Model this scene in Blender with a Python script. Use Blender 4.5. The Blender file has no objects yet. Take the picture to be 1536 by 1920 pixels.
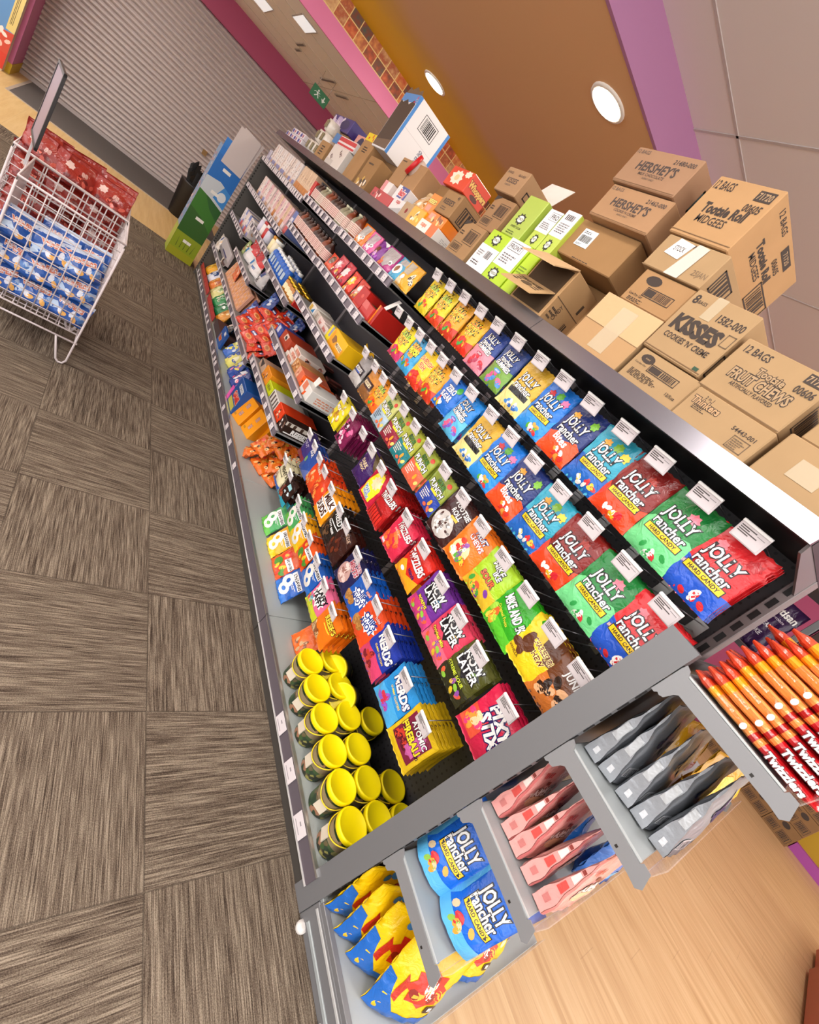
import bpy, bmesh, math, random
from mathutils import Vector, Matrix, Euler
from mathutils.geometry import tessellate_polygon
SC = bpy.context.scene
COL = SC.collection
R = math.radians
PI = math.pi

# ---------------------------------------------------------------- camera
cam_d = bpy.data.cameras.new('camera')
cam = bpy.data.objects.new('camera', cam_d)
COL.objects.link(cam)
SC.camera = cam
FPX = 841.1
cam_d.sensor_fit = 'VERTICAL'
cam_d.sensor_height = 24.0
cam_d.sensor_width = 19.2
cam_d.lens = FPX / 1920.0 * 24.0
cam_d.clip_start = 0.02
# rows: image right, image down, view direction (world X across the aisle, Y along it, Z up)
RW = ((0.65657, -0.36250, 0.66145), (0.30436, -0.67504, -0.67207), (0.69013, 0.64258, -0.33288))
cr, cd, cf = (Vector(r).normalized() for r in RW)
cd = (cd - cr * cd.dot(cr)).normalized()
cf = cr.cross(cd)
m3 = Matrix((cr, -cd, -cf)).transposed()
cam.matrix_world = Matrix.Translation((0, 0, 1.54)) @ m3.to_4x4()

# ---------------------------------------------------------------- colour, light, exposure
SC.view_settings.view_transform = 'Standard'
SC.view_settings.look = 'None'
SC.view_settings.gamma = 1.0
SC.view_settings.use_curve_mapping = False
SC.view_settings.exposure = 0.2
W = bpy.data.worlds.new('shop_air')
SC.world = W
W.use_nodes = True
W.node_tree.nodes['Background'].inputs[0].default_value = (1.0, 0.975, 0.96, 1)
W.node_tree.nodes['Background'].inputs[1].default_value = 2.3
PANEL_POWER = 21.0      # emission of the ceiling light panels
DOWNLIGHT = 70.0        # emission of the round downlights

# ---------------------------------------------------------------- materials
def lin(c):
    if isinstance(c, str):
        c = [int(c[i:i + 2], 16) for i in (0, 2, 4)]
    r = []
    for v in c:
        v = v / 255.0
        r.append(v / 12.92 if v <= 0.04045 else ((v + 0.055) / 1.055) ** 2.4)
    return (r[0], r[1], r[2], 1.0)

MATS = {}
def M(col, kind='film'):
    key = (col, kind)
    if key in MATS:
        return MATS[key]
    m = bpy.data.materials.new(kind + '_' + str(col))
    m.use_nodes = True
    nt = m.node_tree
    b = nt.nodes['Principled BSDF']
    b.inputs['Base Color'].default_value = lin(col)
    def bump(scale, strength, dist, detail=2.0):
        tc = nt.nodes.new('ShaderNodeTexCoord')
        n = nt.nodes.new('ShaderNodeTexNoise')
        n.inputs['Scale'].default_value = scale
        n.inputs['Detail'].default_value = detail
        bp = nt.nodes.new('ShaderNodeBump')
        bp.inputs['Strength'].default_value = strength
        bp.inputs['Distance'].default_value = dist
        nt.links.new(tc.outputs['Object'], n.inputs['Vector'])
        nt.links.new(n.outputs['Fac'], bp.inputs['Height'])
        nt.links.new(bp.outputs['Normal'], b.inputs['Normal'])
        return tc, n
    if kind == 'film':
        b.inputs['Roughness'].default_value = 0.24
        b.inputs['Specular IOR Level'].default_value = 0.6
        tc, n = bump(30, 0.55, 0.008, 3.0)
        n.inputs['Distortion'].default_value = 1.2
    elif kind == 'foil':
        b.inputs['Roughness'].default_value = 0.3
        b.inputs['Metallic'].default_value = 0.35
        bump(30, 0.5, 0.008, 3.0)
    elif kind == 'card':
        b.inputs['Roughness'].default_value = 0.85
        b.inputs['Specular IOR Level'].default_value = 0.2
        tc, n = bump(9, 0.08, 0.004, 5.0)
        mx = nt.nodes.new('ShaderNodeMix'); mx.data_type = 'RGBA'
        c = lin(col)
        mx.inputs[6].default_value = (c[0] * .86, c[1] * .85, c[2] * .83, 1)
        mx.inputs[7].default_value = (min(1, c[0] * 1.1), min(1, c[1] * 1.1), min(1, c[2] * 1.1), 1)
        nt.links.new(n.outputs['Fac'], mx.inputs[0])
        nt.links.new(mx.outputs[2], b.inputs['Base Color'])
    elif kind == 'paper':
        b.inputs['Roughness'].default_value = 0.7
    elif kind == 'gloss':
        b.inputs['Roughness'].default_value = 0.35
    elif kind == 'plastic':
        b.inputs['Roughness'].default_value = 0.42
    elif kind == 'metal':
        b.inputs['Roughness'].default_value = 0.42
        b.inputs['Metallic'].default_value = 0.15
    elif kind == 'steel':
        b.inputs['Roughness'].default_value = 0.3
        b.inputs['Metallic'].default_value = 0.9
    elif kind == 'paint':
        b.inputs['Roughness'].default_value = 0.6
    elif kind == 'satin':
        b.inputs['Roughness'].default_value = 0.33
        b.inputs['Metallic'].default_value = 0.35
    elif kind == 'fascia':
        b.inputs['Roughness'].default_value = 0.27
        b.inputs['Metallic'].default_value = 0.85
    elif kind == 'clear':
        b.inputs['Roughness'].default_value = 0.08
        b.inputs['Transmission Weight'].default_value = 0.0
        b.inputs['Alpha'].default_value = 0.22
    elif kind == 'milky':
        b.inputs['Roughness'].default_value = 0.3
        b.inputs['Alpha'].default_value = 0.55
    MATS[key] = m
    return m

def emit(name, col, s):
    m = bpy.data.materials.new(name)
    m.use_nodes = True
    b = m.node_tree.nodes['Principled BSDF']
    b.inputs['Base Color'].default_value = (.8, .8, .8, 1)
    b.inputs['Emission Color'].default_value = lin(col)
    b.inputs['Emission Strength'].default_value = s
    return m

# ---------------------------------------------------------------- objects
def setp(o, label=None, cat=None, group=None, kind=None):
    if label: o['label'] = label
    if cat: o['category'] = cat
    if group: o['group'] = group
    if kind: o['kind'] = kind
    return o

def empty(name, loc, rz=0.0, label=None, cat=None, group=None):
    o = bpy.data.objects.new(name, None)
    COL.objects.link(o)
    o.location = loc
    o.rotation_euler = (0, 0, rz)
    o.empty_display_size = 0.05
    return setp(o, label, cat, group)

def dup(o, loc=None, rot=None, label=None, group=None, parent=None):
    c = o.copy()
    COL.objects.link(c)
    if parent is not None:
        c.parent = parent
    if loc is not None: c.location = loc
    if rot is not None: c.rotation_euler = rot
    if label: c['label'] = label
    if group: c['group'] = group
    for ch in list(o.children):
        dup(ch, parent=c)
    return c

class MB:
    """collects polygons with a material each, builds ONE mesh object"""
    def __init__(s):
        s.v = []; s.f = []; s.m = []; s.ms = []
        s.smooth = []
    def mi(s, mat):
        if mat not in s.ms: s.ms.append(mat)
        return s.ms.index(mat)
    def add(s, vs, fs, mat, smooth=False):
        o = len(s.v); k = s.mi(mat)
        s.v.extend([tuple(p) for p in vs])
        for f in fs:
            s.f.append([i + o for i in f]); s.m.append(k); s.smooth.append(smooth)
    def box(s, a, b, mat, bev=0.0):
        x0, y0, z0 = a; x1, y1, z1 = b
        if bev <= 0:
            vs = [(x0,y0,z0),(x1,y0,z0),(x1,y1,z0),(x0,y1,z0),(x0,y0,z1),(x1,y0,z1),(x1,y1,z1),(x0,y1,z1)]
            fs = [(0,3,2,1),(4,5,6,7),(0,1,5,4),(1,2,6,5),(2,3,7,6),(3,0,4,7)]
            s.add(vs, fs, mat); return
        bm = bmesh.new()
        bmesh.ops.create_cube(bm, size=1.0)
        for q in bm.verts:
            q.co = Vector((x0 + (q.co.x + .5) * (x1 - x0), y0 + (q.co.y + .5) * (y1 - y0), z0 + (q.co.z + .5) * (z1 - z0)))
        bmesh.ops.bevel(bm, geom=bm.edges[:], offset=bev, segments=1, affect='EDGES')
        bm.verts.index_update()
        s.add([q.co for q in bm.verts], [[q.index for q in f.verts] for f in bm.faces], mat)
        bm.free()
    def tube(s, pts, r, mat, n=6, closed=False):
        pts = [Vector(p) for p in pts]
        N = len(pts); vs = []
        up = None
        for i, p in enumerate(pts):
            a = pts[(i - 1) % N] if (closed or i > 0) else p
            b = pts[(i + 1) % N] if (closed or i < N - 1) else p
            t = (b - a).normalized()
            if up is None or abs(up.dot(t)) > .95:
                up = Vector((0, 0, 1)) if abs(t.z) < .9 else Vector((1, 0, 0))
            x = t.cross(up).normalized(); y = x.cross(t).normalized(); up = y
            for k in range(n):
                an = 2 * PI * k / n
                vs.append(p + x * (math.cos(an) * r) + y * (math.sin(an) * r))
        fs = []
        for i in range(N if closed else N - 1):
            j = (i + 1) % N
            for k in range(n):
                l = (k + 1) % n
                fs.append((i*n+k, i*n+l, j*n+l, j*n+k))
        if not closed:
            fs.append(tuple(range(n))[::-1]); fs.append(tuple((N-1)*n + k for k in range(n)))
        s.add(vs, fs, mat, True)
    def lathe(s, prof, mat, n=20, cx=0, cy=0, cap=True):
        vs = []
        for r, z in prof:
            for k in range(n):
                a = 2 * PI * k / n
                vs.append((cx + r * math.cos(a), cy + r * math.sin(a), z))
        fs = []
        for i in range(len(prof) - 1):
            for k in range(n):
                l = (k + 1) % n
                fs.append((i*n+k, i*n+l, (i+1)*n+l, (i+1)*n+k))
        s.add(vs, fs, mat, True)
        if cap:
            s.add([vs[k] for k in range(n)], [tuple(range(n))[::-1]], mat)
            s.add([vs[(len(prof)-1)*n + k] for k in range(n)], [tuple(range(n))], mat)
    def prism(s, poly, axis, a, b, mat):
        """poly in the two other axes, extruded along axis from a to b"""
        def P(p, t):
            if axis == 'x': return (t, p[0], p[1])
            if axis == 'y': return (p[0], t, p[1])
            return (p[0], p[1], t)
        n = len(poly)
        vs = [P(p, a) for p in poly] + [P(p, b) for p in poly]
        tri = tessellate_polygon([[Vector((p[0], p[1], 0)) for p in poly]])
        fs = [tuple(t) for t in tri] + [tuple(i + n for i in t)[::-1] for t in tri]
        fs += [(i, (i + 1) % n, (i + 1) % n + n, i + n) for i in range(n)]
        s.add(vs, fs, mat)
    def build(s, name, parent=None, loc=None, rot=None, fix=True):
        me = bpy.data.meshes.new(name)
        me.from_pydata(s.v, [], s.f)
        for m in s.ms: me.materials.append(m)
        me.polygons.foreach_set('material_index', s.m)
        me.polygons.foreach_set('use_smooth', s.smooth)
        if fix:
            bm = bmesh.new(); bm.from_mesh(me)
            bmesh.ops.recalc_face_normals(bm, faces=bm.faces[:])
            bm.to_mesh(me); bm.free()
        me.update()
        o = bpy.data.objects.new(name, me)
        COL.objects.link(o)
        if parent is not None: o.parent = parent
        if loc is not None: o.location = loc
        if rot is not None: o.rotation_euler = rot
        return o

# ---------------------------------------------------------------- printed artwork: flat shapes cut into triangles
TXT = {}
def text_tris(s, off=0.0, shear=0.0):
    k = (s, off, shear)
    if k in TXT: return TXT[k]
    cu = bpy.data.curves.new('print', 'FONT')
    cu.body = s; cu.size = 1.0; cu.resolution_u = 2; cu.offset = off; cu.shear = shear
    cu.space_character = 1.02
    ob = bpy.data.objects.new('print', cu)
    me = bpy.data.meshes.new_from_object(ob)
    vs = [(v.co.x, v.co.y) for v in me.vertices]
    fs = [tuple(p.vertices) for p in me.polygons]
    bpy.data.objects.remove(ob); bpy.data.curves.remove(cu); bpy.data.meshes.remove(me)
    TXT[k] = (vs, fs)
    return TXT[k]

def ell(cx, cy, ru, rv, n=14):
    return [(cx + ru * math.cos(2*PI*i/n), cy + rv * math.sin(2*PI*i/n)) for i in range(n)]

def burst(cx, cy, ru, rv, n, seed, k=.72):
    rr = random.Random(seed)
    return [(cx + ru * math.cos(PI*i/n) * (1 if i % 2 == 0 else k) * rr.uniform(.9, 1.1),
             cy + rv * math.sin(PI*i/n) * (1 if i % 2 == 0 else k) * rr.uniform(.9, 1.1)) for i in range(2*n)]

def art_tris(items, w, h, kind):
    """items in 0..1 face coordinates -> list of (triangles in metres, material, layer)"""
    out = []
    def poly(pts, col, L):
        P = [Vector((p[0]*w, p[1]*h, 0)) for p in pts]
        tri = tessellate_polygon([P])
        out.append(([[(P[i].x, P[i].y) for i in t] for t in tri], M(col, kind), L))
    for L, it in enumerate(items):
        k = it[0]
        if k == 'r':
            poly([(it[1],it[2]),(it[3],it[2]),(it[3],it[4]),(it[1],it[4])], it[5], L)
        elif k == 'e':
            poly(ell(it[1],it[2],it[3],it[4]), it[5], L)
        elif k == 'p':
            poly(it[1], it[2], L)
        elif k == 's':
            poly(burst(it[1],it[2],it[3],it[4],it[6],it[7]), it[5], L)
        elif k == 'c':      # scatter of small sweets
            rr = random.Random(it[7])
            for q in range(it[6]):
                a = rr.uniform(0, 2*PI); d = math.sqrt(rr.random())
                cx, cy = it[1] + it[3]*d*math.cos(a), it[2] + it[4]*d*math.sin(a)
                sz = it[8] if len(it) > 8 else .055
                an = rr.uniform(0, PI); e = []
                for i in range(8):
                    x = sz*w*math.cos(2*PI*i/8); y = sz*w*.62*math.sin(2*PI*i/8)
                    e.append((cx + (x*math.cos(an)-y*math.sin(an))/w, cy + (x*math.sin(an)+y*math.cos(an))/h))
                poly(e, it[5][q % len(it[5])], L + q*.02)
        elif k == 'o':      # ring outline
            o_ = ell(it[1],it[2],it[3],it[4],18); i_ = ell(it[1],it[2],it[3]*it[6],it[4]*it[6],18)
            tr = []
            for i in range(18):
                j = (i+1) % 18
                q = [(p[0]*w, p[1]*h) for p in (o_[i], o_[j], i_[j], i_[i])]
                tr += [[q[0],q[1],q[2]],[q[0],q[2],q[3]]]
            out.append((tr, M(it[5], kind), L))
        elif k == 'box':    # rectangular outline
            x0,y0,x1,y1,col,t = it[1:7]
            tx = t; ty = t*w/h
            for a in ((x0,y0,x1,y0+ty),(x0,y1-ty,x1,y1),(x0,y0,x0+tx,y1),(x1-tx,y0,x1,y1)):
                poly([(a[0],a[1]),(a[2],a[1]),(a[2],a[3]),(a[0],a[3])], col, L)
        elif k == 'bars':   # barcode style stripes
            x0,y0,x1,y1,col,n,seed = it[1:8]
            rr = random.Random(seed); x = x0; st = (x1-x0)/(n*.95)
            while x < x1 - st*1.2:
                b = st * rr.choice((.5,.8,1.2))
                poly([(x,y0),(min(x+b,x1),y0),(min(x+b,x1),y1),(x,y1)], col, L); x += b + st*rr.choice((.5,.8))
        elif k == 'lines':  # rows of small print
            x0,y0,x1,y1,col,n,seed = it[1:8]
            rr = random.Random(seed); dy = (y1-y0)/n
            for q in range(n):
                x = x0; yy = y0 + q*dy
                end = x0 + (x1-x0)*rr.uniform(.6,1)
                while x < end:
                    b = (x1-x0)*rr.uniform(.06,.2)
                    poly([(x,yy),(min(x+b,end),yy),(min(x+b,end),yy+dy*.5),(x,yy+dy*.5)], col, L); x += b + (x1-x0)*.04
        elif k == 't':
            s, cx, cy, ch, mw, col = it[1:7]
            outl = it[7] if len(it) > 7 else None
            rot = R(it[8]) if len(it) > 8 else 0.0
            shr = it[9] if len(it) > 9 else 0.0
            bold = it[10] if len(it) > 10 else 0.012
            vs0, _ = text_tris(s, 0.0, shr)
            if not vs0: continue
            xs = [p[0] for p in vs0]; ys = [p[1] for p in vs0]
            cxm, cym = (min(xs)+max(xs))/2, (min(ys)+max(ys))/2
            sc = ch*h/0.72; sx = min(sc, mw*w/max(1e-6, max(xs)-min(xs)))
            todo = ([(bold+.065, outl, L-.4)] if outl else []) + [(bold, col, L)]
            for off, c, LL in todo:
                vs, fs = text_tris(s, off, shr)
                P = []
                for x, y in vs:
                    x = (x-cxm)*sx; y = (y-cym)*sc
                    P.append((cx*w + x*math.cos(rot) - y*math.sin(rot), cy*h + x*math.sin(rot) + y*math.cos(rot)))
                tr = []
                for f in fs:
                    for i in range(1, len(f)-1):
                        tr.append([P[f[0]], P[f[i]], P[f[i+1]]])
                out.append((tr, M(c, kind), LL))
    return out

def split_tris(tris, mx):
    res = []; st = list(tris)
    while st:
        t = st.pop()
        d = [(t[i][0]-t[(i+1)%3][0])**2 + (t[i][1]-t[(i+1)%3][1])**2 for i in range(3)]
        i = d.index(max(d))
        if d[i] <= mx*mx: res.append(t); continue
        a, b, c = t[i], t[(i+1)%3], t[(i+2)%3]
        m_ = ((a[0]+b[0])/2, (a[1]+b[1])/2)
        st.append([a, m_, c]); st.append([m_, b, c])
    return res

def clip01(t, w, h):
    return all(-.001 <= p[0] <= w+.001 and -.001 <= p[1] <= h+.001 for p in t)

# ---------------------------------------------------------------- pouches and bags
def pouch(name, w, h, t, base, art=(), kind='film', seed=0, head=.13, foot=.05, hole=True, back=None, stand=False, sag=.55, rough=1.0, side=None, gus=0.0, side_rects=()):
    """flexible bag: front faces local -Y, right is +X, up is +Z, origin at the hang hole (or the foot if stand)"""
    rr = random.Random(seed)
    ph = [rr.uniform(0, 6.28) for _ in range(6)]
    z_top = .012 if not stand else h
    z_bot = z_top - h
    def prof(u, v):
        e = 1 - abs(2*u-1)**3.2
        if gus: e = gus*(1-max(0.0, v-.1)/.9)**.8 + (1-gus*(1-max(0.0, v-.1)/.9)**.8)*e
        if v > 1-head or v < foot*.5 and not stand: g = 0.0
        else:
            q = (v - foot*.5) / (1-head-foot*.5) if not stand else v/(1-head)
            if gus: q = .16 + .84*q
            q = max(0.0, min(1.0, q))
            g = (q**(.45 if not stand else .12)) * ((1-q)**(.75)) * (1.9 if not stand else 1.25)
            g = min(1.0, g*(1.0+ (1-sag)*.4))
        return max(0.0, e*g)
    def wr(u, v):
        c = math.sin(11*u+7*v+ph[0])*math.sin(9*v-5*u+ph[1])
        d = math.sin(31*u+ph[2])*max(0, (v-.7))*2.2 + math.sin(27*u+ph[3])*max(0, (.22-v))*2.4 + .8*math.sin(24*v+13*u+ph[5])*abs(2*u-1)**2*.5
        fl = .35 if v > 1-head*.6 else 1.0
        return rough*fl*(c*.06 + d*.10)*min(t, .034)
    def S(u, v):      # outward offset of the front film
        return t*.5*prof(u, v) + wr(u, v) + .0012
    cx = w*.5
    us = [i/13 for i in range(14)]
    if hole:
        hw = .008/w
        us = sorted(set([u for u in us if abs(u-.5) > hw*1.6] + [.5-hw, .5+hw]))
    vs_ = [i/18 for i in range(19)]
    if hole:
        hv0 = (z_top-.012-.005 - z_bot)/h; hv1 = (z_top-.012+.005 - z_bot)/h
        vs_ = sorted(set([v for v in vs_ if not (hv0-.012 < v < hv1+.012)] + [hv0, hv1, 1.0]))
    mb = MB(); nu, nv = len(us), len(vs_)
    mF = M(base, kind); mBk = M(back or base, kind); mS = M(side, kind) if side else mF
    def jag(i, j):
        return (.0018*(1 if i % 2 else -1)) if j in (0, nv-1) and not stand else 0.0
    def edge(u, v):   # waist: sides draw in where the bag is full
        return 1 - .05*prof(.5, v)
    F = []; B = []
    for j, v in enumerate(vs_):
        for i, u in enumerate(us):
            x = (u-.5)*w*edge(u, v); z = z_bot + v*h + jag(i, j)
            F.append((x, -S(u, v), z)); B.append((x, S(1-u, v)*.85*(1 if t > .012 else .6), z))
    fF, fB, fS = [], [], []
    for j in range(nv-1):
        for i in range(nu-1):
            if hole and abs((us[i]+us[i+1])/2-.5) < hw*.5 and hv0-1e-6 <= vs_[j] and vs_[j+1] <= hv1+1e-6: continue
            a, b, c, d = j*nu+i, j*nu+i+1, (j+1)*nu+i+1, (j+1)*nu+i
            fF.append((a, b, c, d)); fB.append((d, c, b, a))
    n = len(F)
    mb.add(F, fF, mF, True); mb.add(B, fB, mBk, True)
    rim = [(0, j) for j in range(nv)]
    for j in range(nv-1):
        for i in (0, nu-1):
            a, b = j*nu+i, (j+1)*nu+i
            fS.append((a, b, b+n, a+n) if i else (b, a, a+n, b+n))
    for i in range(nu-1):
        for j in (0, nv-1):
            a, b = j*nu+i, j*nu+i+1
            fS.append((b, a, a+n, b+n) if j else (a, b, b+n, a+n))
    o = 0; k = mb.mi(mS)
    for f in fS:
        mb.f.append(list(f)); mb.m.append(k); mb.smooth.append(not gus)
    for v0, v1, fr, col in side_rects:
        q = []
        for v, sg in ((v0, -1), (v0, 1), (v1, 1), (v1, -1)):
            s0 = S(0, v); s1 = S(1, v)*.85
            ym = (s1-s0)/2; yh = (s1+s0)/2*fr
            q.append((-.5*w*edge(0, v)-.0012, ym+sg*yh, z_bot+v*h))
        mb.add(q, [(3, 2, 1, 0)], M(col, kind))
    for tris, mat, L in art_tris(art, w, h, kind):
        tr = [q for q in split_tris(tris, w/9.0) if clip01(q, w, h)]
        vs = []; fs = []; ix = {}
        for q in tr:
            f = []
            for p in q:
                kx = (round(p[0], 5), round(p[1], 5))
                if kx not in ix:
                    ix[kx] = len(vs)
                    u, v = p[0]/w, p[1]/h
                    vs.append(((u-.5)*w*edge(u, v), -(S(u, v) + .0011 + .00022*L), z_bot + p[1]))
                f.append(ix[kx])
            a, b, c = (vs[i] for i in f)
            if (b[0]-a[0])*(c[2]-a[2]) - (b[2]-a[2])*(c[0]-a[0]) < 0: f = f[::-1]
            fs.append(tuple(f))
        mb.add(vs, fs, mat, True)
    return mb.build(name, fix=False)

# ---------------------------------------------------------------- cartons
def carton(name, w, d, h, base, front=(), right=(), top=(), kind='card', bev=.003, open_top=False):
    """box standing on its base, front faces local -Y; origin at the centre of the base's front edge"""
    mb = MB()
    if open_top:
        th = .004; m = M(base, kind)
        mb.box((-w/2, 0, 0), (w/2, d, th), m)
        mb.box((-w/2, 0, 0), (w/2, th, h), m); mb.box((-w/2, d-th, 0), (w/2, d, h), m)
        mb.box((-w/2, 0, 0), (-w/2+th, d, h), m); mb.box((w/2-th, 0, 0), (w/2, d, h), m)
    else:
        mb.box((-w/2, 0, 0), (w/2, d, h), M(base, kind), min(bev, w*.1, d*.1, h*.1))
    def lay(items, ww, hh, P, kd):
        for tris, mat, L in art_tris(items, ww, hh, kd):
            vs = []; fs = []
            for q in tris:
                if not clip01(q, ww, hh): continue
                o = len(vs)
                if (q[1][0]-q[0][0])*(q[2][1]-q[0][1]) - (q[1][1]-q[0][1])*(q[2][0]-q[0][0]) < 0: q = q[::-1]
                vs += [P(p, .0006 + .00012*L) for p in q]; fs.append((o, o+1, o+2))
            if vs: mb.add(vs, fs, mat)
    pk = 'paper' if kind == 'card' else kind
    lay(front, w, h, lambda p, e: (p[0]-w/2, -e, p[1]), pk)
    lay(right, d, h, lambda p, e: (w/2+e, p[0], p[1]), pk)
    lay(top, w, d, lambda p, e: (p[0]-w/2, p[1], h+e), pk)
    return mb.build(name, fix=False)

RZ = -PI/2      # turns a thing's front (local -Y) to face the aisle (-X)
# ================================================================ SETTING
def node_mat(name, rough=.7):
    m = bpy.data.materials.new(name); m.use_nodes = True
    nt = m.node_tree; b = nt.nodes['Principled BSDF']; b.inputs['Roughness'].default_value = rough
    return m, nt, b
class NG:
    """small helper to chain math nodes"""
    def __init__(s, nt): s.nt = nt
    def math(s, op, a, b=0.0, c=None):
        n = s.nt.nodes.new('ShaderNodeMath'); n.operation = op
        for i, q in enumerate((a, b) if c is None else (a, b, c)):
            if isinstance(q, (int, float)): n.inputs[i].default_value = q
            else: s.nt.links.new(q, n.inputs[i])
        return n.outputs[0]
    def comb(s, x, y, z):
        n = s.nt.nodes.new('ShaderNodeCombineXYZ')
        for i, q in enumerate((x, y, z)):
            if isinstance(q, (int, float)): n.inputs[i].default_value = q
            else: s.nt.links.new(q, n.inputs[i])
        return n.outputs[0]
    def noise(s, vec, scale=1.0, detail=2.0, rough=.5):
        n = s.nt.nodes.new('ShaderNodeTexNoise')
        n.inputs['Scale'].default_value = scale; n.inputs['Detail'].default_value = detail; n.inputs['Roughness'].default_value = rough
        s.nt.links.new(vec, n.inputs['Vector']); return n.outputs['Fac']
    def ramp(s, fac, stops):
        n = s.nt.nodes.new('ShaderNodeValToRGB'); e = n.color_ramp.elements
        while len(e) < len(stops): e.new(.5)
        for q, (p, c) in zip(e, stops): q.position = p; q.color = lin(c)
        s.nt.links.new(fac, n.inputs[0]); return n.outputs[0]
    def mix(s, fac, a, b, blend='MIX'):
        n = s.nt.nodes.new('ShaderNodeMix'); n.data_type = 'RGBA'; n.blend_type = blend
        for i, q in ((0, fac), (6, a), (7, b)):
            if isinstance(q, (int, float)): n.inputs[i].default_value = q
            elif isinstance(q, str): n.inputs[i].default_value = lin(q)
            else: s.nt.links.new(q, n.inputs[i])
        return n.outputs[2]
    def xyz(s):
        tc = s.nt.nodes.new('ShaderNodeTexCoord'); sp = s.nt.nodes.new('ShaderNodeSeparateXYZ')
        s.nt.links.new(tc.outputs['Object'], sp.inputs[0]); return sp.outputs
    def bump(s, b, h, strength, dist):
        n = s.nt.nodes.new('ShaderNodeBump'); n.inputs['Strength'].default_value = strength; n.inputs['Distance'].default_value = dist
        s.nt.links.new(h, n.inputs['Height']); s.nt.links.new(n.outputs[0], b.inputs['Normal'])

def carpet_mat():
    m, nt, b = node_mat('carpet_tiles', .95); g = NG(nt)
    b.inputs['Specular IOR Level'].default_value = .1
    x, y, z = g.xyz()
    tx = g.math('DIVIDE', g.math('SUBTRACT', x, .165), .5); ty = g.math('DIVIDE', g.math('SUBTRACT', y, .338), .5)
    ix = g.math('FLOOR', tx); iy = g.math('FLOOR', ty)
    par = g.math('ABSOLUTE', g.math('MODULO', g.math('ADD', ix, iy), 2.0))
    along = g.math('ADD', g.math('MULTIPLY', par, x), g.math('MULTIPLY', g.math('SUBTRACT', 1.0, par), y))
    across = g.math('ADD', g.math('MULTIPLY', par, y), g.math('MULTIPLY', g.math('SUBTRACT', 1.0, par), x))
    tid = g.math('ADD', g.math('MULTIPLY', ix, 7.3), g.math('MULTIPLY', iy, 3.1))
    n1 = g.noise(g.comb(g.math('MULTIPLY', across, 330), g.math('MULTIPLY', along, 9), tid), 1.0, 2.0)
    n2 = g.noise(g.comb(g.math('MULTIPLY', across, 90), g.math('MULTIPLY', along, 2.6), g.math('ADD', tid, 31)), 1.0, 3.0)
    n3 = g.noise(g.comb(g.math('MULTIPLY', across, 420), g.math('MULTIPLY', along, 300), tid), 1.0, 1.0)
    s_ = g.math('ADD', g.math('ADD', g.math('MULTIPLY', n1, .56), g.math('MULTIPLY', n2, .26)), g.math('MULTIPLY', n3, .24))
    c = g.ramp(s_, [(.38, '372d25'), (.475, '5a4e43'), (.55, '726658'), (.66, '978a79')])
    # seams between the tiles
    fx = g.math('ABSOLUTE', g.math('SUBTRACT', g.math('FRACT', tx), .5)); fy = g.math('ABSOLUTE', g.math('SUBTRACT', g.math('FRACT', ty), .5))
    seam = g.math('GREATER_THAN', g.math('MAXIMUM', fx, fy), .4955)
    c = g.mix(g.math('MULTIPLY', seam, .5), c, '3a332c')
    nt.links.new(c, b.inputs['Base Color'])
    g.bump(b, g.math('ADD', n1, n3), .5, .004)
    return m

def wood_mat(name, c0, c1, c2):
    m, nt, b = node_mat(name, .42); g = NG(nt)
    x, y, z = g.xyz()
    py = g.math('DIVIDE', x, .15); ip = g.math('FLOOR', py)
    n = g.noise(g.comb(g.math('MULTIPLY', x, 26), g.math('MULTIPLY', y, 1.7), g.math('MULTIPLY', ip, 5.7)), 1.0, 4.0)
    nf = g.noise(g.comb(g.math('MULTIPLY', x, 150), g.math('MULTIPLY', y, 5), ip), 1.0, 2.0)
    c = g.ramp(g.math('ADD', g.math('MULTIPLY', n, .75), g.math('MULTIPLY', nf, .25)), [(.3, c0), (.5, c1), (.72, c2)])
    ends = g.math('LESS_THAN', g.math('FRACT', g.math('ADD', g.math('DIVIDE', y, 1.2), g.math('MULTIPLY', ip, .37))), .003)
    ln = g.math('MAXIMUM', g.math('LESS_THAN', g.math('FRACT', py), .014), ends)
    c = g.mix(g.math('MULTIPLY', ln, .22), c, '6b4c2c')
    nt.links.new(c, b.inputs['Base Color'])
    return m

def struct(o): o['kind'] = 'structure'; return o

CARPET = carpet_mat()
WOOD = wood_mat('pale_wood_vinyl', 'b08b5e', 'c3a074', 'd0b186')
WOOD2 = wood_mat('yellow_wood_vinyl', 'cba568', 'd5b478', 'dec08a')

mb = MB(); mb.box((-5, -3.5, -.05), (1.135, 6.75, 0), CARPET); struct(mb.build('floor_carpet'))
mb = MB(); mb.box((1.135, -5, -.05), (8.6, 6.75, 0), WOOD); struct(mb.build('floor_wood'))
mb = MB(); mb.box((-5, 6.75, -.05), (8.6, 10.6, 0), WOOD2); struct(mb.build('floor_entrance'))
mb = MB()
mb.box((-.96, 8.42, 0), (1.6, 10.0, .006), M('57534f', 'paint'))
mb.box((-.99, 8.39, 0), (1.6, 8.42, .008), M('b9ab9b', 'metal')); mb.box((-.99, 8.42, 0), (-.96, 10.0, .008), M('b9ab9b', 'metal'))
setp(mb.build('entrance_mat'), 'dark grey entrance mat with pale metal edge before the roller shutter', 'mat')

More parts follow.
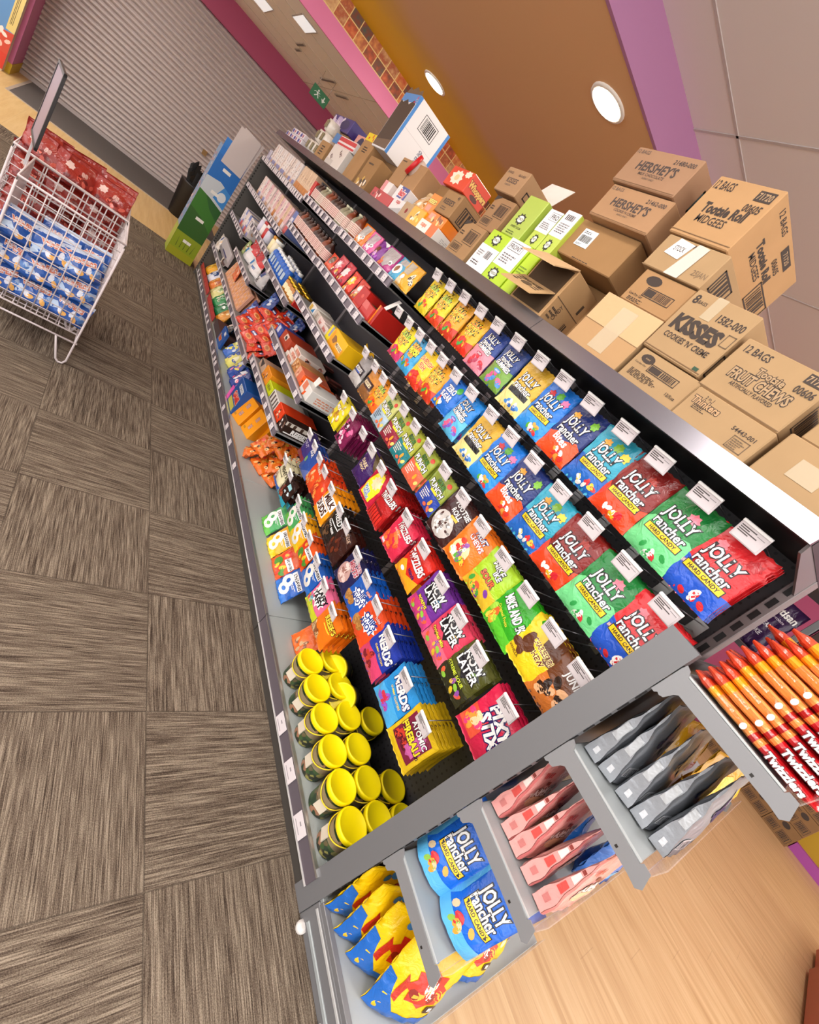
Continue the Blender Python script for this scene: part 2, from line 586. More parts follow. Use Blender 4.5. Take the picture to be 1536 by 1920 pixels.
# ---- roller shutter (far wall, Y = 10) with its lintel and reveals
YS = 10.0
m = M('c2b6b2', 'gloss')
mb = MB(); vs = []; n = 36; zz = []
pitch = 2.36 / n
for i in range(n):
    for dz, dy in ((0.0, .036), (.14, .010), (.34, .0), (.58, .004), (.80, .020), (.93, .038)):
        zz.append((.05 + (i + dz) * pitch, dy))
zz.append((2.41, .016))
for z, dy in zz: vs += [(-1.115, YS + .02 + dy, z), (3.2, YS + .02 + dy, z)]
mb.add(vs, [(2*i, 2*i+1, 2*i+3, 2*i+2) for i in range(len(zz)-1)], m)
mb.box((-1.115, YS, .0), (3.2, YS + .05, .055), M('b5a9a5', 'gloss'))
mb.box((1.05, YS - .004, .78), (1.12, YS + .02, .86), M('8a6a3c', 'paint'))
sh = struct(mb.build('door_1'))
PINK = M('c8709e', 'paint'); PINKD = M('a84468', 'paint'); YEL = M('c9a81e', 'paint')
mb = MB(); mb.box((-2.6, 10.05, 0), (-1.11, 10.3, 3.3), PINK); mb.box((3.2, YS - .1, 0), (8.6, 10.3, 3.3), PINK)
mb.box((-1.115, 10.08, 0), (3.2, 10.3, 2.4), M('6a5f5c', 'paint')); struct(mb.build('wall_far'))
mb = MB(); mb.box((-1.45, 9.35, .12), (-1.115, 10.05, 2.66), PINK); struct(mb.build('wall_reveal'))
mb = MB(); mb.box((-1.46, 9.34, 0), (-1.11, 10.05, .12), YEL); struct(mb.build('baseboard_left'))
mb = MB(); mb.box((-1.6, 9.9, 2.335), (8.6, 10.06, 2.66), PINKD); struct(mb.build('trim_1'))
mb = MB(); mb.box((-5, 6.7, 0), (-4.9, 10.3, 3.3), PINK); struct(mb.build('wall_left'))

# ---- ceilings stepping up towards the camera
mb = MB()
CREAM = M('f2e8da', 'paint')
mb.box((-5, 6.12, 2.66), (8.6, 10.1, 2.72), CREAM)
for yy in (6.75, 7.35, 7.95, 8.55, 9.15): mb.box((-5, yy-.006, 2.657), (8.6, yy+.006, 2.661), M('c9bcaa', 'paint'))
for xx in (.55, 1.75, 2.95): mb.box((xx-.006, 6.12, 2.657), (xx+.006, 10.1, 2.661), M('c9bcaa', 'paint'))
struct(mb.build('ceiling_entrance'))
mb = MB(); mb.box((-5, 6.1, 2.645), (8.6, 6.13, 2.80), M('e884b2', 'paint')); struct(mb.build('trim_2'))
def mosaic_mat():
    m, nt, b = node_mat('picture_mosaic', .5); g = NG(nt)
    x, y, z = g.xyz()
    px = g.math('DIVIDE', x, .125); pz = g.math('DIVIDE', z, .1)
    cell = g.comb(g.math('FLOOR', px), g.math('FLOOR', pz), 0.0)
    wn = nt.nodes.new('ShaderNodeTexWhiteNoise'); nt.links.new(cell, wn.inputs['Vector'])
    n = g.noise(g.comb(g.math('MULTIPLY', x, 1), 0.0, z), 22, 3)
    c = g.ramp(g.math('ADD', g.math('MULTIPLY', wn.outputs['Value'], .62), g.math('MULTIPLY', n, .38)),
               [(.15, '4c625a'), (.28, '8b4a34'), (.40, 'd4653a'), (.54, 'eca45e'), (.66, 'b8603e'), (.82, 'e8c088')])
    ln = g.math('MAXIMUM', g.math('LESS_THAN', g.math('FRACT', px), .07), g.math('LESS_THAN', g.math('FRACT', pz), .09))
    c = g.mix(ln, c, 'f2d490')
    nt.links.new(c, b.inputs['Base Color']); return m
mb = MB(); mb.box((-5, 6.1, 2.80), (8.6, 6.13, 3.0), mosaic_mat()); struct(mb.build('wall_mosaic'))
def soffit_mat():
    m, nt, b = node_mat('soffit_with_lit_strip', .5); g = NG(nt)
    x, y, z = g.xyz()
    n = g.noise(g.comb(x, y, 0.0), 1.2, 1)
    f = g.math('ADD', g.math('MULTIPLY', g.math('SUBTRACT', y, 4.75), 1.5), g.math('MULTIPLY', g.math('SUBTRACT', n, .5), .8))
    c = g.ramp(f, [(0, 'e2b482'), (.45, 'e4b552'), (1, 'f2c400')])  # yellower far end paints the lit strip into the ceiling colour
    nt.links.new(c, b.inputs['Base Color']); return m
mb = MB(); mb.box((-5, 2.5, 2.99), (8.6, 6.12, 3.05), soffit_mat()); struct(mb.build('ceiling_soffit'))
mb = MB(); mb.box((-5, 2.485, 2.985), (8.6, 2.51, 3.25), M('b07aa2', 'paint')); struct(mb.build('trim_3'))
mb = MB()
mb.box((-5, -5, 3.2), (8.6, 2.49, 3.26), M('e6dedd', 'paint'))
for yy in (2.19, 1.59, .99, .39, -.21, -.81): mb.box((-5, yy-.008, 3.196), (8.6, yy+.008, 3.201), M('c4bab8', 'paint'))
for xx in (-3.87, -2.67, -1.47, -.27, .93, 2.13, 3.33, 4.53, 5.73): mb.box((xx-.008, -5, 3.196), (xx+.008, 2.49, 3.201), M('c4bab8', 'paint'))
struct(mb.build('ceiling_tiles'))
# ---- right side: pink wall over a yellow counter front with magenta skirting
mb = MB(); mb.box((8.5, -5, 0), (8.6, 10.3, 3.3), M('b5527c', 'paint')); struct(mb.build('wall_right'))
mb = MB(); mb.box((8.28, -5, .1), (8.5, -.92, 1.1), M('b08c10', 'paint')); struct(mb.build('wall_counter'))
mb = MB(); mb.box((8.2, -5, 0), (8.5, -.93, .12), M('a0469a', 'paint')); struct(mb.build('baseboard_right'))

# ---- lights
LIGHT = emit('light_diffuser', 'fffaf6', PANEL_POWER)
def panel(x, y, z, sx, sy, label):
    e = empty('ceiling_light', (x, y, z), 0, label, 'light', 'ceiling light panels')
    f = MB()
    for a, b_ in (((-sx/2-.02, -sy/2-.02), (sx/2+.02, -sy/2)), ((-sx/2-.02, sy/2), (sx/2+.02, sy/2+.02)), ((-sx/2-.02, -sy/2), (-sx/2, sy/2)), ((sx/2, -sy/2), (sx/2+.02, sy/2))):
        f.box((a[0], a[1], -.012), (b_[0], b_[1], .006), M('e8e4de', 'plastic'))
    f.build('frame', e)
    d = MB(); d.box((-sx/2, -sy/2, -.008), (sx/2, sy/2, .004), LIGHT); d.build('diffuser', e)
panel(-.35, .7, 3.188, .6, 1.2, 'square ceiling light panel over the carpet aisle beside the hanging bags')
panel(-.35, -1.6, 3.188, .6, 1.2, 'ceiling light panel behind the camera over the carpet aisle')
panel(2.6, -1.4, 3.188, .6, 1.2, 'ceiling light panel over the pale wood floor by the end shelves')
panel(5.4, -1.4, 3.188, .6, 1.2, 'ceiling light panel over the far wood floor near the yellow counter')
panel(-2.6, 1.2, 3.188, .6, 1.2, 'ceiling light panel over the left part of the carpet')
DL = emit('downlight_glow', 'fff2dc', DOWNLIGHT)
def downlight(x, y, z, label, r=.105):
    e = empty('downlight', (x, y, z), 0, label, 'light', 'round downlights in the yellow soffit')
    f = MB(); f.lathe([(r+.022, .0), (r+.02, -.008), (r, -.012), (r-.004, -.002)], M('f2ece2', 'plastic'), 24, cap=False); f.build('trim_ring', e)
    d = MB(); d.lathe([(r-.002, -.004), (r*.6, -.010), (.004, -.014)], DL, 24, cap=False); d.build('lamp', e)
panel(-1.6, 8.2, 2.65, .6, 1.2, 'added unseen ceiling light panel over the entrance mat left of the display')  # added out of view to brighten the shutter end
panel(-2.2, 4.6, 2.982, .6, 1.2, 'added unseen ceiling light panel in the soffit left of the wire baskets')  # added out of view for more general light
downlight(1.82, 5.29, 2.99, 'round downlight nearer the mosaic band in the yellow soffit')
downlight(1.78, 2.78, 2.99, 'round downlight beside the purple band in the tan soffit')
downlight(-.7, 5.29, 2.99, 'round downlight in the soffit above the aisle beyond the basket')
downlight(-.7, 2.9, 2.99, 'round downlight in the soffit above the wire basket')
downlight(4.4, 2.78, 2.99, 'round downlight in the soffit right of the shelving')
downlight(4.4, 5.29, 2.99, 'round downlight in the soffit far right by the mosaic')
# strip lights and slots in the cream ceiling
def slot_light(x0, y0, x1, y1, label):
    e = empty('recessed_light', ((x0+x1)/2, (y0+y1)/2, 2.66), 0, label, 'light', 'recessed lights in the cream ceiling')
    w, d = (x1-x0)/2, (y1-y0)/2
    f = MB(); f.box((-w-.015, -d-.015, -.008), (w+.015, d+.015, .002), M('b9ada0', 'metal')); f.build('frame', e)
    f = MB(); f.box((-w, -d, -.011), (w, d, -.002), emit('dim_strip', 'ffffff', .5)); f.build('diffuser', e)
slot_light(.86, 6.45, 1.02, 6.95, 'dim rectangular light in the cream ceiling nearest the pink band')
slot_light(.58, 7.7, .76, 8.35, 'dim rectangular light in the cream ceiling nearest the shutter')
def grille(x0, y0, x1, y1, label):
    w, d = (x1-x0)/2, (y1-y0)/2
    f = MB(); f.box((-w, -d, -.012), (w, d, 0), M('a89a88', 'paint'), .003)
    f.box((-w*.6, -d*.85, -.0135), (w*.6, d*.85, -.011), M('6d6258', 'paint'))
    o = f.build('ceiling_grille', None, ((x0+x1)/2, (y0+y1)/2, 2.66))
    setp(o, label, 'vent', 'slim ceiling grilles')
grille(1.13, 7.5, 1.17, 7.95, 'slim ceiling grille nearer the pink band, left of the pair')
grille(1.2, 8.0, 1.24, 8.3, 'short slim ceiling grille nearest the middle of the cream ceiling')
grille(1.58, 7.45, 1.62, 8.2, 'slim ceiling grille above the green exit sign')
grille(1.8, 7.5, 1.84, 8.1, 'slim ceiling grille right of the green exit sign')
# ================================================================ THE LONG SHELVING
BY = [.23, 1.23, 2.23, 3.22, 4.21, 5.2, 6.2]     # bay divisions along Y
XF, XB = 1.12, 1.49                               # shelf front and back panel
GREY = M('6b6667', 'metal'); DGREY = M('222024', 'metal'); DECK = M('a9b0ae', 'metal'); RAIL = M('5d555c', 'plastic')
FASC = M('8f8c92', 'fascia')
def peg_mat():
    m, nt, b = node_mat('perforated_panel', .5); g = NG(nt)
    b.inputs['Metallic'].default_value = .15
    x, y, z = g.xyz()
    fy = g.math('SUBTRACT', g.math('FRACT', g.math('DIVIDE', y, .025)), .5); fz = g.math('SUBTRACT', g.math('FRACT', g.math('DIVIDE', z, .025)), .5)
    d = g.math('SQRT', g.math('ADD', g.math('MULTIPLY', fy, fy), g.math('MULTIPLY', fz, fz)))
    c = g.mix(g.math('LESS_THAN', d, .17), '2c2a2d', '060606')
    nt.links.new(c, b.inputs['Base Color']); return m
PEG = peg_mat()
gon = empty('gondola_shelving', (XF, .23, 0), 0, 'long dark grey shop shelving run with pegs near and shelves far, boxes on top', 'shelving')
def gpart(mb, name, lab=None):
    # built in world coordinates, so undo the parent's offset
    o = mb.build(name, gon, (-XF, -.23, 0))
    if lab: o['label'] = lab
    return o
for i in range(6):
    y0, y1 = BY[i], BY[i+1]
    mb = MB(); mb.box((XF+.006, y0+.002, 0), (XF+.02, y1-.002, .054), M('47433f', 'metal'), .003); gpart(mb, 'kick_plate')
    mb = MB(); mb.box((XF+.012, y0+.001, .085), (XB, y1-.001, .118), DECK, .002); gpart(mb, 'base_deck')
    mb = MB(); mb.box((XF, y0+.002, .056), (XF+.012, y1-.002, .122), RAIL, .002)
    mb.box((XF-.003, y0+.002, .054), (XF+.004, y1-.002, .060), M('c9c6c4', 'metal')); mb.box((XF-.003, y0+.002, .118), (XF+.008, y1-.002, .126), M('d2d2d0', 'steel'))
    gpart(mb, 'ticket_rail')
    mb = MB(); mb.box((XB, y0+.028, .1), (XB+.02, y1-.028, 1.73), PEG if i < 2 else DGREY); gpart(mb, 'back_panel')
    mb = MB(); mb.box((XF+.01, y0, 1.722), (1.87, y1, 1.765), M('1c1b1f', 'metal')); mb.prism([(XF-.010, 1.719), (XF+.004, 1.719), (XF+.018, 1.769), (XF+.006, 1.769)], 'y', y0+.001, y1-.001, FASC)
    gpart(mb, 'top_shelf')
    mb = MB(); mb.box((XB+.06, y0, 0), (1.87, y1, .118), DGREY); mb.box((XB+.05, y0+.028, .1), (XB+.06, y1-.028, 1.73), DGREY); gpart(mb, 'rear_half')
for i, y in enumerate(BY):
    mb = MB(); yy = min(max(y, .245), 6.185)
    mb.box((XB-.012, yy-.016, 0), (XB+.06, yy+.016, 1.722), M('7d7676', 'metal'), .002)
    if i == 0:
        for k in range(30):
            mb.box((XB-.0135, yy-.007, .2+k*.05), (XB-.011, yy+.007, .2+k*.05+.03), M('0a0a0a', 'metal'))
    gpart(mb, 'upright')
# bracket under the near end of the top shelf
mb = MB(); mb.prism([(XF+.01, 1.722), (XB, 1.722), (XB, 1.66), (XB-.06, 1.668), (XF+.02, 1.70)], 'y', .232, .238, GREY); gpart(mb, 'top_shelf_bracket')
# far end panel with its row of slots
mb = MB(); mb.box((XF-.008, 6.2, 0), (XB+.06, 6.222, 1.46), M('57534f', 'metal'), .002)
for k in range(44): mb.box((XF-.010, 6.203, .05+k*.032), (XF-.007, 6.219, .05+k*.032+.016), M('141312', 'metal'))
for k in range(44): mb.box((XF+.004, 6.1985, .05+k*.032), (XF+.018, 6.2005, .05+k*.032+.016), M('141312', 'metal'))
gpart(mb, 'end_panel')

TICK = M('d9d0d2', 'paper'); INK = M('4c4648', 'paper'); INKL = M('8d8588', 'paper')
def label_mesh(w=.046, h=.036):
    mb = MB(); mb.box((-w/2, -.0022, -h/2), (w/2, 0, h/2), TICK)
    mb.box((-w*.12, -.0026, h*.08), (w*.06, -.0021, h*.2), INKL); mb.box((-w*.35, -.0026, -h*.3), (w*.3, -.0021, -h*.25), INKL)
    return mb.build('price_label')
LBL0 = label_mesh(); BIGL0 = label_mesh(.075, .05)
LBL, BIGL = LBL0.data, BIGL0.data
for q in (LBL0, BIGL0): bpy.data.objects.remove(q)
def add_label(parent, y, z, x=None, big=False):
    o = bpy.data.objects.new('price_label', BIGL if big else LBL); COL.objects.link(o); o.parent = parent
    o.location = Vector((XF-.003 if x is None else x, y, z)) - Vector(parent.location); o.rotation_euler = (0, 0, RZ)
    return o
rr = random.Random(3)
for y in (.39, .565, .74): add_label(gon, y, .09, big=True)
for a, b_, n in ((2.3, 3.15, 4), (3.3, 4.15, 7), (4.3, 5.15, 5), (5.3, 6.1, 5)):
    for k in range(n): add_label(gon, a+(b_-a)*(k+rr.uniform(.2, .8))/n, .09)

SHELF_LABELS = {}
def shelf(i, zb0, label, nlab, dense=False):
    """a lift-off shelf across bay i; zb0 is the underside of its ticket rail"""
    y0, y1 = BY[i]+.004, BY[i+1]-.004
    e = empty('metal_shelf', (XF+.01, y0, zb0), 0, label, 'shelf', 'lift-off metal shelves of the long shelving')
    L = y1-y0
    mb = MB(); mb.box((.004, 0, .006), (XB-XF-.012, L, .036), M('8d8d8c', 'metal'), .002)
    mb.box((.004, 0, .0), (XB-XF-.03, .003, .03), M('5f5d5e', 'metal')); mb.box((.004, L-.003, 0), (XB-XF-.03, L, .03), M('5f5d5e', 'metal'))
    mb.build('shelf_tray', e)
    mb = MB(); mb.box((-.006, .001, 0), (.006, L-.001, .045), M('6d646d', 'plastic'), .002)
    mb.box((-.008, .001, .042), (.004, L-.001, .0475), M('c2bcc0', 'plastic')); mb.box((-.008, .001, -.001), (.002, L-.001, .003), M('b5adb2', 'plastic'))
    mb.build('ticket_rail', e)
    r_ = random.Random(i*17+nlab)
    for k in range(nlab):
        add_label(e, y0 + L*(k+.5+r_.uniform(-.2, .2))/nlab, zb0+.0225, XF-.0005)
    return zb0+.0365
bayname = {2: 'in the bay next to the hanging bags', 3: 'in the second bay beyond the hanging bags', 4: 'in the third bay beyond the hanging bags', 5: 'in the farthest bay by the shutter'}
SZ = {}
for bay, lev in ((2, ((1.475, 'top', 8), (1.243, 'second highest', 8), (.993, 'third highest', 8), (.697, 'fourth highest', 5), (.455, 'lowest', 8))),
                 (3, ((1.468, 'top', 9), (1.238, 'second highest', 8), (.895, 'third highest', 5), (.386, 'lowest', 4))),
                 (4, ((1.434, 'top', 14), (1.13, 'second highest', 9), (.94, 'third highest', 7), (.655, 'fourth highest', 6), (.386, 'lowest', 6))),
                 (5, ((1.434, 'top', 13), (1.128, 'second highest', 13), (.786, 'third highest', 8), (.386, 'lowest', 4)))):
    for k, (z, nm, nl) in enumerate(lev):
        SZ[(bay, k)] = shelf(bay, z, 'grey metal shelf with ticket rail, %s %s' % (nm, bayname[bay]), nl)

# ---- peg hooks
def hook_proto():
    e = empty('peg_hook', (XB, 0, 1), 0, 'peg hook', 'peg hook')
    st = M('77757a', 'steel'); mb = MB()
    mb.tube([(0, 0, 0), (-.295, 0, 0), (-.312, 0, .006), (-.318, 0, .016)], .0021, st, 6); mb.build('hook_wire', e)
    mb = MB(); mb.tube([(0, 0, .03), (-.322, 0, .034)], .0017, st, 6); mb.build('ticket_arm', e)
    mb = MB(); mb.box((-.004, -.02, -.012), (0, .02, .04), M('9a9896', 'steel'), .001); mb.build('back_plate', e)
    mb = MB(); w, h = .07, .043
    mb.box((-w/2, -.002, -h/2), (w/2, .0015, h/2), M('cfc6c8', 'plastic'), .0006)
    mb.box((-w/2, -.005, h/2-.004), (w/2, .003, h/2+.003), M('f0eeec', 'plastic'), .001)
    h1 = mb.build('ticket_holder', e, (-.327, 0, .012), (R(16), 0, RZ))
    mb = MB(); mb.box((-w/2+.004, -.0032, -h/2+.003), (w/2-.004, -.0021, h/2-.006), M('d5ccce', 'paper'))
    for q, (a, b_) in enumerate(((-.42, .1), (-.42, -.1), (-.42, .2), (-.42, -.05))):
        zz_ = h*(.27-.11*q); mb.box((w*a, -.0036, zz_-.0012), (w*b_, -.0031, zz_+.0012), M('57504f', 'paper'))
    mb.box((w*.14, -.0036, h*.2), (w*.4, -.0031, h*.23), M('8d8588', 'paper'))
    t = mb.build('price_ticket', h1)
    return e
HOOK = hook_proto(); HOOK_USED = [False]
def place_hook(y, z, label):
    if not HOOK_USED[0]:
        HOOK_USED[0] = True; o = HOOK; o.location = (XB, y, z)
    else: o = dup(HOOK, (XB, y, z))
    o['label'] = label; o['group'] = 'peg hooks with price tickets'
    return o
# ================================================================ HANGING BAGS
BLK = '16131a'; WHT = 'f4f1ee'
def jr(top, bot, split=.42, plate='f2c61c', txt='HARD CANDY', fruit=('e8a020',), cand=('f0ede6', 'c8202c'), sub=None, bites=False, wob=3):
    rr = random.Random(wob)
    pts = [(0, 0), (1, 0)] + [(1-i/8, split + rr.uniform(-.035, .035) + .05*math.sin(i*1.3+wob)) for i in range(9)]
    A = [('p', pts, bot)]
    for i, c in enumerate(fruit):
        A.append(('s', .30+.52*i/max(1, len(fruit)-1) if len(fruit) > 1 else .62, .76+.05*(i % 2), .12, .085, c, 7, wob+i, .86))
    A += [('c', .62, .12, .26, .075, list(cand), 9, wob, .075)]
    if sub: A.append(('t', sub, .22, .36, .05, .3, WHT, 'b01c22', 10))
    A += [('t', 'JOLLY', .5, .63, .155, .64, WHT, BLK, -3, 0, .02), ('t', 'rancher', .52, .475, .13, .68, WHT, BLK, -3, 0, .02)]
    if bites:
        A.append(('t', 'Bites', .5, .33, .13, .5, WHT, None, -6, 0, .03))
    else:
        A += [('r', .14, .30, .9, .405, BLK), ('r', .155, .31, .885, .395, plate), ('t', txt, .525, .352, .052, .68, BLK, None, 0, 0, .02)]
    return A
def jg(bot, cc, c2):
    return [('p', [(0, 0), (1, 0), (1, .5), (.6, .47), (.3, .52), (0, .48)], bot), ('c', .55, .2, .35, .13, [cc, c2], 7, 5, .12),
            ('t', 'JOLLY', .48, .74, .13, .6, WHT, BLK, -4, 0, .02), ('t', 'rancher', .5, .62, .11, .6, WHT, BLK, -4, 0, .02), ('t', 'GUMMIES', .5, .5, .1, .7, WHT, BLK, -4, 0, .03),
            ('e', .5, .36, .16, .04, c2), ('t', 'SOURS', .5, .36, .035, .25, WHT)]
def spk(main, low, word=('SOUR', 'PATCH', 'KIDS'), c1='3f9a2c', c2='e87a1c', mid='8a5a2c'):
    return [('p', [(0, 0), (1, 0), (1, .34), (.7, .28), (.45, .38), (.2, .3), (0, .4)], low),
            ('s', .5, .64, .40, .24, '231a10', 11, 4, .8), ('t', word[0], .5, .74, .12, .55, c1, 'f6e94a', 0, 0, .03), ('t', word[1], .5, .6, .12, .6, c2, 'f6e94a', 0, 0, .03),
            ('t', word[2], .5, .47, .1, .45, 'd8342a', 'f6e94a', 0, 0, .03), ('c', .5, .2, .36, .12, ['e03a2a', '3fa040', 'f0c020', 'e87a1c'], 10, 8, .08)]
def punch(low, c='f0e6da'):
    return [('p', [(0, 0), (1, 0), (1, .42), (0, .5)], low), ('e', .78, .84, .09, .06, 'd0402a'), ('e', .28, .88, .08, .05, '3f8a2c'),
            ('t', 'SOUR', .55, .72, .1, .5, '4a8a1c', BLK, -6, 0, .03), ('t', 'PUNCH', .5, .57, .14, .8, WHT, BLK, -6, 0, .03), ('r', .36, .44, .7, .5, 'f0d02a'),
            ('lines', .12, .14, .55, .42, c, 5, 3), ('c', .7, .16, .22, .1, ['f0a030', 'e86a4a', 'f4d070'], 5, 3, .09)]
def nowl(top, low, sub, sc, ac):
    return [('p', [(0, 0), (1, 0), (1, .30), (.5, .36), (0, .28)], low), ('s', .5, .66, .42, .24, BLK, 9, 3, .84), ('t', 'NOW', .5, .76, .15, .62, WHT, BLK, 0, 0, .04), ('e', .72, .64, .1, .05, ac),
            ('t', 'LATER', .52, .59, .15, .78, WHT, BLK, 0, 0, .03), ('t', sub, .42, .36, .07, .72, sc, BLK, -3, 0, .03), ('c', .5, .16, .38, .1, ['e8c030', '8ac040', 'e05a3a', '8a4aa0'], 8, 3, .09)]
def lsav(c, c2):
    return [('p', [(0, 0), (1, 0), (1, .2), (.5, .3), (0, .22)], c2), ('o', .33, .46, .27, .20, 'efeae0', .38), ('o', .55, .26, .25, .18, 'e6e2da', .36),
            ('r', .15, .64, .95, .80, WHT), ('t', 'LIFE', .36, .72, .1, .36, '1c1c2a', None, 0, 0, .04), ('t', 'SAVERS', .72, .72, .1, .42, '1c1c2a', None, 0, 0, .04), ('lines', .5, .5, .92, .6, 'dfe6e8', 2, 4)]
def ahoy(c):
    return [('c', .3, .2, .22, .14, ['c08a48', 'a06c34'], 8, 7, .13), ('s', .6, .52, .36, .2, WHT, 10, 5, .88), ('t', 'CHIPS', .58, .6, .14, .56, '173a86', None, 8, 0, .04), ('t', 'AHOY!', .6, .44, .14, .56, '173a86', None, 8, 0, .04), ('t', 'mini', .72, .78, .08, .3, 'f2d8d0', 'b02a1c', 8)]
def nerd(c, low, a, b_):
    return [('p', [(0, 0), (1, 0), (1, .35), (.5, .42), (0, .34)], low), ('t', 'NERDS', .56, .68, .18, .78, WHT, '1a2a6a', -10, 0, .05), ('t', 'GUMMY CLUSTERS', .56, .5, .05, .6, 'f2d43a', None, -8),
            ('c', .38, .24, .26, .14, [a, b_], 12, 4, .1)]
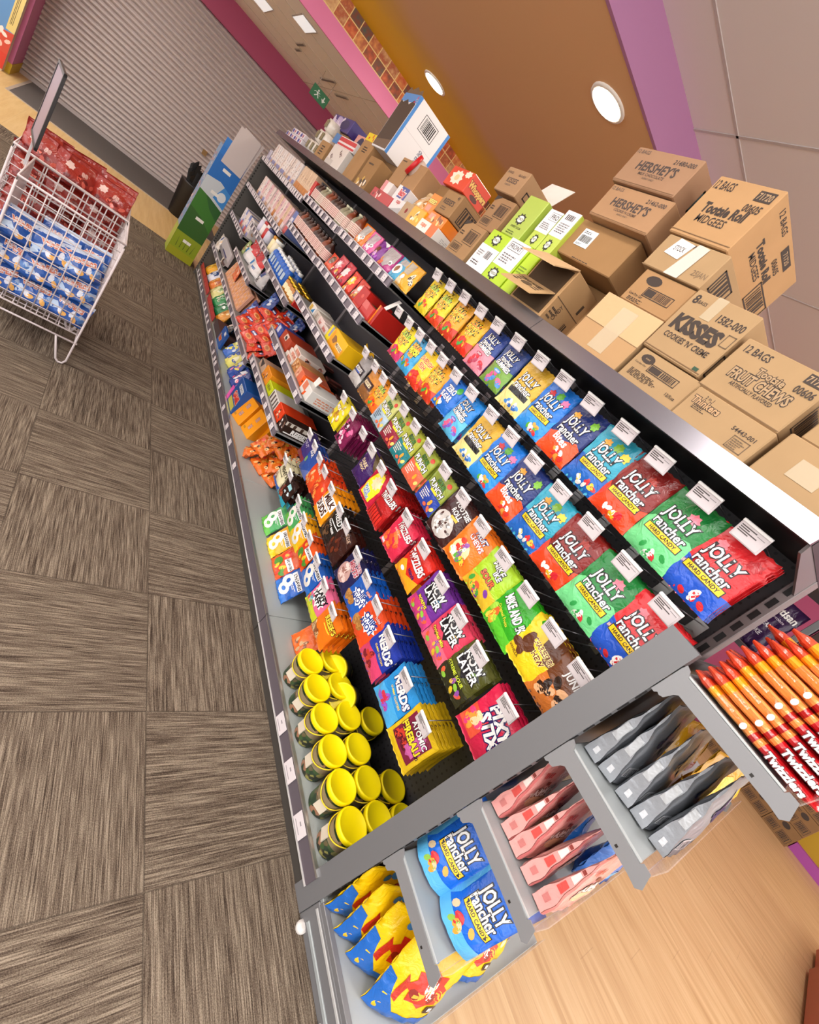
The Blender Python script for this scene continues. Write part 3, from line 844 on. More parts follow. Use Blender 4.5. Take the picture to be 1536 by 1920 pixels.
DES = {
 'jr_red': (.150, .190, .030, 'd2262c', jr('d2262c', '1f53c0', .40, fruit=('ef7f8c', 'b01722'), cand=('f0ede6', 'd42a33', 'd42a33'), sub='AWESOME REDS!', wob=4)),
 'jr_green': (.152, .190, .030, '177a34', jr('177a34', '6fcf86', .46, fruit=('f07f92',), cand=('d6343c', 'f0ede6', '2f9a4a'), wob=6)),
 'jr_fire': (.150, .190, .030, '7e1a16', jr('7e1a16', 'e8431c', .42, fruit=('a82a1c',), cand=('f0ede6', 'f0b020', 'c8202c'), wob=9)),
 'jr_teal': (.145, .190, .030, '2a9ab4', jr('2a9ab4', '1d62b8', .40, fruit=('e6a23c', '7fae3a', 'f0c83a'), cand=('f0ede6', 'e8c84a', 'd6343c'), wob=11)),
 'jr_bites': (.148, .190, .030, '1c2f6e', jr('1c2f6e', 'ef4f1e', .38, fruit=('f2a63a', '7ab83a'), cand=('f4efe8', 'f0a040', 'd8342a'), bites=True, wob=13)),
 'jr_blue': (.146, .188, .030, '1570cc', jr('1570cc', '2a8fe0', .40, fruit=('d02c3c', '5fae3a', 'e06a9a'), cand=('f0ede6', 'e8a03a', 'd6343c', '5fae3a'), wob=15)),
 'jr_zero': (.140, .185, .026, 'd0a32c', jr('d0a32c', 'ead88a', .45, plate='1a1a1a', txt='ZERO SUGAR', fruit=('c8982a',), cand=('4a8ad0', 'f0ede6', '2a62b0'), wob=17)),
 'jr_sour': (.138, .175, .026, '1c3c7c', jg('6f9a3a', 'd85a8a', '4a8ad0')),
 'jr_pink': (.138, .175, .026, '1c3c86', jg('e68a9a', 'd0303c', 'b0405a')),
 'jr_gum': (.138, .175, .030, '1f7fd0', jg('5ab4dc', 'e65a82', '7a5ac0')),
 'zero': (.128, .135, .024, '1f6cc8', [('t', 'ZERO', .5, .66, .17, .5, WHT, '0f3f8a', 0, 0, .04), ('t', 'SUGAR', .5, .44, .17, .55, WHT, '0f3f8a', 0, 0, .04), ('c', .3, .18, .2, .1, ['d8343c', 'f0c020', 'f4efe8'], 6, 3, .09), ('e', .8, .8, .12, .1, '3fa040')]),
 'spk_y': (.135, .165, .030, 'f0d018', spk('f0d018', 'd8c020')),
 'spk_r': (.132, .165, .030, 'e9c61c', spk('e9c61c', 'd8401c')),
 'spk_o': (.130, .165, .030, 'e09a20', spk('e09a20', 'c8361c', c1='c04a1c')),
 'spk_w': (.130, .165, .030, 'e8a81c', spk('e8a81c', 'd8301c', ('SOUR', 'PATCH', 'KIDS'), c1='d83a2a')),
 'spk_p': (.130, .165, .026, 'f2d81c', spk('f2d81c', 'c8386a')),
 'spk_b': (.130, .165, .026, '3aa0d4', spk('3aa0d4', '3aa0d4', c1='e0402a', c2='f2d81c')),
 'swed': (.130, .165, .026, 'eec81c', [('p', [(0, 0), (1, 0), (1, .3), (.5, .4), (0, .25)], 'd8341c'), ('t', 'SWEDISH', .52, .7, .12, .8, 'd8202c', 'f6ee9a', 0, 0, .03), ('t', 'FISH', .5, .54, .13, .5, 'd8202c', 'f6ee9a', 0, 0, .03), ('c', .5, .24, .34, .1, ['d8202c', 'f0a020'], 7, 2, .12)]),
 'kis_s': (.120, .150, .030, '8f8a88', [('p', [(0, 0), (1, 0), (1, .3), (.5, .42), (0, .26)], 'b6b0ac'), ('p', [(.1, .36), (.9, .36), (.9, .6), (.1, .6)], '2a2024'), ('t', 'KISSES', .5, .48, .13, .7, 'e8e4e0', None, 0, 0, .03), ('r', .3, .38, .7, .43, '2a4a9a')]),
 'kis_g': (.120, .150, .030, 'c8801c', [('p', [(0, 0), (1, 0), (1, .3), (.5, .42), (0, .26)], '8a5a30'), ('p', [(.1, .34), (.9, .34), (.9, .6), (.1, .6)], '3a201c'), ('t', 'KISSES', .5, .47, .12, .7, 'f0d8b0', None, 0, 0, .03)]),
 'spk_or': (.128, .15, .026, 'ef9418', spk('ef9418', 'e86a1c', c2='d8301c')),
 'pun_w': (.130, .155, .016, 'c6c878', punch('a8bccb', '4a5a6a')),
 'pun_r': (.130, .155, .016, 'a4a83c', punch('8e2238')),
 'pun_t': (.130, .155, .016, 'a8ae3a', punch('1f7a80')),
 'pun_o': (.130, .155, .016, '9aa63a', punch('e2664a')),
 'pun_b': (.130, .155, .016, '8c9a3c', punch('28429e')),
 'tootsie': (.150, .175, .034, '3a1c1a', [('e', .45, .33, .40, .27, 'c9c2bc'), ('c', .45, .32, .34, .22, ['f2efec', '4a2a24', 'f2efec', '8a8480'], 42, 9, .05), ('t', 'TOOTSIE', .58, .82, .1, .7, 'f2eeea', None, -5, 0, .03), ('t', 'ROLL', .56, .69, .1, .4, 'f2eeea', None, -5, 0, .03), ('r', .5, .57, .74, .62, 'e8b02a')]),
 'frooties': (.140, .165, .030, 'e8761c', [('e', .42, .34, .30, .22, 'f4d8a0'), ('c', .42, .33, .34, .22, ['e03a2a', '5aa83a', 'f0c83a', '8a4aa0', 'f4efe8'], 16, 4, .11), ('t', 'FRUIT', .58, .82, .1, .5, WHT, '1a2a6a', -5, 0, .03), ('t', 'CHEWS', .58, .69, .1, .6, WHT, 'b02a1c', -5, 0, .03)]),
 'mike_s': (.135, .155, .026, 'a4cc2c', [('p', [(0, 0), (1, 0), (1, .34), (.5, .42), (0, .3)], 'd8b02a'), ('t', 'MIKE', .5, .78, .12, .5, WHT, BLK, -8, 0, .03), ('t', 'IKE', .62, .66, .11, .4, WHT, BLK, -8, 0, .03), ('t', 'SOUR', .5, .48, .12, .6, 'e0602a', '5a1c2a', -4, 0, .03), ('c', .48, .2, .36, .14, ['7a3a9a', 'e05a3a', '3f9a3a', 'f0c83a'], 12, 6, .1)]),
 'mike': (.145, .160, .026, '2fa01c', [('p', [(0, 0), (1, 0), (1, .2), (0, .34)], '58c02c'), ('t', 'MIKE AND IKE', .56, .58, .17, .86, WHT, '0f3a10', -14, 0, .04), ('t', 'Original Fruits', .4, .38, .06, .5, 'f2e040', None, -14), ('c', .25, .3, .18, .16, ['f0a030', 'e8642a', '9ad040', 'e8d84a'], 8, 6, .12)]),
 'charl': (.145, .150, .024, 'ecc81c', [('p', [(.45, 1), (1, 1), (1, .55), (.75, .5), (.5, .7)], '5a3018'), ('t', 'CHARLESTON', .62, .62, .1, .6, '6a2a1c', 'f4e08a', -4, 0, .03), ('t', 'CHEW', .6, .47, .1, .4, '6a2a1c', 'f4e08a', -4, 0, .03), ('t', 'VANILLA', .24, .18, .055, .34, '5a2a14', None, -4), ('c', .25, .42, .14, .16, ['5a3018'], 6, 3, .14)]),
 'junior': (.135, .150, .024, '6a3a1c', [('p', [(0, 0), (1, 0), (1, .4), (0, .5)], 'c8702a'), ('t', 'JUNIOR', .6, .74, .13, .6, WHT, None, -4, 0, .03), ('c', .42, .36, .32, .2, ['2a1408', 'e8b080'], 9, 5, .13)]),
 'pixy': (.150, .175, .022, 'd01f48', [('p', [(0, .1), (.5, .12), (.5, .5), (0, .5)], 'e2543a'), ('t', 'PIXY', .6, .7, .2, .62, WHT, '241a5a', -14, 0, .05), ('t', 'STIX', .58, .48, .2, .6, WHT, '241a5a', -14, 0, .05), ('c', .24, .3, .18, .2, ['f09a3a', 'e8407a', 'f4d0a0'], 12, 7, .1)]),
 'now_x': (.135, .165, .026, '4a4c1c', nowl('4a4c1c', '2a2a14', 'XTREME SOUR', 'c8d83a', '8ac040')),
 'now_o': (.135, .165, .024, 'd8405c', nowl('d8405c', 'e0647a', 'Original Mix', 'f2d43a', 'f0c020')),
 'now_m': (.135, .160, .024, '6a2c8c', nowl('6a2c8c', 'c83a7a', 'MORPHS', 'f2d43a', '3aa0d4')),
 'twz_mini': (.138, .150, .022, 'd0261c', [('p', [(0, 0), (1, 0), (1, .36), (.55, .22), (.2, .44), (0, .3)], 'f0a01c'), ('t', 'TWIZZLERS', .5, .6, .19, .86, WHT, '8a1014', -6, .15, .04), ('t', 'minis', .66, .36, .11, .4, '3a1c5a', None, -6, 0, .03), ('e', .3, .22, .09, .05, WHT)]),
 'twz_pink': (.130, .160, .022, 'd42a4a', [('c', .4, .3, .36, .22, ['e8502a', 'ef7a3a'], 14, 3, .12), ('t', 'TWIZZLERS', .6, .7, .15, .76, WHT, '8a1020', -4, .15, .04), ('t', 'pull n peel', .45, .55, .06, .5, 'f4c0b0', None, -4), ('r', .08, .06, .3, .14, 'e8e0f0')]),
 'twz_red': (.120, .165, .022, 'b01c1c', [('r', .05, .08, .8, .4, '7a1014'), ('t', 'TWIZZLERS', .5, .72, .16, .9, WHT, '5a0a10', 6, .15, .04)] + [('r', .1+.14*i, .05, .2+.14*i, .34, 'd02a20') for i in range(6)]),
 'lemon': (.128, .160, .022, 'c01c3a', [('p', [(.12, .1), (.8, .12), (.9, .55), (.66, .9), (.3, .86), (.1, .5)], 'ece02a'), ('s', .55, .62, .28, .2, 'e8d4a8', 9, 5, .8), ('t', 'WAR', .4, .32, .12, .4, '2a78c0', WHT, -10, 0, .03), ('t', 'HEADS', .46, .2, .1, .44, '2a78c0', WHT, -10, 0, .03)]),
 'purp': (.120, .150, .026, '3a1a5a', [('t', 'DARK', .4, .56, .12, .5, 'e0c8a0', None, -5, 0, .03), ('t', 'CHOC', .4, .42, .1, .45, 'e0c8a0', None, -5, 0, .03), ('p', [(.4, 1), (1, 1), (1, .6)], '5a4a2a')]),
 'magenta': (.128, .16, .022, '7a1c4a', [('c', .5, .45, .44, .34, ['e06a9a', 'c02a6a', 'f4d0dc', '3a1028'], 26, 6, .12)]),
 'yel_gum': (.130, .150, .022, 'e2d01c', [('c', .45, .3, .36, .2, ['a8742a', 'f4ecd0', 'c8902a'], 10, 3, .12), ('t', 'MILK', .36, .62, .12, .4, WHT, '8a6a1c', -6, 0, .03), ('c', .6, .68, .24, .12, ['c8a82a', 'e8e0c0'], 6, 4, .1)]),
 'fireball': (.140, .165, .020, 'ddb81c', [('r', .1, .18, .9, .86, '7a1c3a'), ('c', .36, .34, .2, .12, ['c83a2a', '5a1424'], 8, 5, .12), ('s', .7, .54, .22, .3, 'c05a9a', 8, 4, .8), ('t', 'ATOMIC', .56, .72, .11, .62, WHT, '3a1028', -3, 0, .03), ('t', 'FIREBALL', .52, .53, .15, .8, 'f2d02a', '3a1028', -3, 0, .04)]),
 'nerd_l': (.140, .160, .020, '2a8ed2', nerd('2a8ed2', '4aa8e0', 'c8304a', '8a5ac8')),
 'nerd_d': (.140, .165, .022, '2038a0', nerd('2038a0', 'd0406a', 'c83a2a', '7a1c2a')),
 'ahoy_r': (.145, .165, .026, 'e04a1c', ahoy('e04a1c')),
 'ahoy_b': (.140, .160, .026, '1a5ab8', ahoy('1a5ab8')),
 'milky': (.135, .165, .026, '1c1c4a', [('e', .4, .36, .34, .26, 'c29a92'), ('c', .4, .36, .28, .2, ['e8d0c8', '9a6a60', 'd8b8b0'], 16, 4, .1), ('t', 'STUFFED', .58, .8, .09, .6, 'a83a4a', 'e8d0d8', -6), ('t', 'MINTS', .6, .66, .13, .55, 'a83a4a', 'e8d0d8', -6, 0, .04)]),
 'brown': (.130, .165, .026, '35140f', [('t', 'REESE', .62, .8, .1, .5, 'c8a890', None, -10), ('c', .4, .35, .3, .2, ['6a2a14', '4a1a10'], 8, 3, .12)]),
 'reed': (.130, .165, .026, '1c1512', [('t', "REED'S", .56, .74, .17, .7, WHT, None, -12, 0, .02), ('r', .2, .56, .84, .585, WHT), ('t', 'ROOT BEER', .46, .46, .07, .7, WHT, None, -12, 0, .02), ('c', .3, .24, .22, .12, ['6a4a30', '2a1c14'], 8, 3, .12)]),
 'duds': (.138, .160, .028, 'ee9814', [('r', .2, .52, .96, .82, WHT), ('t', 'MILK', .58, .67, .2, .66, '4a2414', None, 0, 0, .05), ('r', .04, .2, .88, .5, WHT), ('t', 'DUDS', .46, .35, .22, .74, '4a2414', None, 0, 0, .05)]),
 'peanut': (.130, .155, .026, 'e04a1c', [('c', .4, .3, .34, .2, ['e8b880', 'd89a5a', 'e86a2a'], 12, 3, .12), ('t', 'Reese', .6, .74, .13, .6, 'f4e0c0', 'b02a1c', -6)]),
 'peanut2': (.130, .150, .028, 'd8411c', [('c', .5, .4, .4, .3, ['e88a3a', 'c8361c', 'e8a050'], 18, 6, .1)]),
 'blue': (.130, .160, .022, '2a4a96', [('t', 'BAR', .3, .7, .13, .4, WHT, None, -10), ('e', .2, .42, .12, .1, '7aa86a'), ('p', [(.3, 0), (1, 0), (1, .4)], '5a6aa8')]),
 'navy': (.115, .14, .022, '3a2c6e', [('t', 'NUT', .45, .6, .14, .5, 'c8b8d8', None, -8), ('p', [(0, 0), (1, 0), (1, .2), (0, .3)], '7a2a3a')]),
 'rpeanut': (.132, .160, .024, 'ea7414', [('p', [(0, 0), (.6, 0), (.5, .2), (0, .3)], '8a5a34'), ('c', .28, .14, .24, .1, ['c8a070', '8a4a20', 'e8c890'], 10, 2, .12), ('t', "REESE'S", .62, .66, .15, .66, 'f2d43a', '6a2a10', -4, 0, .04), ('r', .4, .5, .84, .53, 'f2d43a')]),
 'laffy': (.132, .155, .024, 'e06a92', [('p', [(0, 0), (1, 0), (1, .24), (0, .3)], 'c8d02a'), ('s', .48, .56, .44, .26, WHT, 10, 4, .86), ('t', 'LAFFY', .6, .68, .16, .62, BLK, None, 0, 0, .05), ('t', 'TAFFY', .5, .5, .17, .66, BLK, None, 0, 0, .05), ('c', .24, .3, .2, .12, ['3aa0d4', '6ab83a', 'f0c83a', 'd83a5a'], 9, 4, .1)]),
 'ls_b': (.135, .145, .022, '1c58b0', lsav('1c58b0', '2a70c8')),
 'ls_r': (.130, .140, .022, 'e2561c', [('e', .3, .62, .2, .2, 'd8321c'), ('e', .3, .62, .07, .07, 'f0a83a'), ('e', .36, .3, .2, .16, '4a8a2c'), ('r', .45, .5, .98, .72, WHT), ('t', 'LIFE SAVERS', .72, .61, .09, .5, '1c1c2a', None, 0, 0, .04), ('c', .7, .24, .22, .14, ['e8c02a', 'd8321c', '4a8a2c'], 7, 3, .12)]),
 'ls_y': (.135, .145, .022, 'f0ac18', lsav('f0ac18', 'e8c41c')),
 'ls_g': (.135, .145, .022, '46a05a', lsav('46a05a', '5cb43c')),
 'hers_b': (.130, .155, .032, '2a1411', [('p', [(0, 0), (1, 0), (1, .2), (0, .28)], '2a9ab0'), ('c', .3, .34, .24, .2, ['7a2a1c', '4a1c14', 'a85a40'], 14, 4, .13), ('r', .5, .6, .82, .74, '9ad0d8'), ('c', .68, .48, .2, .06, ['c8d8dc'], 4, 2, .06)]),
 'hers_c': (.132, .155, .034, 'dcd3ae', [('p', [(0, 0), (1, 0), (1, .16), (.5, .2), (0, .26)], '2a5ab0'), ('t', "HERSHEY'S", .64, .66, .15, .7, '33291c', None, -4, 0, .03), ('t', 'COOKIES N CREME', .5, .5, .06, .6, '4a4032', None, -4), ('c', .26, .3, .2, .12, ['f0e8d0', 'a8503a', '7a4a3a'], 9, 4, .12)]),
}
TOP, SEC, THI, FOU, FIF, LOW = 'top peg row', 'second-highest peg row', 'third-highest peg row', 'fourth-highest peg row', 'fifth-highest peg row', 'lowest peg row'
ROWS = [
 (TOP, 1.656, [(.318, 'jr_red', 3, 'red and blue hard candy bag'), (.445, 'jr_green', 3, 'green watermelon hard candy bag'), (.59, 'jr_fire', 3, 'dark red and orange hard candy bag'), (.72, 'jr_teal', 3, 'teal and blue hard candy bag'),
   (.865, 'jr_bites', 4, 'navy and orange bites bag'), (1.005, 'jr_blue', 4, 'bright blue hard candy bag'), (1.14, 'jr_zero', 2, 'gold sugar-free hard candy bag'), (1.285, 'jr_sour', 2, 'navy and green gummies bag'), (1.43, 'jr_pink', 2, 'navy and pink gummies bag'),
   (1.565, 'spk_w', 2, 'amber and red sour sweets bag'), (1.71, 'spk_o', 3, 'dark orange sour sweets bag'), (1.85, 'spk_r', 3, 'yellow and red sour sweets bag'), (1.99, 'spk_y', 3, 'all-yellow sour sweets bag')]),
 (SEC, 1.422, [(.297, 'jr_red', 2, 'red and blue hard candy bag'), (.43, 'jr_green', 3, 'green watermelon hard candy bag'), (.572, 'jr_fire', 3, 'dark red and orange hard candy bag'), (.713, 'jr_teal', 2, 'teal and blue hard candy bag'),
   (.855, 'jr_bites', 3, 'navy and orange bites bag'), (.995, 'jr_blue', 5, 'bright blue hard candy bag'), (1.13, 'jr_zero', 2, 'gold sugar-free hard candy bag'), (1.28, 'jr_gum', 4, 'light blue and pink gummies bag'), (1.415, 'zero', 3, 'small plain blue sugar-free bag'),
   (1.545, 'spk_o', 2, 'orange sour sweets bag'), (1.665, 'swed', 2, 'yellow and red chewy fish bag'), (1.79, 'spk_b', 4, 'light blue sour sweets bag'), (1.92, 'spk_p', 2, 'yellow and pink sour sweets bag')]),
 (THI, 1.170, [(.288, 'junior', 2, 'brown and caramel candy bag'), (.408, 'charl', 3, 'yellow vanilla chew pouch'), (.535, 'mike', 2, 'green fruit jelly bag'), (.67, 'mike_s', 2, 'lime and yellow sour jelly bag'),
   (.81, 'frooties', 3, 'orange fruit chews bag'), (.95, 'tootsie', 2, 'brown clear-window bag of rolls'), (1.10, 'pun_b', 1, 'olive and royal blue straws bag'), (1.25, 'pun_o', 2, 'olive and coral straws bag'), (1.39, 'pun_t', 2, 'olive and teal straws bag'),
   (1.52, 'pun_r', 2, 'olive and dark red straws bag'), (1.665, 'pun_w', 3, 'olive and pale blue straws bag'), (1.79, 'spk_or', 2, 'orange sour sweets bag'), (1.91, 'kis_g', 2, 'gold and brown chocolate drops bag'), (2.06, 'kis_s', 3, 'silver chocolate drops bag')]),
 (FOU, .946, [(.322, 'pixy', 3, 'crimson powder straws bag'), (.487, 'now_x', 2, 'olive and black sour chews bag'), (.62, 'now_o', 3, 'pinkish red chews bag'), (.755, 'now_m', 3, 'purple and magenta chews bag'),
   (.91, 'twz_mini', 3, 'red and yellow liquorice minis bag'), (1.07, 'twz_pink', 4, 'pinkish crimson liquorice bag'), (1.245, 'twz_red', 8, 'dark red liquorice twists bag'), (1.37, 'lemon', 2, 'yellow and crimson sour sweets bag'), (1.50, 'purp', 2, 'dark purple chocolate bag'),
   (1.80, 'magenta', 6, 'crinkled magenta wrapped sweets bag'), (1.955, 'yel_gum', 2, 'lemon yellow sweets bag')]),
 (FIF, .668, [(.425, 'fireball', 7, 'yellow and maroon fireball sweets bag'), (.572, 'nerd_l', 5, 'sky blue crunchy gummies bag'), (.735, 'nerd_d', 6, 'navy and pink crunchy gummies bag'), (.87, 'ahoy_r', 5, 'orange-red mini cookies bag'),
   (.995, 'ahoy_b', 4, 'royal blue mini cookies bag'), (1.12, 'milky', 4, 'navy bag picturing round mints'), (1.285, 'brown', 3, 'dark brown candy bag'), (1.39, 'reed', 3, 'black root beer candy bag'), (1.535, 'duds', 5, 'amber milk caramels bag'),
   (1.665, 'peanut2', 4, 'glossy orange peanut sweets bag'), (1.77, 'peanut', 4, 'orange-red peanut sweets bag'), (1.875, 'blue', 3, 'mid blue bars bag'), (1.985, 'navy', 2, 'violet nut bar bag')]),
 (LOW, .452, [(1.0, 'rpeanut', 5, 'bright orange peanut candy bag'), (1.135, 'laffy', 2, 'pink and white taffy bag'), (1.275, 'ls_b', 3, 'blue ring mints bag'), (1.415, 'ls_r', 3, 'orange-red fruit rings bag'), (1.54, 'ls_y', 3, 'yellow ring mints bag'),
   (1.67, 'ls_g', 3, 'green ring mints bag'), (1.88, 'hers_b', 3, 'dark brown and teal chocolate bag'), (2.02, 'hers_c', 4, 'cream and blue chocolate bag')]),
]
ORD = ['', 'second', 'third', 'fourth', 'fifth', 'sixth', 'seventh', 'eighth']
BAGS = {}
rb = random.Random(11)
def get_bag(key, loc, rot, label, group):
    if key not in BAGS:
        w, h, t, base, art = DES[key]
        if not key.startswith('jr') and not key.startswith('spk'): w, h = w*1.07, h*1.05
        o = pouch('candy_bag', w, h, t, base, art, 'film', seed=len(BAGS)+1)
        BAGS[key] = o; o.location = loc; o.rotation_euler = rot
    else: o = dup(BAGS[key], loc, rot)
    return setp(o, label, 'candy bag', group)
for row, hz, items in ROWS:
    for y, key, n, desc in items:
        place_hook(y, hz, 'ticketed peg hook of the %s, %s' % (desc, row))
        w, h, t, base, art = DES[key]
        x = 1.194 + t*.35
        for k in range(n):
            if k == 0: lab = '%s at the front of its hook, %s' % (desc, row)
            else: lab = '%s, %s back on its hook, %s' % (desc, ORD[k], row)
            tilt = R(rb.uniform(-1, 1) + (4.0 if k == 0 else 4.0-2.0*min(k, 2)))
            get_bag(key, (x, y + rb.uniform(-.003, .003), hz-.0022), (tilt*0 + R(rb.uniform(0, 1.5)), 0, RZ + R(rb.uniform(-2.5, 2.5))), lab, 'bags on the ' + row)
            x += t*1.02
            if x > 1.46: break
# two ticket hooks that hold nothing, as in the photo
place_hook(2.055, 1.422, 'bare wire peg hook with price ticket at the far end, second-highest peg row')
place_hook(1.63, .946, 'bare wire peg hook with price ticket between dark purple and magenta bags')
# ================================================================ CARTONS ON THE TOP SHELF
ZT = 1.769
KR = 'a98b66'
PRN = '3a2e26'
def put(o, x, y0, z, name, label, cat='box', group=None, y1=None):
    o.location = (x, (y0+y1)/2 if y1 is not None else y0, z); o.rotation_euler = (0, 0, RZ); o.name = name
    return setp(o, label, cat, group)
def kbox(x, y0, y1, z0, z1, d, label, front=(), right=(), base=KR, name='cardboard_box', group='cardboard boxes on the top shelf', tape=None, kind='card'):
    o = put(carton(name, y1-y0, d, z1-z0, base, front, right, kind=kind), x, y0, z0, name, label, 'box', group, y1)
    if tape:
        w, h = y1-y0, z1-z0; mb = MB()
        u0, v0, u1, v1 = tape
        mb.box(((u0-.5)*w, -.0014, v0*h), ((u1-.5)*w, .0002, v1*h), M('d9c8a8', 'milky')); mb.build('packing_tape', o)
    return o
def seam(v): return ('r', 0, v-.006, 1, v+.006, '7a5c3c')
def barc(x0, y0, x1, y1, s): return [('box', x0, y0, x1, y1, PRN, .012), ('bars', x0+.03, y0+.05, x1-.03, y1-.05, PRN, 16, s)]
# near end, lying low
kbox(1.150, .24, .435, ZT, 1.878, .30, 'plain tan cardboard box at the near right end of the top shelf', [('r', .0, .0, 1, .02, '8a6a48')], tape=(.3, .3, .62, .7))
kbox(1.158, .235, .42, 1.880, 1.97, .28, 'small plain cardboard box stacked on the nearest plain tan box', [('r', 0, .92, 1, .94, '8a6a48')])
kbox(1.140, .447, .662, ZT, 1.856, .30, 'flat cardboard box printed with outlined thinkers lettering under the fruit chews box',
     [('t', '2 in 1', .22, .84, .09, .2, PRN), ('t', 'Thinkers', .24, .66, .2, .36, 'b8936a', PRN, 0, 0, .03), ('lines', .12, .42, .3, .55, PRN, 3, 2), ('t', '54443-001', .78, .58, .12, .3, PRN), ('box', .72, .1, .92, .46, '6a5642', .008), ('lines', .74, .14, .9, .42, '6a5642', 5, 3)])
kbox(1.150, .668, .875, ZT, 1.866, .30, 'flat cardboard box with black barcodes and twelve-count print under the kisses box',
     [('e', .2, .78, .11, .13, PRN), ('t', 'brand', .2, .78, .05, .15, KR), ('box', .3, .5, .78, .74, PRN, .01), ('r', .32, .54, .5, .7, PRN), ('bars', .52, .54, .76, .7, PRN, 16, 5), ('lines', .1, .2, .6, .42, PRN, 6, 4), ('t', '12/5oz', .84, .3, .09, .2, PRN), ('t', 'Cow Dry 12ct', .16, .58, .05, .2, PRN)])
kbox(1.150, .455, .678, 1.859, 2.003, .27, 'cardboard fruit chews box marked twelve bags, near the right end',
     [('t', '12 BAGS', .22, .84, .13, .3, PRN, None, 0, 0, .02), ('t', 'Tootsie', .52, .62, .12, .3, KR, PRN, 0, 0, .03), ('t', 'FRUIT CHEWS', .5, .44, .17, .68, KR, PRN, 0, 0, .03), ('t', 'ARTIFICIALLY FLAVORED', .5, .28, .07, .5, PRN), ('r', .76, .78, .97, .94, PRN), ('t', '71720', .865, .86, .1, .18, KR, None, 0, 0, .02), ('t', '00606', .86, .66, .12, .2, PRN, None, 0, 0, .02), seam(.03)],
     [('box', .1, .2, .5, .7, PRN, .015), ('bars', .14, .26, .46, .64, PRN, 14, 6)])
kbox(1.146, .69, .885, 1.869, 2.052, .26, 'cardboard box printed kisses cookies and creme in black',
     [('t', '8', .1, .86, .13, .08, PRN, None, 0, 0, .03), ('t', 'BAGS', .22, .84, .05, .14, PRN), ('t', '1582-000', .76, .76, .11, .4, PRN, None, 0, 0, .02), ('t', 'KISSES', .46, .5, .22, .72, PRN, None, 0, 0, .06), ('t', "COOKIES 'N' CREME", .5, .29, .085, .74, PRN, None, 0, 0, .02), ('box', .86, .46, .98, .64, '6a5642', .01), ('r', .86, .05, .94, .1, '2c4a36'), seam(.04)],
     [('box', .04, .08, .6, .42, PRN, .02), ('r', .1, .14, .5, .36, '5a4636')], tape=(.34, .66, .5, 1.0))
kbox(1.148, .888, 1.118, ZT, 1.942, .27, 'plain tan cardboard box with clear tape and centre seam, no print',
     [('r', 0, 0, 1, .47, 'b08a5e'), ('r', 0, .47, 1, .485, '80623f'), ('r', 0, .485, 1, 1, 'c7a478')], tape=(.38, .1, .66, .9))  # upper half lighter: light on a tilted flap painted into the front
kbox(1.156, .892, 1.082, 1.946, 2.048, .26, 'brown cardboard box with oval logo and barcode between plain and stock boxes',
     [('e', .3, .76, .15, .14, PRN), ('box', .3, .3, .84, .58, PRN, .012), ('r', .32, .34, .5, .54, PRN), ('bars', .52, .34, .82, .54, PRN, 16, 8), ('t', 'Cow Dry 12ct', .22, .24, .07, .28, PRN), ('lines', .12, .06, .5, .18, PRN, 3, 9)], base='a8825a')
stock = kbox(1.150, .892, 1.108, 2.051, 2.152, .27, 'cardboard box bearing a white stock label and shiny tape',
     [('t', 'LARGE', .5, .88, .1, .3, PRN), ('t', '25JAN', .86, .28, .16, .22, '7a6248'), ('r', 0, .0, 1, .03, '80623f')],
     [('box', .1, .2, .44, .8, PRN, .02), ('bars', .14, .26, .4, .74, PRN, 8, 3), ('t', '25JAN', .74, .5, .2, .36, '7a6248')])
mb = MB(); w, h = .216, .101
mb.prism([(-.075, .050), (-.018, .044), (-.004, .092), (-.060, .098)], 'y', -.0016, -.0006, M('e6e2de', 'paper')); lb = mb.build('stock_label', stock); lb['label'] = 'white paper label reading stock'
mb = MB()
for tris, mat, L in art_tris([('t', 'STOCK', .5, .5, .3, .6, PRN)], .06, .05, 'paper'):
    mb.add([(-.072+p[0]+.004, -.0019, .046+p[1]) for q in tris for p in q], [(3*i, 3*i+1, 3*i+2) for i in range(len(tris))], mat)
mb.build('label_print', lb)
mb = MB(); mb.prism([(-.02, .0), (.03, .0), (.045, .095), (.006, .098)], 'y', -.0030, -.0026, M('e9e4da', 'milky')); mb.build('packing_tape', stock)
kbox(1.145, .912, 1.118, 2.155, 2.328, .34, 'large cardboard midgees box marked twelve bags on the topmost stack',
     [('t', '12 BAGS', .19, .86, .14, .3, PRN, None, 0, 0, .02), ('t', 'Tootsie Roll', .5, .5, .16, .66, PRN, None, 0, 0, .05), ('t', 'MIDGEES', .44, .32, .13, .46, PRN), ('r', .7, .76, .94, .92, PRN), ('t', '71720', .82, .84, .1, .2, KR, None, 0, 0, .02), ('t', '00605', .8, .64, .12, .24, PRN, None, 0, 0, .02), seam(.06)],
     [('t', '12 BAGS', .24, .88, .1, .3, PRN, None, 0, 0, .02), ('t', 'Tootsie Roll', .44, .5, .13, .5, PRN, None, 0, 0, .05), ('t', 'MIDGEES', .4, .34, .11, .36, PRN), ('r', .5, .78, .74, .92, PRN), ('t', '71720', .62, .85, .08, .2, KR), ('t', '00605', .6, .66, .1, .22, PRN), ('box', .62, .06, .98, .42, PRN, .012), ('bars', .66, .1, .94, .38, PRN, 14, 4)], base='b48d63')
kbox(1.19, 1.21, 1.50, 1.99, 2.122, .27, 'cardboard box with white barcode label behind the open flapped box',
     [('lines', .3, .04, .6, .08, PRN, 1, 2)], base='9c7850')
BOXL = [o for o in COL.objects if o.name.startswith('cardboard_box')][-1]
mb = MB(); mb.box((-.10, -.002, .045), (-.03, -.0004, .105), M('dfe6e8', 'paper')); q = mb.build('shipping_label', BOXL); q['label'] = 'white shipping label with barcode'
mb = MB()
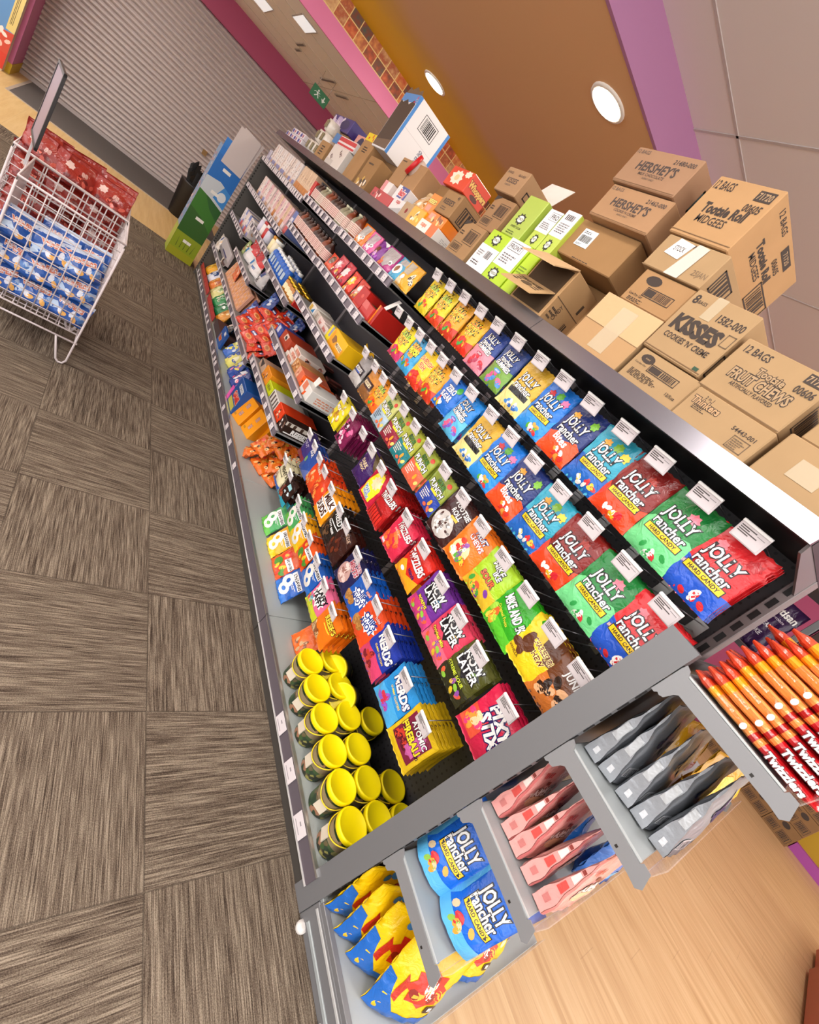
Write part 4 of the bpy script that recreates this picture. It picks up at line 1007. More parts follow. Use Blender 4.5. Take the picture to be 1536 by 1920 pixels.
for tris, mat, L in art_tris([('bars', .1, .25, .9, .65, PRN, 20, 3), ('lines', .1, .75, .9, .92, PRN, 2, 3), ('lines', .1, .06, .6, .18, PRN, 2, 4)], .07, .06, 'paper'):
    mb.add([(-.10+p[0], -.0024, .045+p[1]) for t_ in tris for p in t_], [(3*i, 3*i+1, 3*i+2) for i in range(len(tris))], mat)
mb.build('label_print', q)
kbox(1.31, 1.215, 1.54, ZT, 1.987, .20, 'brown cardboard box with black round mark beneath the white-labelled box', [], [('e', .4, .6, .2, .1, PRN)], base='96724c')
H1 = lambda n, s: [('t', '12 BAGS', .13, .88, .1, .2, '5a4a40'), ('t', n, .8, .8, .12, .34, '4a3e38', None, 0, 0, .02), ('t', "HERSHEY'S", .5, .54, .24, .6, '4a3e38', None, 0, 0, .03), ('t', s, .5, .34, .08, .4, '5a4a40'), ('t', 'SUPPLY ONLY', .5, .24, .05, .36, '6a5a4c'), seam(.05)]
HS = [('box', .3, .2, .78, .8, '2c3a38', .03), ('lines', .36, .28, .72, .72, '4a4a44', 5, 3)]
kbox(1.155, 1.185, 1.462, 2.125, 2.236, .27, 'cardboard chocolate box numbered 21462, lower of the two stacked at the back', H1('21462-000', 'COOKIE N CREME'), HS, base='a98361')
kbox(1.145, 1.202, 1.476, 2.239, 2.356, .27, 'cardboard chocolate box numbered 21480, upper of the two against the ceiling', H1('21480-000', 'MILK CHOCOLATE'), HS, base='a07c60')
# open carton with its flaps out
ob = put(carton('open_carton', .20, .17, .185, 'b18c62', [], [('r', 0, .47, 1, .485, '5a4632'), ('t', 'CANDY', .3, .3, .1, .3, PRN, None, 90), ('lines', .1, .12, .3, .36, PRN, 3, 4), ('lines', .7, .56, .8, .94, PRN, 1, 3), ('bars', .66, .1, .8, .3, PRN, 5, 3)], open_top=False), 1.152, 1.285, ZT, 'open_carton', 'open cardboard carton with flaps folded out beside the lime pouches', 'box', None, 1.485)
mb = MB(); mb.box((-.088, -.002, .012), (.088, .001, .173), M('4a3a2a', 'card')); mb.build('dark_opening_sheet', ob)  # dark sheet on the closed front, painting in the shaded inside
mb = MB(); mb.prism([(0, 0), (0, .004), (-.098, -.052), (-.098, -.056)], 'x', -.098, .10, M('c9a67c', 'card')); mb.build('flap', ob, (0, 0, .184))
mb = MB(); mb.prism([(0, 0), (0, .004), (-.085, -.058), (-.085, -.062)], 'x', -.11, .085, M('bd9a6e', 'card'))
fl = mb.build('flap', ob, (0, 0, .088))
mb = MB()
for tris, mat, L in art_tris([('t', 'SOUR PATCH', .5, .66, .14, .6, PRN, None, 0, 0, .03), ('e', .5, .42, .16, .14, '5a4632'), ('lines', .1, .3, .3, .8, PRN, 4, 5), ('lines', .7, .3, .9, .8, PRN, 4, 6)], .19, .08, 'paper'):
    mb.add([(-.105+p[0], -.083+p[1], .0055-(.083-p[1])*.73) for t_ in tris for p in t_], [(3*i, 3*i+1, 3*i+2) for i in range(len(tris))], mat)
mb.build('flap_print', fl)
# lime and white pouch boxes
LM = 'a9c81e'
def face(cx, cy): return [('s', cx, cy, .24, .15, '1c2410', 9, 3, .8), ('e', cx, cy, .15, .08, 'eef0e0'), ('t', 'PUNCH', cx, cy, .06, .24, '1c2410', None, 0, 0, .03)]
G2 = 'lime and white sweet boxes on the top shelf'
kbox(1.16, 1.685, 1.815, 1.945, 2.112, .14, 'tall lime green box with black sweet logo standing above the white front cards', face(.42, .44) + [('t', 'SWEET SOUR', .48, .24, .05, .6, '2a3410'), ('lines', .2, .06, .8, .16, '4a5a1c', 2, 3)], base='a4b84a', name='sweet_box', group=G2, kind='gloss')
kbox(1.145, 1.56, 1.70, ZT, 1.948, .16, 'lime box faced with a white card reading front, lower row', [('r', .02, .36, .96, .98, 'e4e2e2'), ('box', .12, .74, .78, .92, '2a2626', .014), ('t', 'FRONT', .45, .83, .1, .56, '2a2626'), ('lines', .15, .46, .8, .68, '6a6666', 4, 3)] + face(.4, .18), base=LM, name='sweet_box', group=G2, kind='gloss')
kbox(1.145, 1.702, 1.842, ZT, 1.94, .16, 'white and lime box with small barcode left of the front card', [('r', .0, .0, 1, .62, 'dedcdc'), ('bars', .5, .34, .8, .52, '2a2626', 10, 3), ('lines', .1, .12, .7, .24, '2a2626', 2, 3), ('lines', .1, .34, .4, .5, '6a6666', 3, 4)] + face(.5, .8), base=LM, name='sweet_box', group=G2, kind='gloss')
kbox(1.15, 1.49, 1.556, ZT, 1.93, .16, 'narrow lime green box squeezed between front card and open carton', [('lines', .1, .5, .8, .7, '6a8a1c', 3, 4)], base='b0d020', name='sweet_box', group=G2, kind='gloss')
kbox(1.17, 1.495, 1.575, 1.952, 2.118, .15, 'white-topped lime box with barcode card, right of the upper pair', [('r', .0, .4, 1, 1, 'e0dedf'), ('bars', .2, .8, .8, .92, '2a2626', 12, 5), ('lines', .15, .5, .85, .74, '6a6666', 5, 5)] + face(.5, .2), base='b2c44a', name='sweet_box', group=G2, kind='gloss')
kbox(1.17, 1.58, 1.66, 1.952, 2.10, .15, 'white-topped lime box with cut-off front card, left of the upper pair', [('r', .0, .4, 1, 1, 'dcdadb'), ('box', .3, .74, 1, .94, '2a2626', .014), ('t', 'FRO', .66, .84, .12, .5, '2a2626'), ('lines', .15, .5, .85, .68, '6a6666', 4, 6)] + face(.5, .2), base='b2c44a', name='sweet_box', group=G2, kind='gloss')
# narrow brown barcode boxes and small one on top
BC = barc(.1, .1, .56, .36, 4) + barc(.42, .42, .92, .84, 6) + [('p', [(0, 1), (.3, 1), (0, .84)], PRN), ('lines', .08, .6, .34, .74, PRN, 2, 3)]
kbox(1.14, 1.87, 2.045, ZT, 1.918, .2, 'narrow brown box with two black barcodes, lower of two', BC, base='a37f5a')
kbox(1.155, 1.845, 2.0, 1.921, 2.06, .2, 'narrow brown box with two black barcodes, upper of two', BC, base='9c7856')
kbox(1.15, 1.89, 2.06, 2.075, 2.178, .17, 'small brown box lettered kisses beneath the white raised flap', [('t', 'KISSES', .5, .52, .2, .66, '5a463a', None, 0, 0, .03), ('t', '24 BAGS', .2, .8, .1, .26, '5a463a'), ('t', '00-0-420', .74, .78, .1, .3, '5a463a'), ('lines', .3, .3, .7, .38, '6a5a4c', 2, 3)], [('box', .2, .2, .6, .5, PRN, .03)], base='a88462')
o = [q for q in COL.objects if q.name.startswith('cardboard_box')][-1]
mb = MB(); mb.prism([(0, 0), (.003, 0), (.05, .11), (.047, .11)], 'x', -.085, .085, M('e6e0d6', 'card')); f = mb.build('flap', o, (0, .168, .10)); f['label'] = 'white raised flap'
# the brown boxes with orange packs around the red box
red = kbox(1.28, 2.52, 2.765, 2.062, 2.165, .15, 'bright red malted milk box with white burst, standing on a brown box', [('s', .42, .5, .28, .42, 'f2e6d0', 9, 4, .35), ('e', .42, .5, .1, .16, 'e8c890'), ('s', .8, .8, .16, .2, 'f2e6d0', 7, 5, .4)], [('t', 'Whoppers', .5, .5, .3, .9, 'e8b85a', '7a1c14', 0, 0, .05), ('e', .5, .2, .2, .12, '5a2a14')], base='d8401c', name='malted_milk_box', kind='gloss')
kbox(1.30, 2.5, 2.8, ZT, 2.06, .2, 'brown cardboard box under the bright red box, mostly hidden', base='8f6d48')
kbox(1.155, 2.225, 2.395, ZT+.118, 1.997, .24, 'small brown box lettered in black on the orange packs', [('t', "REESE'S", .5, .55, .22, .66, '4a3a30', None, 0, 0, .03), ('lines', .25, .18, .7, .36, '5a463a', 2, 3), ('t', '48', .84, .84, .14, .14, '4a3a30')], [('box', .16, .1, .9, .8, PRN, .02), ('bars', .2, .16, .86, .74, PRN, 14, 3)], base='a07c56')
kbox(1.16, 2.23, 2.42, ZT+.06, ZT+.115, .22, 'orange chocolate cup tray with pink label under the small brown box', [('r', .1, .3, .4, .8, 'e8907a'), ('c', .6, .4, .3, .3, ['f4c88a', '8a4a1c'], 8, 3, .08)], base='e07818', name='sweet_tray', group='orange and white trays on the top shelf', kind='gloss')
kbox(1.14, 2.21, 2.41, ZT, ZT+.057, .22, 'white and orange tray at the shelf edge beside brown barcode boxes', [('r', .62, 0, 1, 1, 'e0641c'), ('t', 'cups', .3, .5, .4, .3, 'e0641c', None, 0, 0, .03)], [('lines', .2, .3, .8, .7, 'b8b0a8', 3, 3)], base='e2dcd2', name='sweet_tray', group='orange and white trays on the top shelf', kind='gloss')
kbox(1.15, 2.425, 2.58, ZT, ZT+.09, .2, 'yellow-orange chocolate cup box at the front of the top shelf', [('c', .5, .5, .34, .3, ['f4ecd0', '8a5a1c', 'f8d060'], 10, 4, .09)], base='eda41c', name='sweet_tray', group='orange and white trays on the top shelf', kind='gloss')
kbox(1.17, 2.43, 2.53, ZT+.092, ZT+.19, .18, 'orange chocolate cup pack standing on the yellow-orange box', [('t', "REESE'S", .5, .6, .2, .8, 'f6e070', '7a3a10', 0, 0, .04), ('r', .2, .1, .7, .4, 'e8907a')], base='e8841c', name='sweet_tray', group='orange and white trays on the top shelf', kind='gloss')
kbox(1.15, 2.585, 2.695, ZT, ZT+.085, .2, 'tan card box with small round red mark at shelf edge', [('e', .62, .5, .12, .16, '8a2a24')], base='b59a7c', name='sweet_tray', group='orange and white trays on the top shelf')
kbox(1.15, 2.70, 2.85, ZT, ZT+.075, .16, 'grey and white cups box with red lettering at shelf edge', [('p', [(0, 0), (1, .0), (1, .5)], 'a8a4a4'), ('t', 'cups', .5, .7, .3, .6, 'c8302a', None, 0, 0, .03)], base='d8d4d2', name='sweet_tray', group='orange and white trays on the top shelf', kind='gloss')
kbox(1.19, 2.83, 2.99, ZT+.062, ZT+.15, .1, 'blue and white bar box with red lettering on the red box', [('r', .0, .0, .3, 1, 'e0dcdc'), ('r', .3, .0, 1, 1, '2a3a8a'), ('t', 'Baby', .6, .55, .4, .56, 'c8202c', WHT, 0, 0, .05)], base='dcd8d8', name='sweet_tray', group='orange and white trays on the top shelf', kind='gloss')
kbox(1.15, 2.86, 3.19, ZT, ZT+.06, .2, 'open dark red display box at the front of the top shelf', [('c', .25, .5, .2, .3, ['e8d0c8', '7a1014'], 6, 3, .05)], base='b4202a', name='sweet_tray', group='orange and white trays on the top shelf', kind='gloss')
kbox(1.18, 3.05, 3.18, ZT+.062, ZT+.13, .12, 'white and pink small carton on the dark red display box', [('r', .0, .0, .4, 1, 'd88a8a')], base='e4dcd8', name='sweet_tray', group='orange and white trays on the top shelf', kind='gloss')
# clear bag of sweets, tub with red lid
o = pouch('sweet_bag', .20, .13, .08, 'd8b88a', [('c', .5, .4, .4, .34, ['e8c8a0', 'b87a3a', 'd8a060', 'f4e8d8'], 30, 3, .09), ('t', 'candy', .5, .8, .1, .4, 'e8e0a0')], 'film', 91, hole=False, stand=True)
o.location = (1.24, 2.69, ZT+.088); o.rotation_euler = (R(-14), 0, RZ); setp(o, 'crumpled clear bag of caramel sweets before the red-lidded tub', 'candy bag')
e = empty('sweet_tub', (1.30, 3.02, ZT+.262), RZ+R(-20), 'clear plastic tub with bright red screw lid lying on its side', 'tub')
mb = MB(); mb.lathe([(.04, .0), (.055, .01), (.057, .07), (.052, .085)], M('e8d0c0', 'milky'), 24); mb.build('tub', e, rot=(R(78), 0, 0))
mb = MB(); mb.lathe([(.060, .083), (.063, .086), (.063, .104), (.058, .108), (.0, .109)], M('c8141c', 'plastic'), 24); mb.build('lid', e, rot=(R(78), 0, 0))
kbox(1.22, 2.88, 3.25, ZT, ZT+.138, .16, 'plain brown box beneath the red-lidded tub', base='9a7650')
# big white and blue case, brown boxes behind
kbox(1.15, 3.4, 3.665, 2.022, 2.375, .285, 'large white and blue case with torn open front, topmost of the far boxes', [('r', 0, .86, 1, 1, '5a8cc8'), ('p', [(.03, .03), (.97, .03), (.97, .84), (.8, .9), (.6, .82), (.4, .9), (.2, .84), (.03, .88)], '4a392c'), ('p', [(.03, .03), (.97, .03), (.97, .2), (.03, .14)], '6e5844'), ('c', .9, .9, .08, .05, ['e8d8c0', 'c83a6a'], 4, 3, .04)],  # dark brown shapes paint the shaded interior onto the closed front
     [('r', 0, 0, 1, 1, 'e4e2e2'), ('r', .0, 0, .07, 1, '4a88cc'), ('r', .93, 0, 1, 1, '4a88cc'), ('r', .07, .50, .93, .504, 'bcb8b8'), ('box', .3, .64, .72, .9, '2a2626', .012), ('bars', .35, .67, .67, .87, '2a2626', 16, 2), ('t', 'OPEN OTHER END', .66, .27, .07, .5, '3a4a6a', None, 90), ('t', 'BOTTOM', .8, .27, .06, .3, '3a4a6a', None, 90)], base='dddada', name='white_case', kind='paper')
bigw = [q for q in COL.objects if q.name.startswith('white_case')][-1]
mb = MB(); mb.prism([(-.13, .0), (-.10, .04), (-.06, .022), (0, .045), (.06, .02), (.10, .03), (.13, .0)], 'y', .002, .005, M('7a6450', 'card')); mb.build('torn_flap', bigw, (0, 0, .353))
kbox(1.22, 2.88, 3.26, ZT+.14, 2.07, .16, 'brown cardboard box with black seam before the white and blue case', [('r', .5, .0, .52, 1, '5a4632'), ('lines', .05, .86, .3, .94, PRN, 1, 3), ('lines', .4, .8, .6, .94, PRN, 2, 4)], base='ac8660')
kbox(1.27, 3.3, 3.61, ZT, 2.02, .2, 'brown cardboard box in shade below the white and blue case', [('lines', .05, .7, .3, .9, PRN, 2, 5), ('t', 'S', .5, .5, .2, .1, PRN)], base='8a6a48')
kbox(1.155, 3.34, 3.56, ZT, 1.97, .1, 'upright brown carton with small print and open clear front', [('lines', .2, .75, .7, .85, PRN, 1, 5), ('c', .5, .16, .36, .12, ['c8a04a', 'e8d8c0', '4a3a30'], 10, 3, .1)], base='9c7850')
kbox(1.16, 3.63, 3.86, ZT, 2.09, .28, 'tall brown carton with yellow strip along its upper edge', [('r', .0, .84, 1, 1, 'e0c41c'), ('c', .5, .92, .4, .04, ['c83a1c'], 5, 3, .06), ('r', .0, .0, .3, .8, 'a07a4c'), ('lines', .3, .6, .7, .74, PRN, 3, 5)], base='a8825a')
# far stretch: white trays and packs
G3 = 'small packs at the far end of the top shelf'
kbox(1.155, 4.0, 4.38, ZT, 1.925, .16, 'white snack carton with red and dark letters, far along the top shelf', [('t', 'KIT', .25, .4, .18, .2, '5a2a24', None, -30, 0, .04), ('t', 'KAT', .7, .7, .18, .2, '5a2a24', None, -30, 0, .04), ('r', .0, .0, .5, .3, 'c8c0b8')], base='dcd4cc', name='snack_carton', group=G3, kind='gloss')
kbox(1.155, 4.47, 4.74, ZT, 1.905, .14, 'narrow brown carton standing between white rolls and white snack carton', [('lines', .3, .2, .7, .8, PRN, 4, 5)], base='a8845c', name='snack_carton', group=G3)
kbox(1.32, 3.98, 4.6, 1.96, 2.12, .12, 'pink biscuit carton with round dark picture behind the red and blue bag', [('e', .25, .62, .12, .3, '24244a'), ('e', .72, .32, .14, .3, '4a1c1c'), ('r', .9, 0, 1, 1, 'e8e0d8')], base='e0a090', name='snack_carton', group=G3, kind='gloss')
kbox(1.33, 3.98, 4.6, ZT, 1.957, .1, 'plain brown carton supporting the pink biscuit carton', base='8f6d48', name='snack_carton', group=G3)
kbox(1.26, 4.65, 5.25, 2.06, 2.17, .14, 'purple and white multipack box above the white rolls', [('c', .3, .5, .24, .4, ['dcd4e4', 'b8a8d0'], 7, 3, .1), ('e', .7, .5, .2, .36, '1c1c5a')], base='3a2c7a', name='snack_carton', group=G3, kind='gloss')
kbox(1.28, 4.65, 5.25, ZT, 2.057, .16, 'brown carton behind the white rolls under the purple multipack', base='8f6d48', name='snack_carton', group=G3)
kbox(1.17, 3.97, 4.55, 1.928, 2.0, .12, 'red white and blue snack bag lying on the white snack carton', [('r', 0, .0, .26, 1, '3a7ab8'), ('r', .26, .5, 1, .9, 'c8222a'), ('r', .26, .1, 1, .3, 'c8222a')], base='e4dedc', name='snack_carton', group=G3, kind='gloss')
kbox(1.30, 3.92, 3.97, ZT, 2.15, .2, 'thin teal card leaning beyond the tall brown carton', base='5aa49a', name='snack_carton', group=G3, kind='gloss')
k = 0
for (y, z) in ((5.3, ZT), (5.3, ZT+.05), (5.48, ZT), (5.66, ZT), (5.84, ZT), (5.48, ZT+.05), (5.66, ZT+.05)):
    kbox(1.155, y, y+.17, z, z+.048, .14, 'small purple and white packet at the far end of the top shelf, %s' % ('nearest lower', 'nearest upper', 'second lower', 'third lower', 'outermost lower', 'second upper', 'outermost upper')[k], [('e', .3, .5, .2, .36, '3a3a9a'), ('e', .75, .5, .14, .3, 'b86a7a')], base='e0dae0', name='snack_carton', group=G3, kind='gloss'); k += 1
rb2 = random.Random(5)
roll = None
for k, (y, z) in enumerate(((4.82, ZT), (4.98, ZT), (5.14, ZT), (4.86, ZT+.105), (5.02, ZT+.105), (4.94, ZT+.21))):
    lab = 'white wrapped roll pack with greenish window, %s of the far pile' % ('front lower', 'middle lower', 'rear lower', 'near upper', 'far upper', 'topmost')[k]
    if roll is None:
        mb = MB(); mb.lathe([(.02, 0), (.07, .006), (.075, .05), (.07, .098), (.02, .104)], M('ddd6cc', 'film'), 14)
        mb.box((-.03, -.0775, .02), (.03, -.07, .08), M('8a8260', 'film')); roll = mb.build('roll_pack'); o = roll
    else: o = dup(roll)
    o.location = (1.24, y, z); o.rotation_euler = (0, 0, RZ); setp(o, lab, 'pack', 'white roll packs on the top shelf')
# foil bags behind the near boxes
def foilbag(x, y, z, w, h, t, base, art, label, seed, rot=(0, 0, RZ), kind='film', name='foil_bag', cat='candy bag', group=None):
    o = pouch(name, w, h, t, base, art, kind, seed, hole=False, stand=True, rough=1.5)
    o.location = (x, y, z); o.rotation_euler = rot
    return setp(o, label, cat, group)
foilbag(1.46, .66, 2.005, .24, .14, .06, 'b0301c', [('p', [(0, .1), (1, .5), (1, .7), (0, .3)], 'e8b81c'), ('p', [(.2, .3), (.5, .4), (.5, .7), (.2, .6)], 'e4dedc'), ('c', .7, .5, .2, .3, ['e8e0e4', 'c8302a', '8a6ab0'], 9, 3, .08)], 'crinkled red yellow and silver bag behind the fruit chews box', 61, rot=(R(-25), 0, RZ))
foilbag(1.44, .42, 2.00, .26, .16, .06, 'c9c3c6', [('p', [(0, .1), (.8, .5), (.8, .7), (0, .3)], 'd8302a'), ('p', [(0, .3), (.8, .7), (.7, .8), (0, .4)], 'e8b01c'), ('c', .6, .3, .3, .2, ['e8e8ec', 'a8a0a8'], 9, 4, .1)], 'crinkled silver and red bag at the right edge behind the boxes', 62, rot=(R(-25), 0, RZ))
foilbag(1.46, .80, 2.056, .20, .06, .05, '6a3aa0', [('p', [(.1, .1), (.6, .2), (.5, .8), (.1, .7)], 'c05ab8')], 'purple foil bag peeking out behind the kisses box', 63)
foilbag(1.62, .47, 2.06, .3, .2, .1, 'b8aca8', [], 'pale crumpled clear bag behind the far side of the boxes', 64, kind='milky')
kbox(1.52, .36, .82, ZT, 1.995, .3, 'dark cardboard box behind the near front row of boxes', base='6a5a50')
kbox(1.53, .36, .6, 1.998, 2.055, .28, 'flat grey-brown cardboard lid beneath the pale clear bag', base='74645a')
# ================================================================ GOODS ON THE FAR SHELVES
ORDN = ['first', 'second', 'third', 'fourth', 'fifth', 'sixth', 'seventh', 'eighth', 'ninth', 'tenth', 'eleventh', 'twelfth', 'thirteenth', 'fourteenth']
BN = {2: 'the bay next to the hanging bags', 3: 'the second bay beyond the hanging bags', 4: 'the third bay beyond the hanging bags', 5: 'the farthest bay'}
CACHE = {}
rf = random.Random(21)
def proto(key, fn, loc, rot, label, cat, group):
    if key not in CACHE:
        o = fn(); CACHE[key] = o; o.location = loc; o.rotation_euler = rot
    else: o = dup(CACHE[key], loc, rot)
    for k in ('group',):
        if k in o: del o[k]
    return setp(o, label, cat, group)

# ---- thin wrapped packs standing like books
SP = [('dcd2cf', [('r', 0, 0, 1, .22, '8a8ab8'), ('r', .1, .3, .9, .8, 'ece4e0'), ('c', .5, .5, .3, .25, ['c89a7a', '5a4a6a'], 6, 3, .12)]),
      ('e0cfc6', [('r', 0, 0, 1, .18, 'c8a080'), ('c', .5, .55, .32, .3, ['b88a7a', 'f0e6e0', '6a5a5a'], 7, 5, .12)]),
      ('d8b898', [('r', 0, 0, 1, .3, 'c8803a'), ('c', .5, .6, .3, .22, ['f0dcc0', '8a5a3a'], 5, 6, .12)]),
      ('dcb0b0', [('r', 0, .0, 1, .25, 'e0d0d0'), ('c', .5, .6, .3, .25, ['b85a6a', 'f0e0e0', '6a5a8a'], 6, 7, .12)]),
      ('6a78b0', [('r', 0, .0, 1, .3, 'c85a5a'), ('r', .1, .4, .9, .7, 'dcd8e4')])]
def spine(y, z, wd, ht, si, label, group, x=1.165):
    def fn():
        w = wd
        return carton('snack_pack', w, .20, ht, SP[si][0], SP[si][1], [('c', .5, .5, .4, .4, ['c89a7a', 'ece0d8', '8a6a5a'], 12, si, .06)], kind='gloss', bev=.004)
    return proto(('sp', si, round(wd, 3), ht), fn, (x, y, z), (R(rf.uniform(-2, 2)), 0, RZ), label, 'snack pack', group)
def spines(y0, y1, n, z, ht, pat, what, where, group):
    pw = (y1-y0)/n
    for k in range(n):
        spine(y1 - pw*(k+.5), z, round(pw*.9, 3), ht, pat[k % len(pat)], '%s, %s from the far end %s' % (what, ORDN[k], where), group)
spines(5.23, 6.12, 11, SZ[(5, 0)], .195, [0, 1, 0], 'thin white wrapped pack', 'on the top shelf by the shutter', 'packs on the top shelf of the farthest bay')
spines(4.84, 5.18, 4, SZ[(4, 0)], .195, [1, 0], 'pale wrapped pack', 'of its bay on the top shelf', 'pale packs on the top shelf of the third bay')
spines(4.33, 4.81, 6, SZ[(4, 0)], .20, [2], 'orange-brown wrapped pack', 'of its bay on the top shelf', 'orange packs on the top shelf of the third bay')
spines(5.23, 5.85, 7, SZ[(5, 1)], .19, [1, 0, 3], 'pinkish wrapped pack', 'on the second shelf by the shutter', 'packs on the second shelf of the farthest bay')
spines(4.40, 5.18, 9, SZ[(4, 1)], .195, [3, 1, 3, 2], 'pink and tan wrapped pack standing', 'of its bay, second-highest shelf', 'packs on the second shelf of the third bay')
spine(4.31, SZ[(4, 1)], .09, .2, 4, 'blue and red wrapped pack ending the pink row on the second shelf', 'packs on the second shelf of the third bay')
spines(5.25, 5.85, 7, SZ[(5, 2)], .17, [0, 4, 1], 'white violet wrapped pack', 'on the third shelf by the shutter', 'packs on the third shelf of the farthest bay')
kb = lambda *a, **k: kbox(*a, **k)
G_SM = 'small cartons on the far shelves'
def sbox(x, y0, y1, z, h, d, base, front, label, right=(), name='sweet_carton', kind='gloss'):
    return kbox(x, y0, y1, z, z+h, d, label, front, right, base=base, name=name, group=G_SM, kind=kind)
sbox(1.16, 4.245, 4.31, SZ[(4, 0)], .16, .1, 'c8342a', [('e', .4, .3, .3, .2, 'e8e0e0')], 'red and pink packet at the near end of the orange packs, top shelf')
sbox(1.145, 6.125, 6.185, SZ[(5, 0)], .1, .02, 'd8d2e0', [('box', .0, .0, 1, 1, '3a2c6a', .06), ('lines', .2, .1, .8, .8, '3a2c6a', 6, 3)], 'white shelf card with violet border at the far end of the top shelf')

# ---- sauce bottles with pale labels
def bottle(kind):
    col, cap, lab, r_, h = kind
    e = empty('sauce_bottle', (0, 0, 0))
    mb = MB(); mb.lathe([(r_*.9, 0), (r_, .006), (r_, h*.62), (r_*.8, h*.74), (r_*.42, h*.86), (r_*.40, h*.93)], M(col, 'gloss'), 14); mb.build('bottle', e)
    mb = MB(); mb.lathe([(r_*.46, h*.92), (r_*.5, h*.93), (r_*.5, h), (r_*.4, h*1.005)], M(cap, 'plastic'), 12); mb.build('cap', e)
    mb = MB(); mb.lathe([(r_*1.012, h*.14), (r_*1.012, h*.56)], M(lab, 'paper'), 14, cap=False)
    for q in range(5):
        z_ = h*(.2+.07*q); mb.lathe([(r_*1.02, z_), (r_*1.02, z_+h*.02)], M('a85a54', 'paper'), 14, cap=False)
    mb.build('paper_label', e)
    return e
KB = [('3a1c14', '1c1414', 'd8bcb2', .036, .15), ('8a8268', 'c9c6a8', 'd4c8ba', .036, .145), ('7a3414', '5a2a14', 'd8c2b4', .036, .15)]
def bottles(y0, y1, n, z, pat, where, group):
    st = (y1-y0)/n
    for k in range(n):
        i = pat[k % len(pat)]
        o = proto(('bt', i), lambda: bottle(KB[i]), (1.18, y1-st*(k+.5), z), (0, 0, rf.uniform(0, 6)), '%s labelled sauce bottle, %s from far end %s' % (('dark brown', 'pale green', 'amber')[i], ORDN[k], where), 'bottle', group)
bottles(3.24, 4.19, 12, SZ[(3, 0)], [0, 0, 1, 1, 2, 2, 0], 'of the top shelf', 'sauce bottles on the top shelf')
bottles(3.24, 4.19, 11, SZ[(3, 1)], [0, 2, 0, 0], 'of the second-highest shelf', 'sauce bottles on the second-highest shelf')
bottles(3.06, 3.2, 2, SZ[(2, 0)], [1, 2], 'of the pair by orange pouch', 'sauce bottles beside the orange pouch')

# ---- standing pouches with silver panels
def stp(key, y, z, w, h, t, base, art, label, group, x=1.175, tilt=-6, kind='film', nm='sweet_pouch'):
    def fn(): return pouch(nm, w, h, t, base, art, kind, seed=len(CACHE)+200, hole=False, stand=True)
    return proto(key, fn, (x+t*.4, y, z), (R(tilt), 0, RZ+R(rf.uniform(-3, 3))), label, 'candy pouch', group)
GP = 'pouches on the top shelf of the nearest far bay'
sil = lambda a, b_: [('p', [(.2, .3), (.8, .42), (.8, .94), (.2, .94)], a), ('e', .74, .4, .1, .1, WHT), ('e', .74, .4, .05, .05, '3a2a2a'), ('c', .4, .18, .34, .12, [b_, WHT], 8, 3, .1)]
stp('p1', 3.0, SZ[(2, 0)], .18, .135, .03, 'e8761c', sil('b0aaa4', 'f0b070'), 'orange pouch with silver panel beside the last pale bottles', GP)
stp('p2', 2.83, SZ[(2, 0)], .16, .13, .03, 'dd5a96', sil('b4a2a8', 'f0a0c8'), 'hot pink pouch with silver panel, second along', GP)
stp('p3', 2.69, SZ[(2, 0)], .14, .125, .04, '7a2c8c', [('e', .4, .5, .2, .2, '6a3a24'), ('e', .5, .3, .16, .14, 'e8c8a0'), ('c', .4, .2, .4, .14, ['b05ac0', 'e0a0e8'], 7, 3, .1), ('p', [(.3, 1), (.9, 1), (.8, .8)], 'e6e2e0')], 'violet pouch with brown picture and torn white top', GP)
stp('p4', 2.53, SZ[(2, 0)], .21, .13, .03, 'b02c7c', [('p', [(.06, .3), (.6, .12), (.94, .5), (.9, .95), (.1, .95)], 'aba2a2'), ('e', .8, .42, .1, .1, WHT), ('e', .8, .42, .05, .05, '3a2a2a'), ('c', .2, .2, .18, .12, ['e8602a', 'f0a040'], 5, 3, .1)], 'wide magenta pouch with a large silver window', GP)
stp('p5', 2.375, SZ[(2, 0)], .12, .13, .03, '3a9ac0', [('e', .5, .46, .36, .24, WHT), ('e', .5, .46, .18, .16, '8a5a3a'), ('p', [(.3, .7), (.9, .7), (.9, .95), (.3, .95)], 'a8a4a0')], 'blue pouch picturing a white filled dumpling', GP)
stp('p6', 2.24, SZ[(2, 0)], .17, .14, .03, 'e8a41c', [('p', [(.1, .5), (.5, .5), (.5, .95), (.1, .95)], 'b4a894'), ('c', .7, .46, .2, .18, ['3a2c24', 'e8d8c0'], 6, 4, .12), ('e', .3, .36, .12, .1, WHT), ('p', [(.0, .0), (.6, .0), (.4, .26), (.0, .3)], 'ead0a0')], 'amber pouch overhanging the shelf end by the pegs', GP)
GR = 'red pouches on the second shelf of the nearest far bay'
def rp(c2, n): return [('s', .5, .55, .34, .28, c2, 8, n, .8), ('e', .5, .6, .14, .12, 'f0e8e0'), ('c', .5, .22, .4, .14, ['f0e0d0', 'e8b03a', '7a1014'], 8, n, .1)]
stp('r1', 3.17, SZ[(2, 1)], .13, .10, .03, 'd8401c', [('e', .6, .6, .3, .3, '6a4a34'), ('r', 0, 0, 1, .25, 'e86a4a')], 'small orange-red pouch with a brown cup, beside the bottles', GR)
stp('r2', 3.03, SZ[(2, 1)], .14, .135, .03, 'c02c3c', rp('e8a0a8', 2), 'crimson pouch with white spots, second from the bottles', GR)
stp('r3', 2.88, SZ[(2, 1)], .14, .14, .03, 'c8283a', rp('e8d8d8', 4), 'crimson pouch with pale star, third from the bottles', GR)
